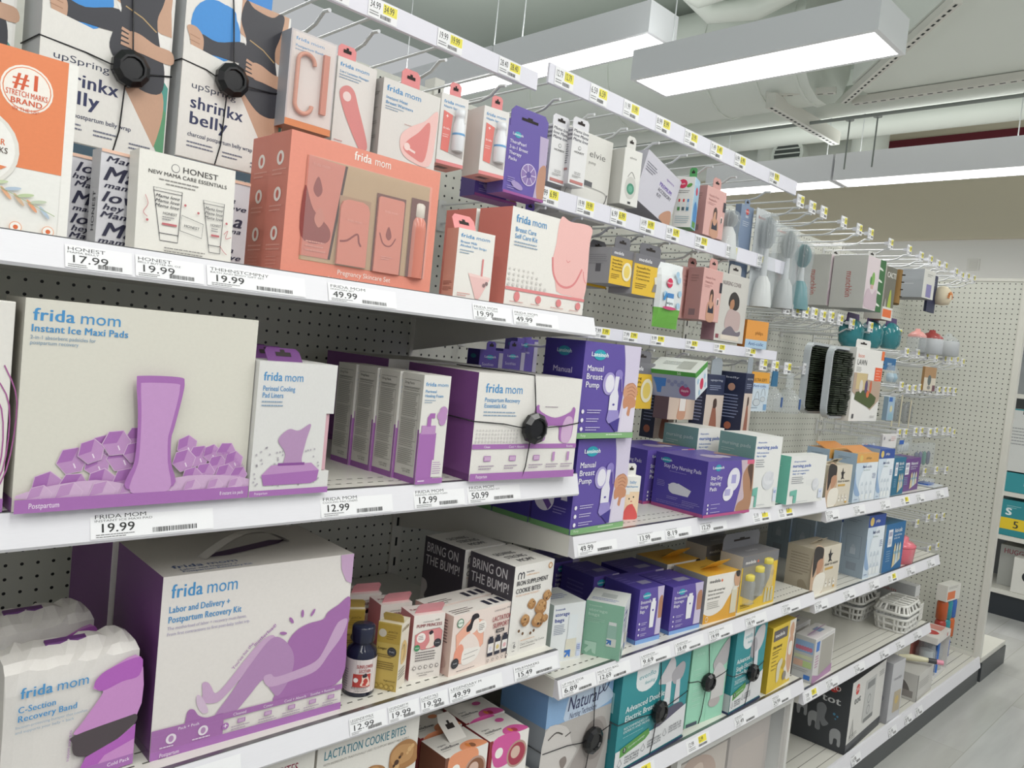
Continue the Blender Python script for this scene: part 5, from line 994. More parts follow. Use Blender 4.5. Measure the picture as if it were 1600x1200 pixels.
# ================================================================== right bay
def small_labels(xs, yl=()): return [(x, '%d.%d9' % (7+(i*5) % 22, (i*3) % 10), 'BOTTLES' if i not in yl else '', 'INFANT CARE' if i not in yl else '', 1 if i in yl else 0, .1) for i, x in enumerate(xs)]
shelf('right bay upper shelf under the blue anti colic cartons', 2.429, 3.651, 1.072, 1.038, 1.075, small_labels((2.43, 2.645, 2.88, 3.08, 3.25, 3.49), (3,)), 0)
shelf('right bay middle shelf holding the pink snack pot', 2.429, 3.651, .782, .748, .785, small_labels((2.43, 2.65, 2.87, 3.05, 3.25, 3.49), (3,)), 0)
shelf('right bay low shelf holding the white dishwasher baskets', 2.429, 3.651, .487, .453, .49, small_labels((2.44, 2.6, 2.83, 3.07, 3.24, 3.44), (0,)), 0)
base = [o for o in SC.objects if o.name == 'base_deck'][0]
for i, x in enumerate((2.92, 3.29, 3.47, 3.6)): pricelabel(base, x, .09, .138, '%d.99' % (14+7*i), 'BABY', 'STERILIZER', 0, .09)
CB, CT = '#bcd0e4', '#2f6fa8'
def bott_art(f, u, v, s, k='#dfe6ec', kt='#c9d3dc'):
    f.poly([(u-.3*s*f.a, v), (u+.3*s*f.a, v), (u+.32*s*f.a, v+s*.7), (u-.32*s*f.a, v+s*.7)], k); f.poly([(u-.3*s*f.a, v), (u-.2*s*f.a, v-s*.2), (u-.08*s*f.a, v-.42*s), (u+.08*s*f.a, v-.42*s), (u+.2*s*f.a, v-s*.2), (u+.3*s*f.a, v)], kt)
def anti(label, x, y, z, deg, w, h, d, top, side, group=None):
    b = Box(w, h, d, '#cddbe8', L=side, T=top, R=side); f = b.F
    f.rect(0, 0, 1, .19, top); f.ell(.2, .1, .07, '#d9bd6c'); f.text('philips', .42, .12, .05, '#f0e9d8' if top != '#dca45c' else '#6a5a3a', 1, width=.25)
    f.poly(smooth([(.55, .19), (.3, .4), (.2, .7), (.35, 1)], 4, False)+[(1, 1), (1, .19)], '#e3eaf0'); f.poly(smooth([(.0, .35), (.08, .6), (.3, .85), (.1, .85), (0, .7)], 4), '#93aed0'); f.text('Anti-colic', .3, .3, .055, '#22356e', 2, width=.42); f.text('with AirFree vent', .35, .36, .03, '#8fa9a0', 0, width=.3)
    for i in range(3): bott_art(f, .35+.2*i, .66, .18); 
    for i in range(3): bott_art(f, .4+.2*i, .84, .16, '#e9edee')
    f.micro(.06, .93, .3, 1, .03, '#5a6a9a'); f.micro(.78, .42, .94, 4, .03, '#5a6a9a')
    b.L.micro(.2, .1, .8, 2, .03, '#7d8894'); b.L.line([(.2, .35), (.8, .35), (.8, .7), (.2, .7)], .006, '#7d8894', True); bott_art(b.L, .5, .55, .14, '#b4bfc9', '#a9b5c0'); b.L.rect(.3, .78, .7, .9, '#8d98a4')
    if top == '#dca45c': b.tabup(.05, .95, .018, '#d08b48', .02, 2.2, False)
    return at(b.done('anti_colic_carton', label, group=group), x, y, z, deg)
anti('blue anti colic bottle carton with orange top on the upper right shelf, front one', 2.669, .01, 1.075, -2, .174, .167, .08, '#dca45c', '#9fb4c8')
anti('blue anti colic bottle carton with orange top behind the front one', 2.66, .1, 1.075, -2, .174, .167, .08, '#dca45c', '#9fb4c8')
anti('slim anti colic carton with dark blue top on the upper right shelf', 2.848, .004, 1.075, -3, .127, .179, .09, '#2f4f9c', '#9fb4c8')
for i in range(4): anti(('tall anti colic carton with dark blue top on the middle right shelf, foremost', 'tall grey blue carton second in the row of four on the middle right shelf', 'tall grey blue carton third in the row of four on the middle right shelf', 'tall grey blue carton last in the row of four on the middle right shelf')[i], 2.864-.004*i, .016+.092*i, .785, -3, .14, .228, .09, '#2f4f9c', '#9aa9b6', 'tall anti colic cartons')
def tealb(label, x, y, z, deg, w, h, k, t):
    b = Box(w, h, .08, k, L='#a9b9c4', T='#2a6486' if k != '#6d4687' else '#5d3b76', R=k); f = b.F
    f.rect(.14, .12, .36, .48, '#e9e9ec'); f.rect(.17, .17, .33, .26, '#a9a6bc'); f.micro(.17, .32, .33, 4, .03, '#77748c'); f.text(t, .44, .2, .09, '#eef2f6', 2, width=.4); f.text('with AirFree', .44, .28, .045, '#dfe8ee', 1, width=.4); f.text('bottle set', .44, .34, .04, '#dfe8ee', 1, width=.3); f.micro(.12, .56, .34, 5, .05, '#8fb0cc')
    for i in range(3): u = .48+.13*i; f.poly([(u, .95-.05*i), (u+.02, .5), (u+.07, .42), (u+.11, .5), (u+.13, .9-.05*i)], ('#d9c9a2', '#c4d3da', '#d3cbb4')[i]); f.rect(u+.03, .6, u+.12, .66, '#8fb4c4')
    return at(b.done('bottle_carton', label), x, y, z, deg)
tealb('deep blue bottle carton beside the pink snack pot', 3.03, .01, .785, -1, .19, .182, '#2b6ca0', 'Anti-colic')
tealb('dark teal bottle carton squeezed left of the violet one', 3.03, .013, 1.075, 1, .13, .14, '#2a7090', 'Anti-colic')
tealb('violet bottle carton at the end of the upper right shelf', 3.175, .028, 1.075, 2, .215, .128, '#6d4687', 'Natural')
def tommee(label, x, y, z, deg, w, h, d):
    b = Box(w, h, d, '#d9d0bf', L='#b9b09d', T='#cbc1ae', R='#d9d0bf'); f = b.F
    f.blob([(0, 0), (.3, 0), (.36, .2), (.4, .45), (.36, .7), (.42, 1), (0, 1)], '#c9ab90'); f.blob([(.0, .0), (.28, .0), (.34, .12), (.3, .3), (.16, .35), (.02, .6)], '#35302f'); f.blob([(.14, .3), (.3, .24), (.36, .38), (.28, .52), (.16, .55)], '#bd8f72'); f.blob([(.1, .62), (.4, .55), (.5, .7), (.4, .98), (.1, .98)], '#ece6da')
    f.poly([(.52, .17), (.56, .17), (.59, .06), (.62, .17), (.7, .17), (.64, .23), (.64, .3), (.7, .36), (.62, .33), (.54, .36), (.57, .28)], '#2c2a2c'); f.text("closer to nature", .42, .42, .06, '#3a3634', 1, width=.5); f.rect(.45, .47, .75, .52, '#cfa85a')
    for i in range(3): bott_art(f, .55+.14*i, .78, .16, '#efeae0', '#e2dccf'); f.ell(.55+.14*i, .82, .02, '#7a6a5a')
    f.ell(.85, .92, .05, '#dcae58', .03); b.L.micro(.15, .15, .9, 8, .06, '#9a9080'); b.L.blob([(.5, .75), (.7, .7), (.9, .9), (.6, .95)], '#a39884')
    b.tabup(.3, .7, .02, '#cfc5b2', d*.5, -1.2)
    return at(b.done('cream_bottle_carton', label, group=None), x, y, z, deg)
tommee('cream carton with mother and baby photo on the middle right shelf', 2.457, .024, .785, -1, .199, .153, .09)
tommee('small cream carton with mother photo on the upper right shelf', 2.468, .016, 1.075, -4, .158, .133, .07)
# pink snack pot
o = thing('snack_pot', 'translucent pink snack pot on the middle right shelf', 'pot', (3.315, .07, .785))
m = MB(); m.lathe([(.068, 0), (.073, .004), (.078, .058), (.079, .064)], 'pinkclear', n=24); m.obj('bowl', o)
m = MB(); m.lathe([(.079, .066), (.08, .072), (.066, .082), (.05, .086), (.05, .1), (.044, .104), (0, .105)], 'pinkclear', n=24); m.obj('lid', o)
m = MB(); m.lathe([(.056, .01), (.064, .05), (0, .055)], '#e05a72', n=20); m.obj('inner_cup', o)
# flat pack lying on the upper shelf
o = thing('blister_pack', 'flat clear blister pack with blue card lying at the shelf end', 'pack', (3.50, .008, 1.0765), .05)
m = MB(); m.prism([(0, 0), (.15, 0), (.155, .1), (.02, .11)], 'z', .0, .004, '#c9ced4p'); m.prism([(.035, .03), (.125, .03), (.125, .075), (.04, .075)], 'z', .004, .009, '#2f62b8'); m.obj('card', o)
m = MB(); m.lathe([(.05, .009), (.05, .022), (.04, .028), (0, .03)], 'clear2', (.08, .052, 0), 16, 1, .7); m.obj('bubble', o)
# ---- low shelf: sterilizer cartons, baskets, grey carton
def mam(label, x, y, z, deg):
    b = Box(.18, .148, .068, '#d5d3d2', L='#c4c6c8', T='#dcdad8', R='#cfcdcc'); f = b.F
    f.poly([(.3, .08), (.95, .08), (.95, .88), (.3, .88)], '#aba79f'); f.rect(.06, .08, .22, .3, '#3f78c8'); f.micro(.06, .4, .24, 5, .06, '#b0709a'); f.poly([(0, .8), (.3, .9), (1, .8), (1, 1), (0, 1)], '#b48ab0'); f.rect(.28, .06, .97, .09, '#e2e0df')
    g = b.L; g.rect(.05, .1, .92, .36, '#94b4dc')
    for i in range(6): g.ell(.15+.13*i, .27, .04, '#c87a94', .05)
    g.rect(.05, .42, .92, .5, '#cfd6b4'); g.rect(.05, .54, .6, .68, '#d8b4a2'); g.rect(.5, .54, .92, .68, '#b9cf94'); g.rect(.6, .84, .9, .94, '#3f78c8'); g.micro(.05, .73, .9, 2, .04, '#a8a8aa')
    b.T.rect(.5, .3, .75, .7, '#7f93b4'); b.tabup(.08, .5, .035, '#9a6a9c', .035, -.9)
    return at(b.done('sterilizer_carton', label, group='white sterilizer cartons'), x, y, z, deg)
mam('white sterilizer carton with violet tab and window, at the left end of the low shelf', 2.515, .008, .49, 4)
mam('white sterilizer carton behind the windowed one on the low shelf', 2.525, .1, .49, 4)
def basket(label, x, y, z, deg):
    o = thing('dishwasher_basket', label, 'basket', (x, y, z), math.radians(deg), 'white dishwasher baskets')
    w, d = .235, .13; 
    def outline(s, r=.03, n=5):
        pts = []
        for cx, cy, a0 in ((w/2-r, d/2-r, 0), (-w/2+r, d/2-r, 90), (-w/2+r, -d/2+r, 180), (w/2-r, -d/2+r, 270)):
            for i in range(n+1): a = math.radians(a0+90*i/n); pts.append(((cx+r*math.cos(a))*s, (cy+r*math.sin(a))*s))
        return pts
    k = '#dcdbd6p'
    def ringtube(m, s, zz, r=.003): q = outline(s); m.tube([(p[0], p[1], zz) for p in q]+[(q[0][0], q[0][1], zz)], r, k, 6, False)
    m = MB()
    for zz, s in ((.005, .86), (.031, .92), (.058, .98)): ringtube(m, s, zz, .0062)
    A, B = outline(.86), outline(.98)
    for i in range(0, len(A), 2): m.tube([(A[i][0], A[i][1], .003), (B[i][0], B[i][1], .058)], .0052, k, 6)
    for i in range(1, 5):
        u = -w/2+w*i/5; q = -d/2+d*i/3
        for sgn in (-1, 1):
            if i < 3: m.tube([(sgn*w/2*.86, q*.86, .003), (sgn*w/2*.98, q*.98, .058)], .0056, k, 6)
        for sgn in (-1, 1): m.tube([(u*.86, sgn*d/2*.86, .003), (u*.98, sgn*d/2*.98, .058)], .0056, k, 6)
        m.tube([(u*.86, -d/2*.86, .003), (u*.86, d/2*.86, .003)], .003, k, 6)
    m.obj('basket_body', o)
    m = MB(); q0, q1 = outline(.98), outline(1.0)
    for i in range(len(q0)): j = (i+1) % len(q0); m.poly([(*q0[i], .058), (*q0[j], .058), (*q1[j], .078), (*q1[i], .078)], 'smoke')
    m.obj('grey_band', o)
    m = MB(); ringtube(m, 1.0, .08, .006); ringtube(m, .82, .108, .006)
    A, B = outline(1.0), outline(.82)
    for i in range(0, len(A), 2): m.tube([(A[i][0], A[i][1], .079), (B[i][0], B[i][1], .108)], .005, k, 6)
    for i in range(1, 3):
        q = -d/2+d*i/3
        for sgn in (-1, 1): m.tube([(sgn*w/2, q, .079), (sgn*w/2*.82, q*.82, .108)], .0056, k, 6)
    for i in range(1, 5):
        u = -w/2+w*i/5; m.tube([(u, -d/2, .079), (u*.82, -d/2*.82, .108), (u*.82, d/2*.82, .108), (u, d/2, .079)], .0056, k, 6)
    m.tube([(-w/2*.82, 0, .109), (w/2*.82, 0, .109)], .0032, k, 6); m.obj('basket_lid', o)
    m = MB(); m.box(w*.2, -d/2-.004, .03, w*.44, -d/2-.002, .1, '#d5d3cc'); m.obj('paper_wrap', o)
    return o
b1 = basket('white slatted dishwasher basket at the front edge of the low shelf', 3.455, .068, .49, 3)
basket('white slatted dishwasher basket deeper behind on the low shelf', 3.43, .235, .49, 3)
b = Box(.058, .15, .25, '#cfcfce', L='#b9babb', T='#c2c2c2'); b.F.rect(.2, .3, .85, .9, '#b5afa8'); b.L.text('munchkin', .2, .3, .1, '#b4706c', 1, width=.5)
at(b.done('grey_carton', 'plain pale grey carton beside the front basket at the low shelf end'), 3.588, .05, .49, 0)
# ---- base deck
def oxo(label, x, y, z):
    b = Box(.385, .268, .2, '#dcdad6', L='#3f4246', T='#3b3e42', R='#3f4246', B='#3f4246'); f = b.F
    f.rect(0, .86, 1, 1, '#46494d'); f.ell(.16, .14, .075, '#d5453c'); f.text('OXO', .16, .16, .05, '#f3e3df', 2, 'c'); f.text('tot', .1, .34, .1, '#45484c', 2, width=.18)
    f.rect(.4, .12, .72, .72, '#c3c3c1'); f.rect(.46, .16, .68, .26, '#8b8c8c'); f.ell(.55, .42, .07, '#9a9b9b'); f.ell(.55, .42, .05, '#c3c3c1'); f.ell(.55, .58, .07, '#9a9b9b'); f.ell(.55, .58, .05, '#c3c3c1'); f.rect(.44, .68, .72, .74, '#7f8080'); f.line([(.08, .8), (.12, .55), (.16, .8)], .02, '#6d6e6f'); f.micro(.8, .12, .96, 3, .03, '#9a9a98'); f.micro(.06, .76, .3, 3, .03, '#9a9a98')
    g = b.L; g.ell(.68, .15, .06, '#c9403a'); g.ell(.68, .15, .05, '#c9403a', .05); g.text('OXO', .66, .175, .065, '#f0dcd8', 2, 'c', width=.3); g.text('tot', .66, .36, .1, '#d9dadb', 2, 'c', width=.34)
    for (u, v, s) in ((.05, .5, 1), (.28, .62, 1), (.7, .75, 1)):
        g.blob([(u, v), (u+.08, v-.06), (u+.18, v-.04), (u+.2, v+.06), (u+.2, v+.16), (u+.15, v+.16), (u+.14, v+.08), (u+.08, v+.08), (u+.07, v+.16), (u+.02, v+.16)], '#9fa1a3', 3)
    g.blob([(.42, .45), (.52, .4), (.6, .46), (.58, .6), (.66, .66), (.56, .72), (.5, .66), (.52, .78), (.44, .78), (.44, .6)], '#808386', 3); g.ell(.74, .5, .018, '#4f86a4'); g.ell(.8, .52, .015, '#4f86a4'); g.ell(.77, .56, .012, '#4f86a4')
    return at(b.done('sterilizer_box', label, group='dark sterilizer boxes'), x, y, z, 3)
oxo('big dark grey box with elephant pattern and white front on the base deck', 2.90, .012, .1305)
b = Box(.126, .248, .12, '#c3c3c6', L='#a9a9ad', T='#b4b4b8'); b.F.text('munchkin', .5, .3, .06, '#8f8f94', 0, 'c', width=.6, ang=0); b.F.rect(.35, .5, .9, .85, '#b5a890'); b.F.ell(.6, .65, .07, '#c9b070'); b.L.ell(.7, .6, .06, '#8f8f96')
at(b.done('tall_grey_carton', 'tall pale grey carton right of the dark elephant box on the base deck'), 3.31, .012, .1305, -2)
b = Box(.23, .118, .15, '#cfcdc8', L='#c4c2be', T='#b9b7b4'); b.L.blob([(.2, .4), (.6, .3), (.8, .7), (.4, .85)], '#6f6a68'); b.L.rect(.1, .65, .9, .9, '#8d8885'); b.F.micro(.1, .3, .8, 4, .08, '#a5a3a0'); b.F.rect(.0, .0, .03, 1, '#55534f')
b3o = at(b.done('low_white_carton', 'low white carton on the base deck with a brush lying on it'), 3.66, .015, .1305, 2)
o = thing('bottle_brush', 'cream handled brush with pink tip lying on the low white carton', 'brush', (3.72, .07, .262), -.6)
m = MB(); m.tube([(0, .08, .004), (.05, .06, .01), (.11, .03, .012)], [.012, .016, .01], '#d9d3b4p', 8); m.obj('handle', o)
m = MB(); m.tube([(.11, .03, .012), (.14, .015, .012)], .012, '#3b3b40', 8); m.obj('collar', o)
m = MB(); m.tube([(.14, .015, .012), (.165, .003, .012)], .011, '#e79aae', 8); m.obj('pink_tip', o)
# carton of toy bottles and clip strip of sippy toys
o = thing('jar_carton', 'white carton frame holding two clear jars beside the end panel', 'carton', (4.0, .05, .1305), .05)
m = MB(); w, d, h = .24, .11, .2
m.box(0, 0, 0, w, d, .006, '#d9d6d2'); m.box(0, 0, h-.03, w, d, h, '#dcd8d4', T='#d3cfcb'); m.box(0, d-.004, .006, w, d, h-.03, '#a05a50'); m.box(w-.004, 0, .006, w, d-.004, h-.03, '#cfccc9')
f = Face(m, (0, 0, h-.03), (1, 0, 0), (0, 0, 1), w, .03); f.ell(.75, .5, .3, '#c94a46'); f = Face(m, (0, 0, h), (1, 0, 0), (0, 1, 0), w, d); f.ell(.35, .5, .35, '#b83c3a'); f.rect(.6, .2, .95, .8, '#c98a80'); m.obj('card_frame', o)
for i in range(2): m = MB(); m.lathe([(.044, 0), (.046, .003), (.046, .05), (.043, .055), (.046, .06), (.046, .11), (.036, .122), (.036, .15), (0, .152)], 'clear2', (.065+.11*i, .055, .007), 20); m.lathe([(.03, .02), (.03, .11)], '#bfc4c6', (.065+.11*i, .055, .007), 14); m.obj('clear_jar', o)
m = MB(); m.tube([(.118, .02, .006), (.118, .02, .165)], .008, '#3a6fc0', 8); m.obj('blue_divider', o)
o = thing('toy_cup_pack', 'hang card pack of orange teal and blue cups beside the end panel', 'pack', (4.32, .12, .13), -.1)
m = MB(); m.box(0, 0, .30, .16, .05, .38, '#dcdad4'); f = Face(m, (0, 0, .30), (1, 0, 0), (0, 0, 1), .16, .08); f.rect(.06, .4, .62, .9, '#e07a4a'); f.micro(.1, .1, .9, 2, .08, '#9a9892'); m.obj('card_header', o)
for i, (x, z0, k) in enumerate(((.03, .2, '#b5552a'), (.085, .2, '#2c8a96'), (.135, .2, '#2f62b0'), (.03, .1, '#a83c34'), (.085, .1, '#2c8a96'), (.135, .1, '#c9622c'), (.115, .0, '#c9622c'), (.11, -.0, '#2f62c8'))):
    if i == 6: continue
    m = MB(); m.lathe([(.02, 0), (.026, .005), (.026, .085), (.02, .1), (0, .1)], k+'p', (x, .025, z0), 16); m.obj('toy_cup', o)
# clear fronted display case below the pump shelf
o = thing('display_case', 'white framed clear display case below the pump shelf', 'display case', (1.75, .012, .131))
m = MB(); H = .345
for x in (0, .64): m.box(x, 0, .012, x+.018, .018, H-.018, '#d9d8d4'); m.box(x, .34, .012, x+.018, .358, H-.018, '#d9d8d4')
m.box(0, 0, H-.018, .658, .018, H, '#d9d8d4'); m.box(0, .34, H-.018, .658, .358, H, '#d9d8d4'); m.box(.64, .018, H-.018, .658, .34, H, '#d9d8d4'); m.box(0, .018, H-.018, .018, .34, H, '#d9d8d4'); m.box(0, 0, 0, .658, .358, .012, '#c9c7c2'); m.obj('frame', o)
m = MB(); m.box(.018, .008, .012, .64, .011, H-.018, 'film'); m.obj('front_pane', o)
m = MB(); m.box(.646, .018, .012, .65, .34, H-.018, 'clear2'); m.obj('side_pane', o)
b = Box(.3, .26, .2, '#cbbfb4', L='#b9aea4', T='#c4bbb2'); b.F.blob([(.2, .1), (.5, .0), (.8, .2), (.8, .8), (.3, .9)], '#b99a86'); b.F.blob([(.35, .15), (.55, .1), (.6, .4), (.4, .5)], '#d8bfae')
at(b.done('boxed_pump', 'beige carton with baby photo inside the clear display case'), 1.80, .06, .1435, 0)
b = Box(.25, .27, .2, '#b5aaa4', L='#a9a09a', T='#b0a6a0'); b.F.rect(.1, .2, .9, .8, '#bdb0a8')
at(b.done('boxed_pump', 'dusky carton at the right inside the clear display case'), 2.115, .06, .1435, 0)
# ================================================================== price rails and peg hooks
def rail(label, x0, x1, z0, z1, tags, y=.205):
    t = thing('price_rail', label, 'price rail', (x0, y, z0), 0); w, h = x1-x0, z1-z0
    m = MB(); m.prism([(0, 0), (.004, -.002), (.006, .002), (.006, h), (0, h)], 'x', 0, w, '#e3e2ec'); m.obj('rail_strip', t)
    for (x, p) in tags:
        m = MB(); f = Face(m, (0, 0, 0), (1, 0, 0), (0, 0, 1), .062, h*.92); f.rect(0, 0, 1, 1, '#efeff1'); f.rect(.5, .08, .98, .6, '#ebe04e'); f.text(p, .05, .5, .36, '#3a3a3a', 1, width=.36); f.text(p, .52, .5, .36, '#3a3a3a', 1, width=.36); f.micro(.05, .66, .4, 2, .13, '#77777a'); f.bars(.42, .7, .8, .9, '#4a4a4a', 12, seed=int(x*37) % 40)
        o = m.obj('price_tag', t); o.location = (x-x0-.03, -.0006, h*.04)
    return t
R1 = [(.69, '18.99'), (.79, '34.99'), (.945, '19.99'), (1.105, '28.40')]
R2 = [(1.27, '12.79'), (1.39, '6.59'), (1.515, '11.99'), (1.65, '8.99'), (1.78, '21.99'), (1.91, '7.49'), (2.04, '6.99'), (2.25, '9.99')]
R3 = [(1.26, '6.99'), (1.385, '19.99'), (1.51, '6.99'), (1.63, '14.99'), (1.745, '16.99'), (1.885, '29.99'), (2.05, '8.99'), (2.235, '4.99')]
R4 = [(1.37, '19.99'), (1.495, '7.99'), (1.61, '7.99'), (1.73, '9.99'), (1.895, '18.99'), (2.045, '15.99'), (2.23, '5.99')]
rail('top price rail with yellow tags above the orange gift sets', -.02, 1.19, 2.03, 2.066, R1)
rail('top price rail with yellow tags crossing in front of the ceiling lights', 1.222, 2.405, 2.057, 2.099, R2)
rail('second price rail with yellow tags below the white hanging cartons', 1.222, 2.405, 1.80, 1.84, R3)
rail('lowest price rail with yellow tags above the purple pump cartons', 1.222, 2.405, 1.523, 1.552, R4)
def hook_mesh(zup, yl=.21, yu=.212, tagged=False):
    a = MB(); pts = [(0, 0, 0), (0, -(BY-yl)*.8, 0), (0, -(BY-yl)*.88, .006), (0, -(BY-yl)*.95, .022), (0, -(BY-yl), .02)]
    a.tube(pts, .0034, 'wire', 7)
    b = MB(); b.tube([(0, 0, zup), (0, -(BY-yu), zup)], .0029, 'wire', 6)
    c = MB(); c.box(-.012, -.004, -.02, .012, -.0005, zup+.012, '#d5d5d2')
    return a, b, c
def hook_proto(label, group, zup, tagged=False, yl=.21, yu=.212):
    a, b, c = hook_mesh(zup, yl, yu)
    t = thing('peg_hook', label, 'peg hook', (0, BY, 0), 0, group); a.obj('hook_rod', t); b.obj('label_rod', t); c.obj('base_clip', t)
    if tagged:
        m = MB(); y = -(BY-yu); m.box(-.024, y-.004, zup-.022, .024, y-.001, zup+.018, '#e4e4ea'); m.box(-.006, y-.001, zup-.006, .006, y+.02, zup+.006, '#e4e4ea'); h = m.obj('label_holder', t)
        m = MB(); f = Face(m, (-.023, y-.0042, zup-.021), (1, 0, 0), (0, 0, 1), .046, .038); f.rect(0, 0, 1, 1, '#efeff1'); f.rect(.52, .06, .98, .62, '#ebe04e'); f.text('7.99', .06, .5, .3, '#3a3a3a', 1, width=.4); f.text('5.99', .54, .5, .3, '#3a3a3a', 1, width=.4); f.micro(.06, .68, .5, 2, .12, '#77777a'); f.bars(.5, .7, .95, .9, '#4a4a4a', 10)
        m.obj('price_tag', h)
    return t
def hook_row(label, group, xs, z, zup, tagged=False, jit=0, yl=.21, yu=.212):
    p = hook_proto(label, group, zup, tagged, yl, yu); r = random.Random(len(xs)+int(z*100))
    for i, x in enumerate(xs):
        o = p if i == 0 else dup(p, 0, 0, 0); o.location = (x, BY, z+(r.uniform(-jit, jit)))
hook_row('wire peg hook under the top price rail of the left bay', 'hooks of the left bay', [q[0] for q in R1]+[.535, .37], 1.995, .05)
hook_row('wire peg hook under the top price rail of the middle bay', 'top row hooks of the middle bay', [q[0] for q in R2], 2.015, .062)
hook_row('wire peg hook under the second price rail of the middle bay', 'second row hooks of the middle bay', [q[0] for q in R3], 1.775, .045)
hook_row('wire peg hook under the lowest price rail of the middle bay', 'third row hooks of the middle bay', [q[0] for q in R4], 1.49, .045)
hook_row('wire peg hook with white tag in the top row of the right bays', 'top row tagged hooks', [2.45, 2.54, 2.63, 2.80, 2.94, 3.05, 3.26, 3.47, 3.62, 3.74, 3.85, 3.95, 4.11, 4.21, 4.30, 4.40], 2.0, .045, True, .006)
hook_row('wire peg hook with white tag in the dense row below the bottle brushes', 'second row tagged hooks', [2.44, 2.51, 2.58, 2.65, 2.72, 2.79, 2.87, 2.98, 3.16, 3.48], 1.655, .045, True, .004)
hook_row('wire peg hook with white tag in the row crossing the drying racks', 'third row tagged hooks', [2.33, 2.41, 2.50, 2.64, 2.79, 2.97], 1.465, .04, True, .003)
hook_row('wire peg hook with white tag below the red capped bottles', 'last bay second row tagged hooks', [3.59, 3.73, 3.85, 3.98, 4.11, 4.2, 4.3, 4.4], 1.585, .045, True, .004)
hook_row('wire peg hook with white tag right of the drying racks', 'last bay third row tagged hooks', [3.58, 3.67, 3.745, 3.82, 3.90, 3.965, 4.08, 4.17, 4.24, 4.33], 1.43, .045, True, .005)
hook_row('wire peg hook with white tag above the last bay straw packs', 'last bay fourth row tagged hooks', [3.62, 3.70, 3.83, 3.91, 4.03, 4.12, 4.24, 4.32, 4.4], 1.235, .04, True, .006)
hook_row('wire peg hook with white tag beside the violet carton', 'last bay fifth row tagged hooks', [3.85, 4.03, 4.2, 4.36], 1.05, .035, True, .006)
hook_row('wire peg hook with white tag just under the upper right shelf', 'last bay sixth row tagged hooks', [3.83, 4.02, 4.17, 4.29, 4.41], .81, .035, True, .008)
hook_row('wire peg hook with white tag near the pink snack pot', 'last bay seventh row tagged hooks', [3.95, 4.25, 4.38], .645, .035, True, .006)

# ================================================================== goods hung in the middle bay
def hung(w, h, d, k, **fk): return Box(w, h, d, k, **fk)
def tube_box(label, x, y, z, deg):
    b = hung(.055, .125, .038, '#e4e3e3', L='#cfced2', B='#d9d8d8'); f = b.F; g = b.L
    for q in (f, g):
        for i in range(3): q.text(('Mama love', 'love Mama', 'Mama love')[i], .03, .07+.075*i, .055, '#33334a', 1, width=.94, shear=.3)
    f.ell(.5, .33, .035, INK); f.ell(.5, .33, .028, '#e4e3e3'); f.text('HONEST', .5, .43, .035, '#4a4746', 1, 'c', width=.62); f.text('CALM YOUR', .5, .78, .02, '#4a4746', 0, 'c', width=.4); f.text('NIP BALM', .5, .81, .02, '#4a4746', 0, 'c', width=.36); f.rect(.1, .92, .9, .97, '#c07a74'); f.micro(.2, .83, .8, 2, .025, '#8a8784')
    g.micro(.15, .3, .85, 9, .04, '#5a5a64'); g.rect(.15, .72, .85, .76, '#b08080')
    b.tabup(0, 1, .025, '#dcdbe0', .002)
    return at(b.done('balm_carton', label, group='script topped balm cartons'), x, y, z, deg)
tube_box('slim white balm carton with script print at top, front right one', 1.312, .2, 1.86, 0)
tube_box('slim white balm carton with script print at top, left one next to the therapy pack', 1.262, .215, 1.855, 0)
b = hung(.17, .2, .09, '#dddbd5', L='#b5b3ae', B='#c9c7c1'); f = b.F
f.text('elvie', .5, .26, .075, '#6d6b68', 0, width=.36); f.text('pump', .5, .34, .035, '#8d8b88', 0, width=.16); f.poly([(.35, .54), (.62, .55), (.62, .62), (.35, .6)], '#55565a'); f.line([(.05, .82), (.1, .7), (.25, .62), (.78, .62), (.95, .66), (.9, .78), (.82, .86)], .012, '#a9a7a3', sm=5); f.line([(.97, .64), (.93, .74), (.84, .84)], .012, '#3d3d40', sm=4)
at(b.done('breast_pump_box', 'large off white hanging pump carton with dark grey bar, behind the balm cartons'), 1.33, .235, 1.80)
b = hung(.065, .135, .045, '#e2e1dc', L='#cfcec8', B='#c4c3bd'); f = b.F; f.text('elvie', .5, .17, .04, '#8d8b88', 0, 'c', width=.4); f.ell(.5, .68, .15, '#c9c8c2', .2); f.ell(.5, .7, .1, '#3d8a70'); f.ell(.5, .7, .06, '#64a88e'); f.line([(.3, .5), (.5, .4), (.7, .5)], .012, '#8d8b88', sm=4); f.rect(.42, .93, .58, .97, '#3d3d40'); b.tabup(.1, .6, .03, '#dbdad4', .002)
at(b.done('trainer_carton', 'narrow white hanging carton with green round device picture'), 1.51, .205, 1.855, -4)
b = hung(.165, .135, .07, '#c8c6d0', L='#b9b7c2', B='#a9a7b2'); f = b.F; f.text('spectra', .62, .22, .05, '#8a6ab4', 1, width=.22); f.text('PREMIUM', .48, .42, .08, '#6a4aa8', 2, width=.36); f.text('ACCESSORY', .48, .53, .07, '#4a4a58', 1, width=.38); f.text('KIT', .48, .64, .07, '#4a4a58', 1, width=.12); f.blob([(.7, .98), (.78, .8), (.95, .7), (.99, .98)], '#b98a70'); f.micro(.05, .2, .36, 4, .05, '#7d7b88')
ob = at(b.done('accessory_carton', 'tilted lilac grey accessory kit carton hanging askew'), 1.585, .22, 1.885, 0, (0, 17))
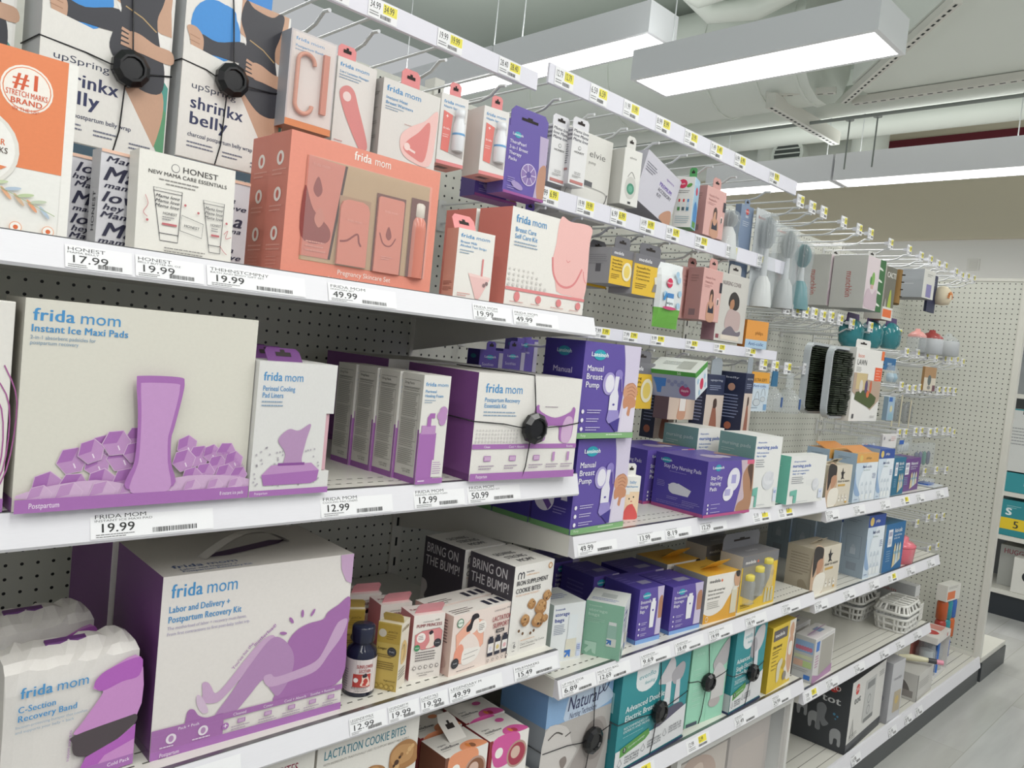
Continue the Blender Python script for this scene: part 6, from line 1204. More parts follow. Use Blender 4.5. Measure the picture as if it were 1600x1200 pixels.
def spraybox(label, x, y, z, deg):
    b = hung(.05, .135, .06, '#e2e1dd', R='#9fc4dc', L='#c9c8c4', B='#4f9a54'); f = b.F; f.ell(.35, .14, .09, '#d0345a'); f.text('dapple', .35, .155, .035, '#f6e4e8', 1, 'c', width=.26); f.ell(.72, .17, .06, '#5a9a4a', .035, rot=30); f.micro(.15, .27, .85, 2, .035, '#8a8a88')
    for i in range(3): u = .25+.24*i; f.poly([(u-.08, .62), (u-.06, .5), (u+.06, .5), (u+.08, .62), (u+.08, .68), (u-.08, .68)], ('#cfd9d4', '#d9dcda', '#c4d6e4')[i]); f.rect(u-.04, .44, u+.05, .5, ('#c8343c', '#c8343c', '#4f8ac4')[i]); f.rect(u-.07, .6, u+.07, .67, ('#4f8a4a', '#4a5a64', '#4a7a94')[i])
    f.micro(.12, .78, .88, 4, .04, '#9fb4bc', seed=2); g = b.R; g.blob([(.2, .6), (.5, .45), (.9, .6), (.8, .9), (.3, .9)], '#3f8ac8'); g.ell(.5, .25, .08, '#d0345a'); g.rect(.2, .85, .8, .97, '#5a9a4a')
    b.tabup(.6, 1.0, .026, '#4f9a5c', .01); return at(b.done('cleaner_carton', label, group='baby cleaner cartons'), x, y, z, deg)
spraybox('white cleaner carton with red top bottles, beside the pink bra carton', 1.785, .237, 1.847, -70)
spraybox('white cleaner carton behind and left of the other one', 1.775, .33, 1.85, -70)
PB = '#d9aaa4'
def bra(label, x, y, z, deg, h=.135):
    b = hung(.11, h, .05, PB, L='#b98a88', B='#a87a78', T='#e0b8b2'); f = b.F; f.text('Hands Free', .12, .2, .045, '#b07a78', 1, width=.5); f.text('Pumping Bra', .12, .28, .04, '#b07a78', 1, width=.4); f.micro(.12, .32, .55, 2, .03, '#b98886')
    f.blob([(.42, .48), (.5, .42), (.58, .48), (.6, .6), (.7, .68), (.72, .98), (.34, .98), (.34, .68), (.42, .62)], '#c7977e'); f.blob([(.43, .44), (.52, .38), (.6, .46), (.6, .62), (.56, .6), (.54, .48), (.46, .5), (.42, .62)], '#4a3630'); f.poly([(.4, .66), (.46, .74), (.52, .76), (.58, .74), (.64, .66), (.68, .84), (.38, .84)], '#26283a'); f.ell(.85, .6, .06, '#e9cfc9', .08); f.rect(.82, .56, .88, .66, '#3a3236'); f.rect(.88, .22, 1, .42, '#2a2a38'); g = b.L; g.rect(.3, .8, .7, .92, '#8f7478'); g.micro(.25, .15, .8, 3, .05, '#a07876')
    b.tabup(.3, .7, .03, '#cf9a94', .003); return at(b.done('bra_carton', label, group='dusty pink bra cartons'), x, y, z, deg)
bra('dusty pink bra carton in the top row between cleaner and brush packs', 1.888, .205, 1.845, 2)
bra('dusty pink bra carton in the second row, front one before the cover pack', 1.91, .2, 1.61, 2, .147)
bra('dusty pink bra carton in the second row, standing behind the front one', 1.89, .258, 1.61, 2, .147)
def medh(label, x, y, z, deg, w, h, t, pump=0):
    b = hung(w, h, .075, '#e6bd38', L='#b3b1b4', B='#a5a3a8', T='#77767b', R='#d8b032'); f = b.F; f.rect(0, 0, 1, .24, '#75747a'); f.text('medela', .12, .17, .09, '#ecebee', 2, width=.44)
    for i, q in enumerate(t): f.text(q, .08, .36+.09*i, .055, '#5a4818', 1 if i < 2 else 0, width=.45)
    f.micro(.08, .36+.09*len(t), .5, 3, .05, '#8a7024')
    if pump: f.poly([(.68, .5), (.8, .46), (.86, .3), (.9, .32), (.86, .5), (.85, .66), (.72, .66)], '#e0dccb'); f.poly([(.7, .66), (.86, .66), (.9, .86), (.64, .86)], '#8a8684')
    else: f.ell(.76, .6, .22, '#efe7c8', .26); f.ell(.76, .6, .14, '#e9cf6a', .18)
    b.L.rect(.4, .45, .62, .68, '#6d6b70'); b.L.micro(.1, .2, .9, 5, .06, '#9a989c'); b.tabup(.15, .85, .03, '#6d6c72', .003)
    return at(b.done('grey_yellow_carton', label), x, y, z, deg)
medh('grey and yellow breast shield carton in the second row, left one', 1.50, .205, 1.66, 0, .088, .088, ('PersonalFit Flex', 'Breast shields', 'Tunnels', 'Rosetas'))
medh('grey and yellow connector carton in the second row, right one with pump picture', 1.59, .2, 1.645, 0, .13, .102, ('PersonalFit Flex', 'Connectors', 'Connecteurs', 'Conectores'), 1)
medh('grey and yellow carton in the second row, hanging behind the left one', 1.51, .29, 1.655, 0, .088, .088, ('PersonalFit Flex',))
medh('grey and yellow carton in the third row right of the purple pump carton', 1.612, .2, 1.355, 0, .115, .12, ('Tubing', 'PersonalFit', 'Membranes'))
# wipes: a soft flat pack
def soft_pack(name, label, cat, x, y, z, w, h, d, kf, art=None, deg=0, bandk=None):
    m = MB(); n = 10; rows = []
    for j in range(n+1):
        v = j/n; t = d*.5*math.sin(PI*min(max((v-.04)/.92, 0), 1))**.6
        rows.append([(0, 0, v*h), (w*.08, -t*.8, v*h), (w*.5, -t, v*h), (w*.92, -t*.8, v*h), (w, 0, v*h), (w*.92, t*.8, v*h), (w*.5, t, v*h), (w*.08, t*.8, v*h)])
    vs = [p for R in rows for p in R]; 
    for j in range(n):
        k = bandk if (bandk and j < 3) else kf
        for i in range(8): a, b_ = j*8+i, j*8+(i+1) % 8; m.poly([vs[a], vs[b_], vs[b_+8], vs[a+8]], k, False)
    f = Face(m, (w*.09, -d*.5-.0005, h*.1), (1, 0, 0), (0, 0, 1), w*.82, h*.82)
    if art: art(f)
    o = m.obj(name); tag(o, label, cat); return at(o, x, y, z, deg)
def wipe_art(f):
    f.ell(.32, .28, .09, '#d0345a'); f.text('dapple', .32, .295, .035, '#f6e4e8', 1, 'c', width=.3)
    for u, v in ((.75, .2), (.85, .45), (.15, .5), (.65, .1), (.82, .68)): f.ell(u, v, .06, '#a9c8de')
    f.poly([(.25, .55), (.55, .5), (.6, .72), (.25, .74)], '#e4ecef'); f.rect(.25, .47, .56, .56, '#4a86c4'); f.poly([(.05, .6), (.2, .45), (.25, .5), (.15, .62)], '#3a8ac8'); f.ell(.4, .75, .22, '#c84a7a', .03); f.text('wipes', .4, .68, .06, '#3a4a5a', 1, 'c')
soft_pack('wipes_pack', 'white and green soft wipes pack in the second row', 'pack', 1.69, .2, 1.572, .115, .17, .03, '#dfe3e4p', wipe_art, 0, '#6fb04ap')
b = hung(.17, .20, .045, '#cdcac4', L='#a9838c', B='#b5b0aa'); f = b.F; f.text('NURSING COVER', .1, .17, .06, '#77686a', 1, width=.62); f.blob([(.36, .44), (.4, .3), (.55, .25), (.7, .33), (.72, .46), (.62, .52), (.48, .5)], '#35312f'); f.blob([(.42, .4), (.52, .36), (.56, .44), (.5, .52), (.42, .5)], '#b07f5e'); f.blob([(.4, .52), (.6, .52), (.78, .56), (.82, .72), (.74, .82), (.34, .8), (.3, .66)], '#bfa9a6'); f.blob([(.28, .84), (.5, .76), (.7, .84), (.85, .82), (.8, .9), (.3, .91)], '#77707a'); f.rect(.2, .9, .82, .97, '#ddd2c4'); f.rect(.04, .9, .14, .96, '#8f4a54')
b.tabup(.3, .7, .03, '#c9c6c0', .003); at(b.done('cover_pack', 'beige nursing cover carton with sitting woman, right of the pink bra cartons'), 2.025, .215, 1.56, 0)
b = hung(.10, .085, .03, '#e09a48', L='#c98238', B='#a9c4da', T='#d08a3c'); f = b.F; f.rect(0, .7, 1, 1, '#a9c4da'); f.text('Anti-colic', .5, .9, .12, '#2a4a8a', 1, 'c', width=.7); f.text('philips', .6, .5, .12, '#8a5a20', 0, 'c')
at(b.done('nipple_pack', 'small orange and blue pack hanging below the dense hook row'), 2.20, .21, 1.552, -12)
# third row
for i, (x, y, z, l) in enumerate(((1.19, .3, 1.37, 'small purple box leftmost behind the wide white kit carton'), (1.262, .3, 1.376, 'small purple box second from left behind the wide white kit carton'), (1.335, .33, 1.405, 'small purple box just left of the top pump carton'), (1.268, .3, 1.70, 'small purple box peeking over the salmon sided kit cartons'))):
    b = hung(.068, .1, .045, LV, L=LVD, T='#5647a0'); b.F.ell(.45, .16, .07, TE, .05); b.F.ell(.45, .16, .1, TE, .05); b.F.text('Lansinoh', .45, .175, .05, '#e6eef4', 1, 'c', width=.5); b.F.text('Soothies', .12, .36, .07, '#cfc8e6', 0, width=.5); b.L.ell(.5, .16, .1, '#2a7f98', .05); b.F.rect(.82, .05, 1, .9, '#b9b4c8')
    b.tabup(.3, .7, .02, LV, .003); at(b.done('gel_pad_box', l), x, y, z, -4)
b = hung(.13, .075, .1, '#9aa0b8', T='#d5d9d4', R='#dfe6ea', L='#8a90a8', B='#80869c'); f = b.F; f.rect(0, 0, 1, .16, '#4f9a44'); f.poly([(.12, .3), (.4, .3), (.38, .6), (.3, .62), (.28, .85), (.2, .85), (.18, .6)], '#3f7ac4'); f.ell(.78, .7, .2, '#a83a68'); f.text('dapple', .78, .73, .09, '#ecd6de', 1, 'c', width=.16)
for i in range(6): f.ell(.45+.07*i, .4+.1*(i % 2), .07, '#8088ac')
f.text('50', .62, .13, .1, '#cfe0c8', 1); b.T.micro(.2, .3, .8, 3, .1, '#7d827c'); b.T.rect(.55, .2, .85, .8, '#a9ada6'); g = b.R; g.rect(0, 0, 1, .2, '#4f9a44'); g.ell(.5, .62, .2, '#d0345a')
for u, v in ((.2, .4), (.75, .45), (.3, .85), (.8, .8)): g.ell(u, v, .1, '#a9c8de')
at(b.done('wipes_carton', 'tilted wipes carton with green edge, hanging below the lowest price rail'), 1.731, .216, 1.392, -75, (20, 0))
b = hung(.14, .085, .05, '#d9c4b4', L='#8f7478', B='#a9908a'); f = b.F; f.blob([(.4, .0), (.62, .0), (.64, .4), (.62, .95), (.34, .95), (.38, .5)], '#c7977e'); f.rect(.4, .2, .62, .7, '#e6e0dc'); f.ell(.85, .15, .14, '#b98a78'); b.tabup(.3, .7, .04, '#cfb8aa', .003); at(b.done('bandeau_carton', 'beige carton with woman in white band, below the tilted wipes carton'), 1.885, .25, 1.32, 0)
NV = '#2b3350'
def navy(label, x, y, z, deg, alt=0):
    b = hung(.062 if not alt else .1, .19, .085 if not alt else .05, NV, L='#262d48', B='#20263c', T='#313a5a'); f, g = (b.F, b.L)
    f.rect(0, .32, 1, 1, '#cfc0b6'); f.blob([(.3, .98), (.35, .7), (.5, .42), (.7, .7), (.72, .98)], '#96604e'); f.blob([(.44, .4), (.6, .38), (.64, .5), (.46, .52)], '#4a3630'); f.text('upspring', .5, .1, .03, '#c9cede', 0, 'c', width=.7); f.micro(.15, .17, .85, 3, .03, '#9aa2c0')
    g.ell(.5, .24, .06, '#b98f7c'); g.ell(.5, .86, .06, '#b06a54'); g.text('belly', .5, .1, .03, '#c9cede', 0, 'c', width=.5); g.micro(.2, .36, .85, 8, .05, '#8a93b4'); 
    b.tabup(.2, .8, .05, '#9aa2aa', .004, 0, False); return at(b.done('navy_carton', label, group='navy hanging cartons'), x, y, z, deg)
navy('tall navy carton with woman in red, nearest above the tall nursing pad carton', 2.16, .17, 1.283, 6)
navy('tall navy carton with photo front, hanging left of the nearest one', 2.02, .215, 1.27, 0, 1)
navy('tall navy carton furthest left, mostly behind the beige band carton', 1.92, .315, 1.255, 0, 1)
b = hung(.12, .09, .02, '#c9d6e0', L='#a9b8c4', T='#e0a03c'); f = b.F; f.rect(0, .0, 1, .2, '#bcd0e4'); f.text('Anti-colic', .5, .14, .1, '#2a4a8a', 1, 'c', width=.7)
for u, v, r in ((.4, .68, .26), (.72, .56, .18)): f.ell(u, v, r, '#6a7078', r*.5); f.ell(u, v, r*.92, '#c4ccd2', r*.44); f.line([(u-.12, v-.12), (u-.05, v-.35), (u+.05, v-.35), (u+.12, v-.12)], .02, '#8a9098', sm=4)
f.rect(.8, .74, .96, .95, '#7aa4cc'); f.micro(.06, .86, .7, 1, .06, '#7d90a4')
o = at(b.done('nipple_carton', 'pale blue nipple card with orange header, left of the clear bottles'), 2.248, .2, 1.355, 0)
m = MB(); m.prism([(0, .09), (.12, .09), (.118, .125), (.002, .125)], 'y', .0, .003, '#e0a03c'); f = Face(m, (0, 0, .09), (1, 0, 0), (0, 0, 1), .12, .035); f.text('ULTRA SOFT', .5, .85, .3, '#7a5214', 1, 'c', width=.7); m.obj('card_header', o)
def clear_bottle(label, x, y, z, r, h, blue, name='clear_bottle'):
    o = thing(name, label, 'bottle', (x, y, z), 0, None)
    m = MB(); m.lathe([(r*.8, 0), (r, .006), (r, h*.55), (r*.75, h*.75), (r*.5, h*.82)], 'clear2', n=20); m.obj('bottle_body', o)
    m = MB(); m.lathe([(r*.5, h*.82), (r*.52, h*.9), (r*.2, h*.96), (r*.12, h), (0, h)], 'clear2', n=16); m.obj('nipple', o)
    m = MB(); m.box(-.008, -r-.001, h*.2, .002, -r+.001, h*.6, '#3a5a90'); m.obj('printed_mark', o)
    m = MB(); m.prism([(-r*.6, h), (r*.6, h), (r*.5, h+.05), (-r*.5, h+.05)], 'y', -.002, .001, blue); m.obj('card_header', o)
    return o
clear_bottle('small clear bottle with blue card header, beside the pale blue nipple card', 2.40, .2, 1.358, .035, .08, '#2f6a90')
clear_bottle('small round clear bottle, immediately left of the drying racks', 2.51, .2, 1.352, .045, .085, 'clear2')
# drying racks
def rack(label, x, y, z, sleeve):
    o = thing('drying_rack', label, 'drying rack', (x, y, z), 0, 'dark green drying racks')
    W, H, D, r = .45, .25, .022, .04
    def rr(i, n=6):
        pts = []
        for cx, cz, a0 in ((W-r, H-r, 0), (r, H-r, 90), (r, r, 180), (W-r, r, 270)):
            for k in range(n+1): a = math.radians(a0+90*k/n); pts.append((cx+(r-i)*math.cos(a), cz+(r-i)*math.sin(a)))
        return pts
    m = MB(); A, B2 = rr(0), rr(.009)
    for i in range(len(A)):
        j = (i+1) % len(A)
        m.poly([(A[i][0], D, A[i][1]), (A[j][0], D, A[j][1]), (A[j][0], 0.0, A[j][1]), (A[i][0], 0.0, A[i][1])], '#b9bfc4p'); m.poly([(A[i][0], 0, A[i][1]), (A[j][0], 0, A[j][1]), (B2[j][0], 0, B2[j][1]), (B2[i][0], 0, B2[i][1])], '#c4c9cdp'); m.poly([(B2[i][0], 0, B2[i][1]), (B2[j][0], 0, B2[j][1]), (B2[j][0], D, B2[j][1]), (B2[i][0], D, B2[i][1])], '#aab0b5p')
    m.poly([(p[0], D, p[1]) for p in A], '#b9bfc4p'); m.obj('tray', o)
    m = MB(); q = random.Random(4); n = 30
    for i in range(n):
        z0 = .014+(H-.028)*i/n; inset = .0
        for k in range(9):
            x0 = .012+(W-.026)*k/9+q.uniform(-.002, .002); m.box(x0, -.012-q.uniform(0, .008), z0+q.uniform(-.001, .001), x0+(W-.028)/9*.92, D-.003, z0+(H-.028)/n*q.uniform(.45, .7), 'grass')
    o2 = m.obj('grass_bristles', o)
    if sleeve:
        b = Box(.26, .262, D+.03, '#e6e4e0', L='#d9d7d2', T='#dcdad6', R='#e0713c'); f = b.F; f.text('boon', .07, .13, .055, '#dd6a4a', 0, width=.22); f.text('LAWN', .06, .23, .075, '#2a2a2c', 1, width=.34); f.micro(.06, .26, .24, 4, .018, '#8d8b88'); f.rect(.9, .0, 1, .13, '#e8743c'); f.rect(.72, .24, .98, .43, '#e8643c')
        for i in range(4): f.micro(.76, .28+.04*i, .94, 1, .02, '#f6d6c8', seed=i)
        f.poly([(0, .34), (.48, .34), (.48, .42), (.98, .44), (.98, .7), (.7, .84), (0, .6)], '#b7a08e'); f.rect(.1, .34, .46, .56, '#cdb98a'); f.poly([(.12, .6), (.5, .56), (.86, .66), (.84, .74), (.68, .82), (.1, .7)], '#4c5a30'); f.ell(.28, .52, .06, '#d9d2c8', .09); f.ell(.46, .52, .05, '#5a4a70', .09); f.ell(.62, .52, .04, '#c86a4a', .09); f.ell(.54, .62, .05, '#d8704a'); f.poly([(.0, .6), (.68, .84), (.75, .82), (.98, .68), (.98, .86), (.0, .86)], '#d6c6c2') if 0 else None
        f.rect(.08, .9, .14, .96, '#55555a'); f.micro(.72, .92, .92, 2, .02, '#a9a7a4')
        b.tabup(.05, .55, .03, '#e3e1dd', .01); sl = b.done('card_sleeve', None, parent=o); sl.location = (.14, -.024, -.006); sl['label'] = 'white card sleeve printed with the green drying rack'
    return o
rack('dark green bristled drying rack with white printed card sleeve, front one', 2.645, .125, 1.345, True)
rack('dark green bristled drying rack hanging behind, left of the sleeved one', 2.635, .2, 1.352, False)
# brush packs in the top row
def brush(label, x, y, z, h, head, base, card, w=.085):
    o = thing('bottle_brush_pack', label, 'bottle brush', (x, y, z), 0)
    m = MB(); m.box(-w/2, .022, 0, w/2, .024, h, card); f = Face(m, (-w/2, .022, 0), (1, 0, 0), (0, 0, 1), w, h); f.text('munchkin' if w > .09 else 'boon', .15, .1, .03, '#b0605a', 1, width=.6); m.obj('back_card', o)
    m = MB(); m.tube([(0, 0, .09), (.003, 0, h*.6)], [.011, .007], '#cfd2d4p', 10); m.obj('stem', o)
    m = MB(); q = random.Random(int(x*99))
    for i in range(26):
        zz = h*(.6+.32*i/26); rr = .027*math.sin(PI*min(.97, (i+2)/28))**.5
        for j in range(9): a = 2*PI*j/9+i*.7; m.tube([(0, 0, zz), (rr*math.cos(a), rr*math.sin(a), zz+.004)], .0011, head, 3, False)
    m.tube([(0, 0, h*.58), (0, 0, h*.93)], .003, '#b9bec0p', 6); m.obj('bristle_head', o)
    m = MB(); m.lathe([(.032, .0), (.033, .012), (.024, .075), (.014, .095)], base, n=18); m.obj('holder', o)
    m = MB(); m.lathe([(.034, .0), (.036, h*.3), (.03, h*.5), (.033, h*.62), (.034, h*.82), (.027, h*.93), (.01, h*.965), (0, h*.967)], 'clear2', n=16); m.obj('clear_bubble', o)
    return o
brush('clear bubble bottle brush pack nearest the pink bra carton', 2.06, .23, 1.80, .15, '#cfd3d4', '#dfe0df', 'clear2')
brush('bottle brush with white square stand, beside the blue grey card', 2.245, .2, 1.68, .30, '#c4c9cb', '#e2e3e1p', '#c6cacc')
brush('tall clear bottle brush pack left of the cactus cartons', 2.39, .2, 1.69, .27, '#c9cdcc', '#b9bcbcp', 'clear2', .13)
brush('bottle brush pack with teal bristles and handle', 2.52, .21, 1.70, .235, '#3f8f94', '#2f858cp', 'clear2', .07)
b = hung(.075, .3, .02, '#7d8ea8', L='#6d7e98', T='#8d9cb4'); f = b.F; f.ell(.5, .06, .03, '#c8443c'); f.text('OXO', .5, .067, .018, '#f0dcd8', 1, 'c', width=.4); f.text('tot', .5, .12, .03, '#e3e6ea', 2, 'c'); f.micro(.2, .16, .8, 3, .02, '#c4ccd8'); b.tabup(.3, .7, .02, '#7d8ea8', .003)
at(b.done('brush_card', 'long blue grey brush card with small red badge'), 2.14, .24, 1.68, 0)
# cactus cartons
def cactus(label, x, y, z, deg):
    b = hung(.16, .195, .13, '#d9ccd0', L='#c2c1bd', B='#9a9995', T='#c9c8c4'); f = b.F; f.rect(.68, 0, 1, 1, '#356a3c')
    for i in range(4): f.poly([(.68, .14+.23*i), (.84, .17+.23*i), (.9, .2+.23*i), (.84, .205+.23*i), (.68, .19+.23*i)], '#e2e4dc')
    f.ell(.38, .42, .07, '#7fae5a', .14); f.ell(.27, .45, .04, '#4f8a4a', .08); f.blob([(.05, .7), (.2, .6), (.4, .7), (.6, .6), (.66, .95), (.05, .95)], '#c6b2bc'); f.rect(.3, .52, .42, .6, '#cfa8a0')
    b.L.text('munchkin', .42, .3, .13, '#b0605a', 1, ang=-88, width=.75); b.tabup(.1, .5, .02, '#cfcecb', .01); return at(b.done('cactus_carton', label, group='grey cactus cartons'), x, y, z, deg)
cactus('grey sided carton with lilac cactus front and green edge, foremost of three', 2.935, .16, 1.75, -2)
cactus('grey sided cactus carton, second of three going back', 2.93, .295, 1.755, -2)
cactus('grey sided cactus carton, rearmost of three', 2.925, .43, 1.76, -2)
b = hung(.1, .21, .07, '#6f6d62', L='#c9c6be', B='#b06a48'); f = b.F; f.text('CACTI', .1, .2, .1, '#e6e4de', 2, width=.85); f.blob([(.4, .9), (.5, .5), (.65, .45), (.75, .9)], '#a9b84a'); f.blob([(.1, .9), (.2, .6), (.3, .9)], '#b7b5b0'); f.rect(0, .76, 1, 1, '#dcdad4'); f.rect(.06, .8, .9, .95, '#e0703c'); b.L.rect(.25, .3, .7, .45, '#c98a80'); b.L.rect(.3, .66, .7, .82, '#6a4440')
at(b.done('cactus_rack_carton', 'dark carton with white lettering and orange patch beside the cactus cartons'), 3.205, .19, 1.735, -2)
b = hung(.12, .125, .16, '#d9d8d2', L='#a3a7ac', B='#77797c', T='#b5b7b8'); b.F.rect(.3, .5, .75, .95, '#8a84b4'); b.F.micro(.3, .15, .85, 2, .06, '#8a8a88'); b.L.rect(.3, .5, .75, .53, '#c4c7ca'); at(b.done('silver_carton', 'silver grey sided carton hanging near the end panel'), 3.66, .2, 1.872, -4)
b = hung(.11, .17, .012, '#2a3050', L='#22283f'); b.F.micro(.2, .15, .8, 4, .05, '#8a93b4'); at(b.done('navy_card', 'navy hang card behind the cream plush toy'), 3.80, .22, 1.825, 0)
m = MB(); m.lathe([(.0, 0), (.03, .005), (.04, .03), (.036, .065), (.02, .085), (0, .09)], '#d9cdb4d', n=14)
for i in range(9): a = math.radians(20*i+10); m.tube([(.02*math.cos(a), -.036, .03+.02*math.sin(a)), (.034*math.cos(a), -.034, .03+.034*math.sin(a))], .003, '#d98a4a', 5)
o = m.obj('plush_toy'); tag(o, 'small cream plush toy with orange sun print hanging near the end panel', 'toy'); at(o, 3.93, .2, 1.865)
m = MB(); m.tube([(0, 0, .14), (-.008, 0, .09), (-.012, 0, .04), (-.02, 0, 0)], [.012, .015, .018, .02], '#8a6a3ad', 10)
for i in range(4): m.lathe([(.007, -.002), (.007, .002)], '#3a2c1cd', (-.004*i, -.017, .12-.03*i), 8)
o = m.obj('giraffe_toy'); tag(o, 'brown spotted giraffe toy between dark carton and silver carton', 'toy'); at(o, 3.37, .2, 1.81)
# mixed goods lower in the last bays
def cup(name, label, cat, x, y, z, r, h, body, cap, capk):
    o = thing(name, label, cat, (x, y, z)); m = MB(); m.lathe([(r*.85, 0), (r, .004), (r, h*.6), (r*.9, h*.66)], body, n=16); m.obj('body', o)
    m = MB(); m.lathe([(r*.92, h*.62), (r*.95, h*.7), (r*.6, h*.85), (r*.3, h*.9), (r*.25, h), (0, h)], capk, n=14); m.obj('cap', o); return o
for i in range(3): 
    m = MB(); m.lathe([(.05, 0), (.075, .02), (.08, .07), (.05, .1), (.02, .11)], 'tealclear', n=16, sy=.5); m.prism([(-.06, .09), (.06, .09), (.05, .13), (-.05, .13)], 'y', -.003, .002, '#53406f'); o = m.obj('teal_cup_pack'); tag(o, ('teal cup pack with purple header, nearest below the cactus cartons', 'teal cup pack with purple header, middle of the three', 'teal cup pack with purple header, furthest right below the dark carton')[i], 'cup pack', 'teal cup packs'); at(o, 3.06+.2*i, .24, 1.61+.01*i)
cup('sippy_cup', 'clear cup with pink top near the end panel, left of the red capped one', 'cup', 3.67, .2, 1.635, .04, .1, 'clear2', 0, '#d99a94p')
cup('sippy_cup', 'clear cup with dark red top near the end panel', 'cup', 3.86, .2, 1.635, .05, .11, '#b9bcc0', 0, '#a84a48p')
cup('sippy_cup', 'clear white topped cup nearest the end panel', 'cup', 4.10, .2, 1.64, .05, .11, '#b7babd', 0, 'clear2')
o = thing('pacifier_pack', 'blue hang card with round clear bubble right of the drying racks', 'pack', (3.42, .2, 1.48)); m = MB(); m.box(-.07, .012, .06, .07, .014, .11, '#2f6a9c'); f = Face(m, (-.07, .012, .06), (1, 0, 0), (0, 0, 1), .14, .05); f.text('avent', .5, .6, .3, '#cfe0ec', 1, 'c'); m.obj('card', o); m = MB(); m.lathe([(.05, 0), (.052, .02), (.03, .035), (0, .04)], 'clear2', (0, 0, 0), 16); m.lathe([(.018, .004), (.02, .02), (0, .03)], '#b9d0de', (-.02, 0, 0), 10); m.lathe([(.018, .004), (.02, .02), (0, .03)], '#8fb4c8', (.022, 0, 0), 10); ob_ = m.obj('bubble', o); ob_.rotation_euler = (PI/2, 0, 0); ob_.location = (0, .01, .03)
b = hung(.16, .11, .012, '#b08a62', L='#9a7850'); f = b.F; f.rect(0, .45, 1, 1, '#d9d0c0'); f.ell(.45, .55, .22, '#5f6a6a'); f.ell(.45, .86, .2, '#8f8a84', .08); f.rect(.75, .75, 1, 1, '#6d4450'); at(b.done('pacifier_card', 'tan and cream hang card close to the pegboard divider'), 3.83, .2, 1.468, 0)
b = hung(.075, .10, .02, '#9fb8cc', L='#8fa6b8'); b.F.rect(.1, .02, .6, .2, '#3a6ab4'); b.F.ell(.5, .5, .14, '#d9d2a8'); b.F.rect(.15, .7, .85, .95, '#8fb4c4'); at(b.done('teether_card', 'narrow pale blue card just right of the sleeved drying rack'), 3.40, .19, 1.33, 0)
for i, (x, z, h, k) in enumerate(((3.55, 1.30, .13, '#cfc7ac'), (3.64, 1.30, .14, '#c9c1a8'), (3.76, 1.29, .13, '#c4bca6'))):
    m = MB(); m.box(-.006, -.002, 0, .006, .0, h, k); m.lathe([(.03, .02), (.045, .03), (.045, .1), (.02, .12)], 'smoke', (.03, .02, 0), 12, 1, .4); o = m.obj('straw_cup_pack'); tag(o, ('dim clear straw cup pack, left of three below the third tag row', 'dim clear straw cup pack, middle of three below the third tag row', 'dim clear straw cup pack, right of three below the third tag row')[i], 'cup pack', 'straw cup packs'); at(o, x, .22, z)
def bag(label, x, z, w, h, k, dk=None):
    m = MB(); m.prism([(0, 0), (w, 0), (w*.98, h), (w*.02, h)], 'y', -.01, .01, 'clear2')
    q = random.Random(int(x*50))
    for i in range(4): m.lathe([(.004, 0), (.014, .01), (.014, h*.5), (.005, h*.6)], k[i % len(k)], (w*(.2+.2*i), 0, .005), 8, 1, .6)
    if dk: m.box(w*.05, -.0115, h*.6, w*.35, -.0105, h*.85, dk)
    o = m.obj('clear_bag'); tag(o, label, 'bag'); return at(o, x, .2, z)
bag('clear spoon bag above the orange topped cartons', 3.17, 1.185, .19, .075, ('#c4c9d4p', '#c9a8a8p', '#a9b8c8p'))
bag('clear bag with small blue mark above the slim anti colic carton', 3.58, 1.185, .17, .07, ('#c4c9ccp',), '#2f62b8')
bag('clear bag of dark blue and green pieces beside the violet carton', 3.80, 1.115, .28, .11, ('#4a5070p', '#5a5484p', '#3f7f70p'))
b = hung(.16, .06, .01, '#e3e0df', L='#cfcccb'); b.F.text('nuk', .5, .5, .18, '#6a6a70', 1, 'c'); b.F.micro(.6, .2, .95, 3, .12, '#d0a0a0'); b.F.ell(.12, .3, .12, '#9a9aa0'); at(b.done('spoon_card', 'white hang card sticking up behind the violet carton'), 3.36, .18, 1.215, 0)
b = hung(.17, .06, .01, '#b5a9ac', L='#a0969a'); b.F.text('nuk', .5, .5, .2, '#5a5a60', 1, 'c'); at(b.done('spoon_card', 'dim pinkish hang card above the deep blue bottle carton'), 3.19, .2, .975, 0)
# ================================================================== unit beyond the end panel
t = thing('far_shelf_unit', 'white shelf unit with dark base across the far aisle at the right edge', 'shelf unit', (6.1, 0, 0))
m = MB(); m.box(.5, -1.4, 0, .53, 1.6, 2.1, '#6d7174'); m.obj('back_panel', t)
m = MB(); m.box(.02, -1.4, 0, .5, 1.6, .155, '#2b3036'); m.obj('kick_plate', t)
for z in (.18, .545, .84, 1.5): m = MB(); m.box(0, -1.4, z-.03, .5, 1.6, z, 'steel_white'); m.obj('shelf_board', t)
def far(name, label, y0, y1, z, h, d, k, art=None, x=6.11):
    """a carton facing the camera's side, front on -x"""
    b = Box(y1-y0, h, d, k); 
    if art: art(b.F)
    o = b.done(name, label); return at(o, x, y1, z, -90)
def s_art(f): f.text('s', .15, .42, .3, '#e6eef0', 2); f.rect(.0, .5, .95, .82, '#e6c82c'); f.text('5', .6, .76, .2, '#3a3a30', 2, 'c'); f.micro(.2, .15, .8, 2, .05, '#8fc0c4')
far('teal_wipes_carton', 'teal carton with yellow price patch on the far shelf unit', .17, .33, .546, .24, .2, '#2d8a94', s_art)
far('teal_flat_carton', 'teal carton with small white square on the upper far shelf', .05, .34, .841, .13, .2, '#35949e', lambda f: (f.rect(.42, .2, .56, .6, '#e6eef0'), f.rect(.45, .3, .53, .5, '#2a3a40')))
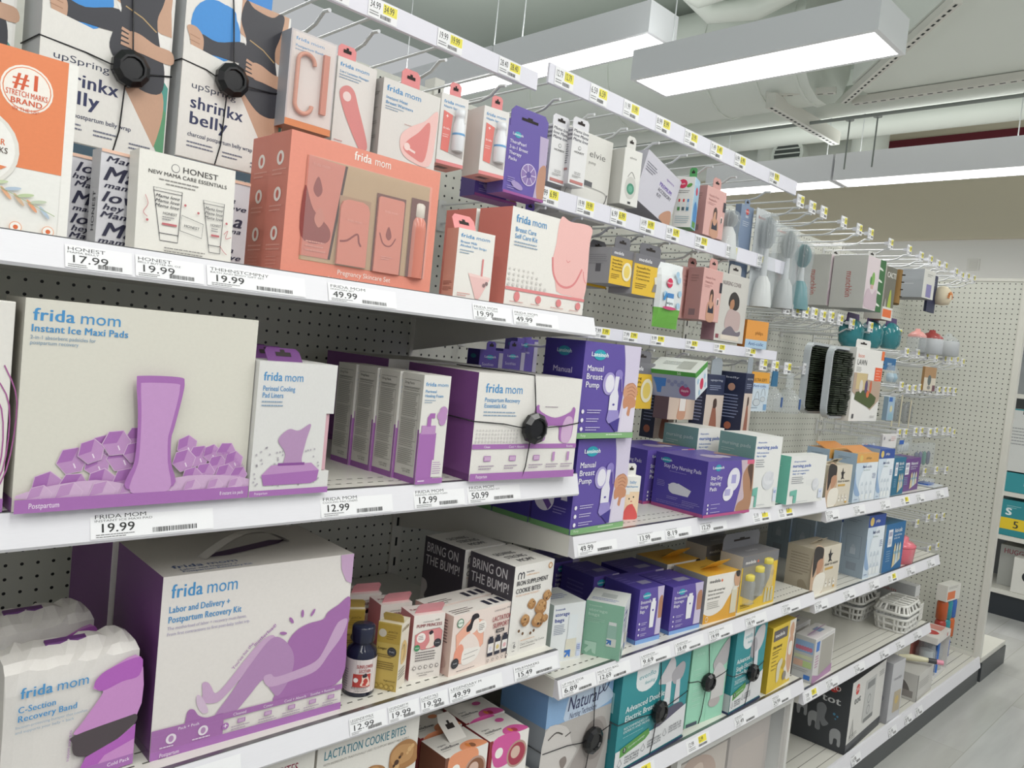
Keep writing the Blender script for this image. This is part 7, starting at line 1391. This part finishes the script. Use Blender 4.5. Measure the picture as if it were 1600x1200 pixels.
far('white_pack', 'white carton with grey print above the teal flat carton on the far unit', .08, .36, .98, .42, .25, '#d3d4d2', lambda f: (f.rect(.3, .02, .6, .08, '#20262c'), f.micro(.1, .3, .8, 6, .05, '#9a9c9e'), f.rect(0, 0, 1, .02, '#2f8f98')))
far('grey_pack', 'pale grey carton with dim red lettering on the lowest far shelf', .12, .33, .181, .28, .2, '#a9aaa6', lambda f: f.text('HUGGIES', .1, .2, .12, '#8f4a54', 2, width=.8), 6.25)
def panda(f): f.ell(.35, .5, .16, '#25272b'); f.ell(.7, .72, .14, '#25272b'); f.ell(.75, .3, .05, '#8a8c90')
far('spotted_pack', 'white carton with black round spots on the lowest far shelf', -.05, .215, .181, .235, .12, '#dedcd6', panda)
# ================================================================== under the ceiling
def pipe(label, pts, r, k='duct_paint', name='ceiling_pipe', group=None, seams=None):
    m = MB(); m.tube(pts, r, k, 18); o = m.obj(name); tag(o, label, 'pipe' if r < .2 else 'duct', group)
    if seams:
        for y in seams:
            s = MB(); p = pts[0]; s.lathe([(r*1.012, -.012), (r*1.02, 0), (r*1.012, .012)], k, (0, 0, 0), 24); q = s.obj('seam_band', o); q.rotation_euler = (PI/2, 0, 0); q.location = (p[0], y, p[2])
    return o
pipe('wide round ceiling duct with seam bands between the boxed lights', [(5.45, 1.62, 3.85), (5.45, 5.2, 3.85)], .42, name='ceiling_duct', seams=(1.7, 2.0, 2.4, 3.3, 4.2))
pipe('long pale ceiling pipe right below the wide round duct', [(5.98, -4.5, 3.6), (5.98, 5.2, 3.6)], .11)
pipe('pale ceiling pipe running beside the boxed lights on wires', [(6.45, -4.5, 3.72), (6.45, 5.2, 3.72)], .09)
pipe('pale ceiling pipe nearest the tan wall', [(6.95, -4.5, 3.72), (6.95, 5.2, 3.72)], .12)
pipe('thin sprinkler pipe under the ceiling', [(5.75, -4.5, 3.39), (5.75, 5.2, 3.39)], .013, '#8d938f')
def bend(c, r, a0, a1, ax, n=8): return [tuple(c[i]+(math.cos(math.radians(a0+(a1-a0)*k/n))*ax[0][i]+math.sin(math.radians(a0+(a1-a0)*k/n))*ax[1][i])*r for i in range(3)) for k in range(n+1)]
Y, Z, X = (0, 1, 0), (0, 0, 1), (1, 0, 0)
pipe('bent round duct dropping behind the slotted strut', [(7.3, 1.0, 4.3), (7.3, 1.2, 4.02), (7.3, 1.75, 4.0)]+bend((7.3, 1.75, 3.75), .25, 90, 0, (Y, Z))[1:]+[(7.3, 2.0, 3.4)], .16, name='elbow_duct')
pipe('bent round duct left of the other one, beside the small fan housing', [(7.3, 2.15, 4.3), (7.3, 2.35, 4.02), (7.3, 2.7, 4.0)]+bend((7.3, 2.7, 3.75), .25, 90, 0, (Y, Z))[1:]+[(7.3, 2.95, 3.4)], .15, name='elbow_duct')
pipe('horizontal round duct along the tan wall', [(7.75, 2.2, 3.72), (7.75, 4.9, 3.72)], .17, name='wall_duct')
pipe('curved pipe loop at the top beside the open ended light', [(4.6, 1.3, 4.1), (4.5, 1.75, 3.95)]+[(4.35, 2.0, 3.85), (4.2, 2.15, 3.95), (4.1, 2.2, 4.25)], .075)
pipe('second curved pipe loop just behind the other loop', [(4.9, 1.35, 4.1), (4.8, 1.85, 3.9), (4.66, 2.1, 3.88), (4.5, 2.25, 4.05), (4.4, 2.3, 4.28)], .075)
# broad flat duct in the upper right with slotted struts on its edges
m = MB(); m.prism([(3.75, -4.6), (5.62, -4.6), (5.62, 1.35), (5.3, 1.35), (4.3, .46), (3.75, .9)], 'z', 3.48, 3.9, 'duct_paint'); o = m.obj('flat_duct'); tag(o, 'broad flat pale duct filling the upper right corner', 'duct')
def strut(label, a, b, w=.05, h=.05):
    a, b = Vector(a), Vector(b); L = (b-a).length; m = MB(); m.box(0, -w/2, 0, L, w/2, h, 'steel_white')
    f = Face(m, (0, w/2, 0), (1, 0, 0), (0, -1, 0), L, w); n = int(L/.06)
    for i in range(n): f.rect((i+.2)/n, .38, (i+.75)/n, .66, '#2c302fd'); f.l = .00025
    o = m.obj('slotted_strut'); tag(o, label, 'strut', None); o.location = a; d = b-a; o.rotation_euler = (0, -math.atan2(d.z, math.hypot(d.x, d.y)), math.atan2(d.y, d.x)); return o
strut('slotted steel strut hanging free above the end of the price rail', (5.2, 1.88, 3.36), (6.28, 1.86, 3.36), .07, .1)
strut('slotted steel strut running diagonally under the flat duct', (5.53, 1.49, 3.425), (4.31, .42, 3.425))
strut('slotted steel strut along the far edge of the flat duct', (5.58, 1.45, 3.425), (5.56, -3.2, 3.425))
strut('short slotted steel strut left of the duct corner', (5.25, 1.95, 3.46), (5.4, 1.5, 3.46), .04, .04)
for i, (x, y) in enumerate(((6.3, 1.2), (6.5, 1.17), (6.5, 3.25))): m = MB(); m.box(-.01, -.13, 0, .01, .13, .05, '#4f6a60'); o = m.obj('pipe_marker'); tag(o, ('green pipe marker plate on the ceiling pipe, left of the pair', 'green pipe marker plate on the ceiling pipe, right of the pair', 'dark pipe marker plate seen above the long price rail')[i], 'marker'); o.location = ((6.355, y, 3.68), (6.355, y-.5, 3.72), (6.355, y, 3.68))[i]
for i, y in enumerate((1.54, 1.34)): m = MB(); m.tube([(0, 0, 0), (0, 0, .36)], .006, '#8d938f', 6); m.lathe([(.03, -.004), (.03, .004)], '#8d938f', (0, 0, .36), 10); o = m.obj('hanger_rod'); tag(o, ('thin hanger rod from the sprinkler pipe, left of the pair', 'thin hanger rod from the sprinkler pipe, right of the pair')[i], 'rod'); o.location = (5.77, y, 3.02)
m = MB(); m.lathe([(.16, -.05), (.16, .05)], '#c4c9c2', n=20); m.lathe([(.13, -.052), (.13, .052)], '#3c4240', n=16)
for i in range(5): m.box(-.13, -.09+.045*i, -.058, .13, -.078+.045*i, -.052, '#b9beb8')
o = m.obj('fan_housing'); tag(o, 'round louvred fan housing between the bent ducts', 'fan'); o.location = (7.0, 2.62, 3.52); o.rotation_euler = (PI/2, 0, PI/2)
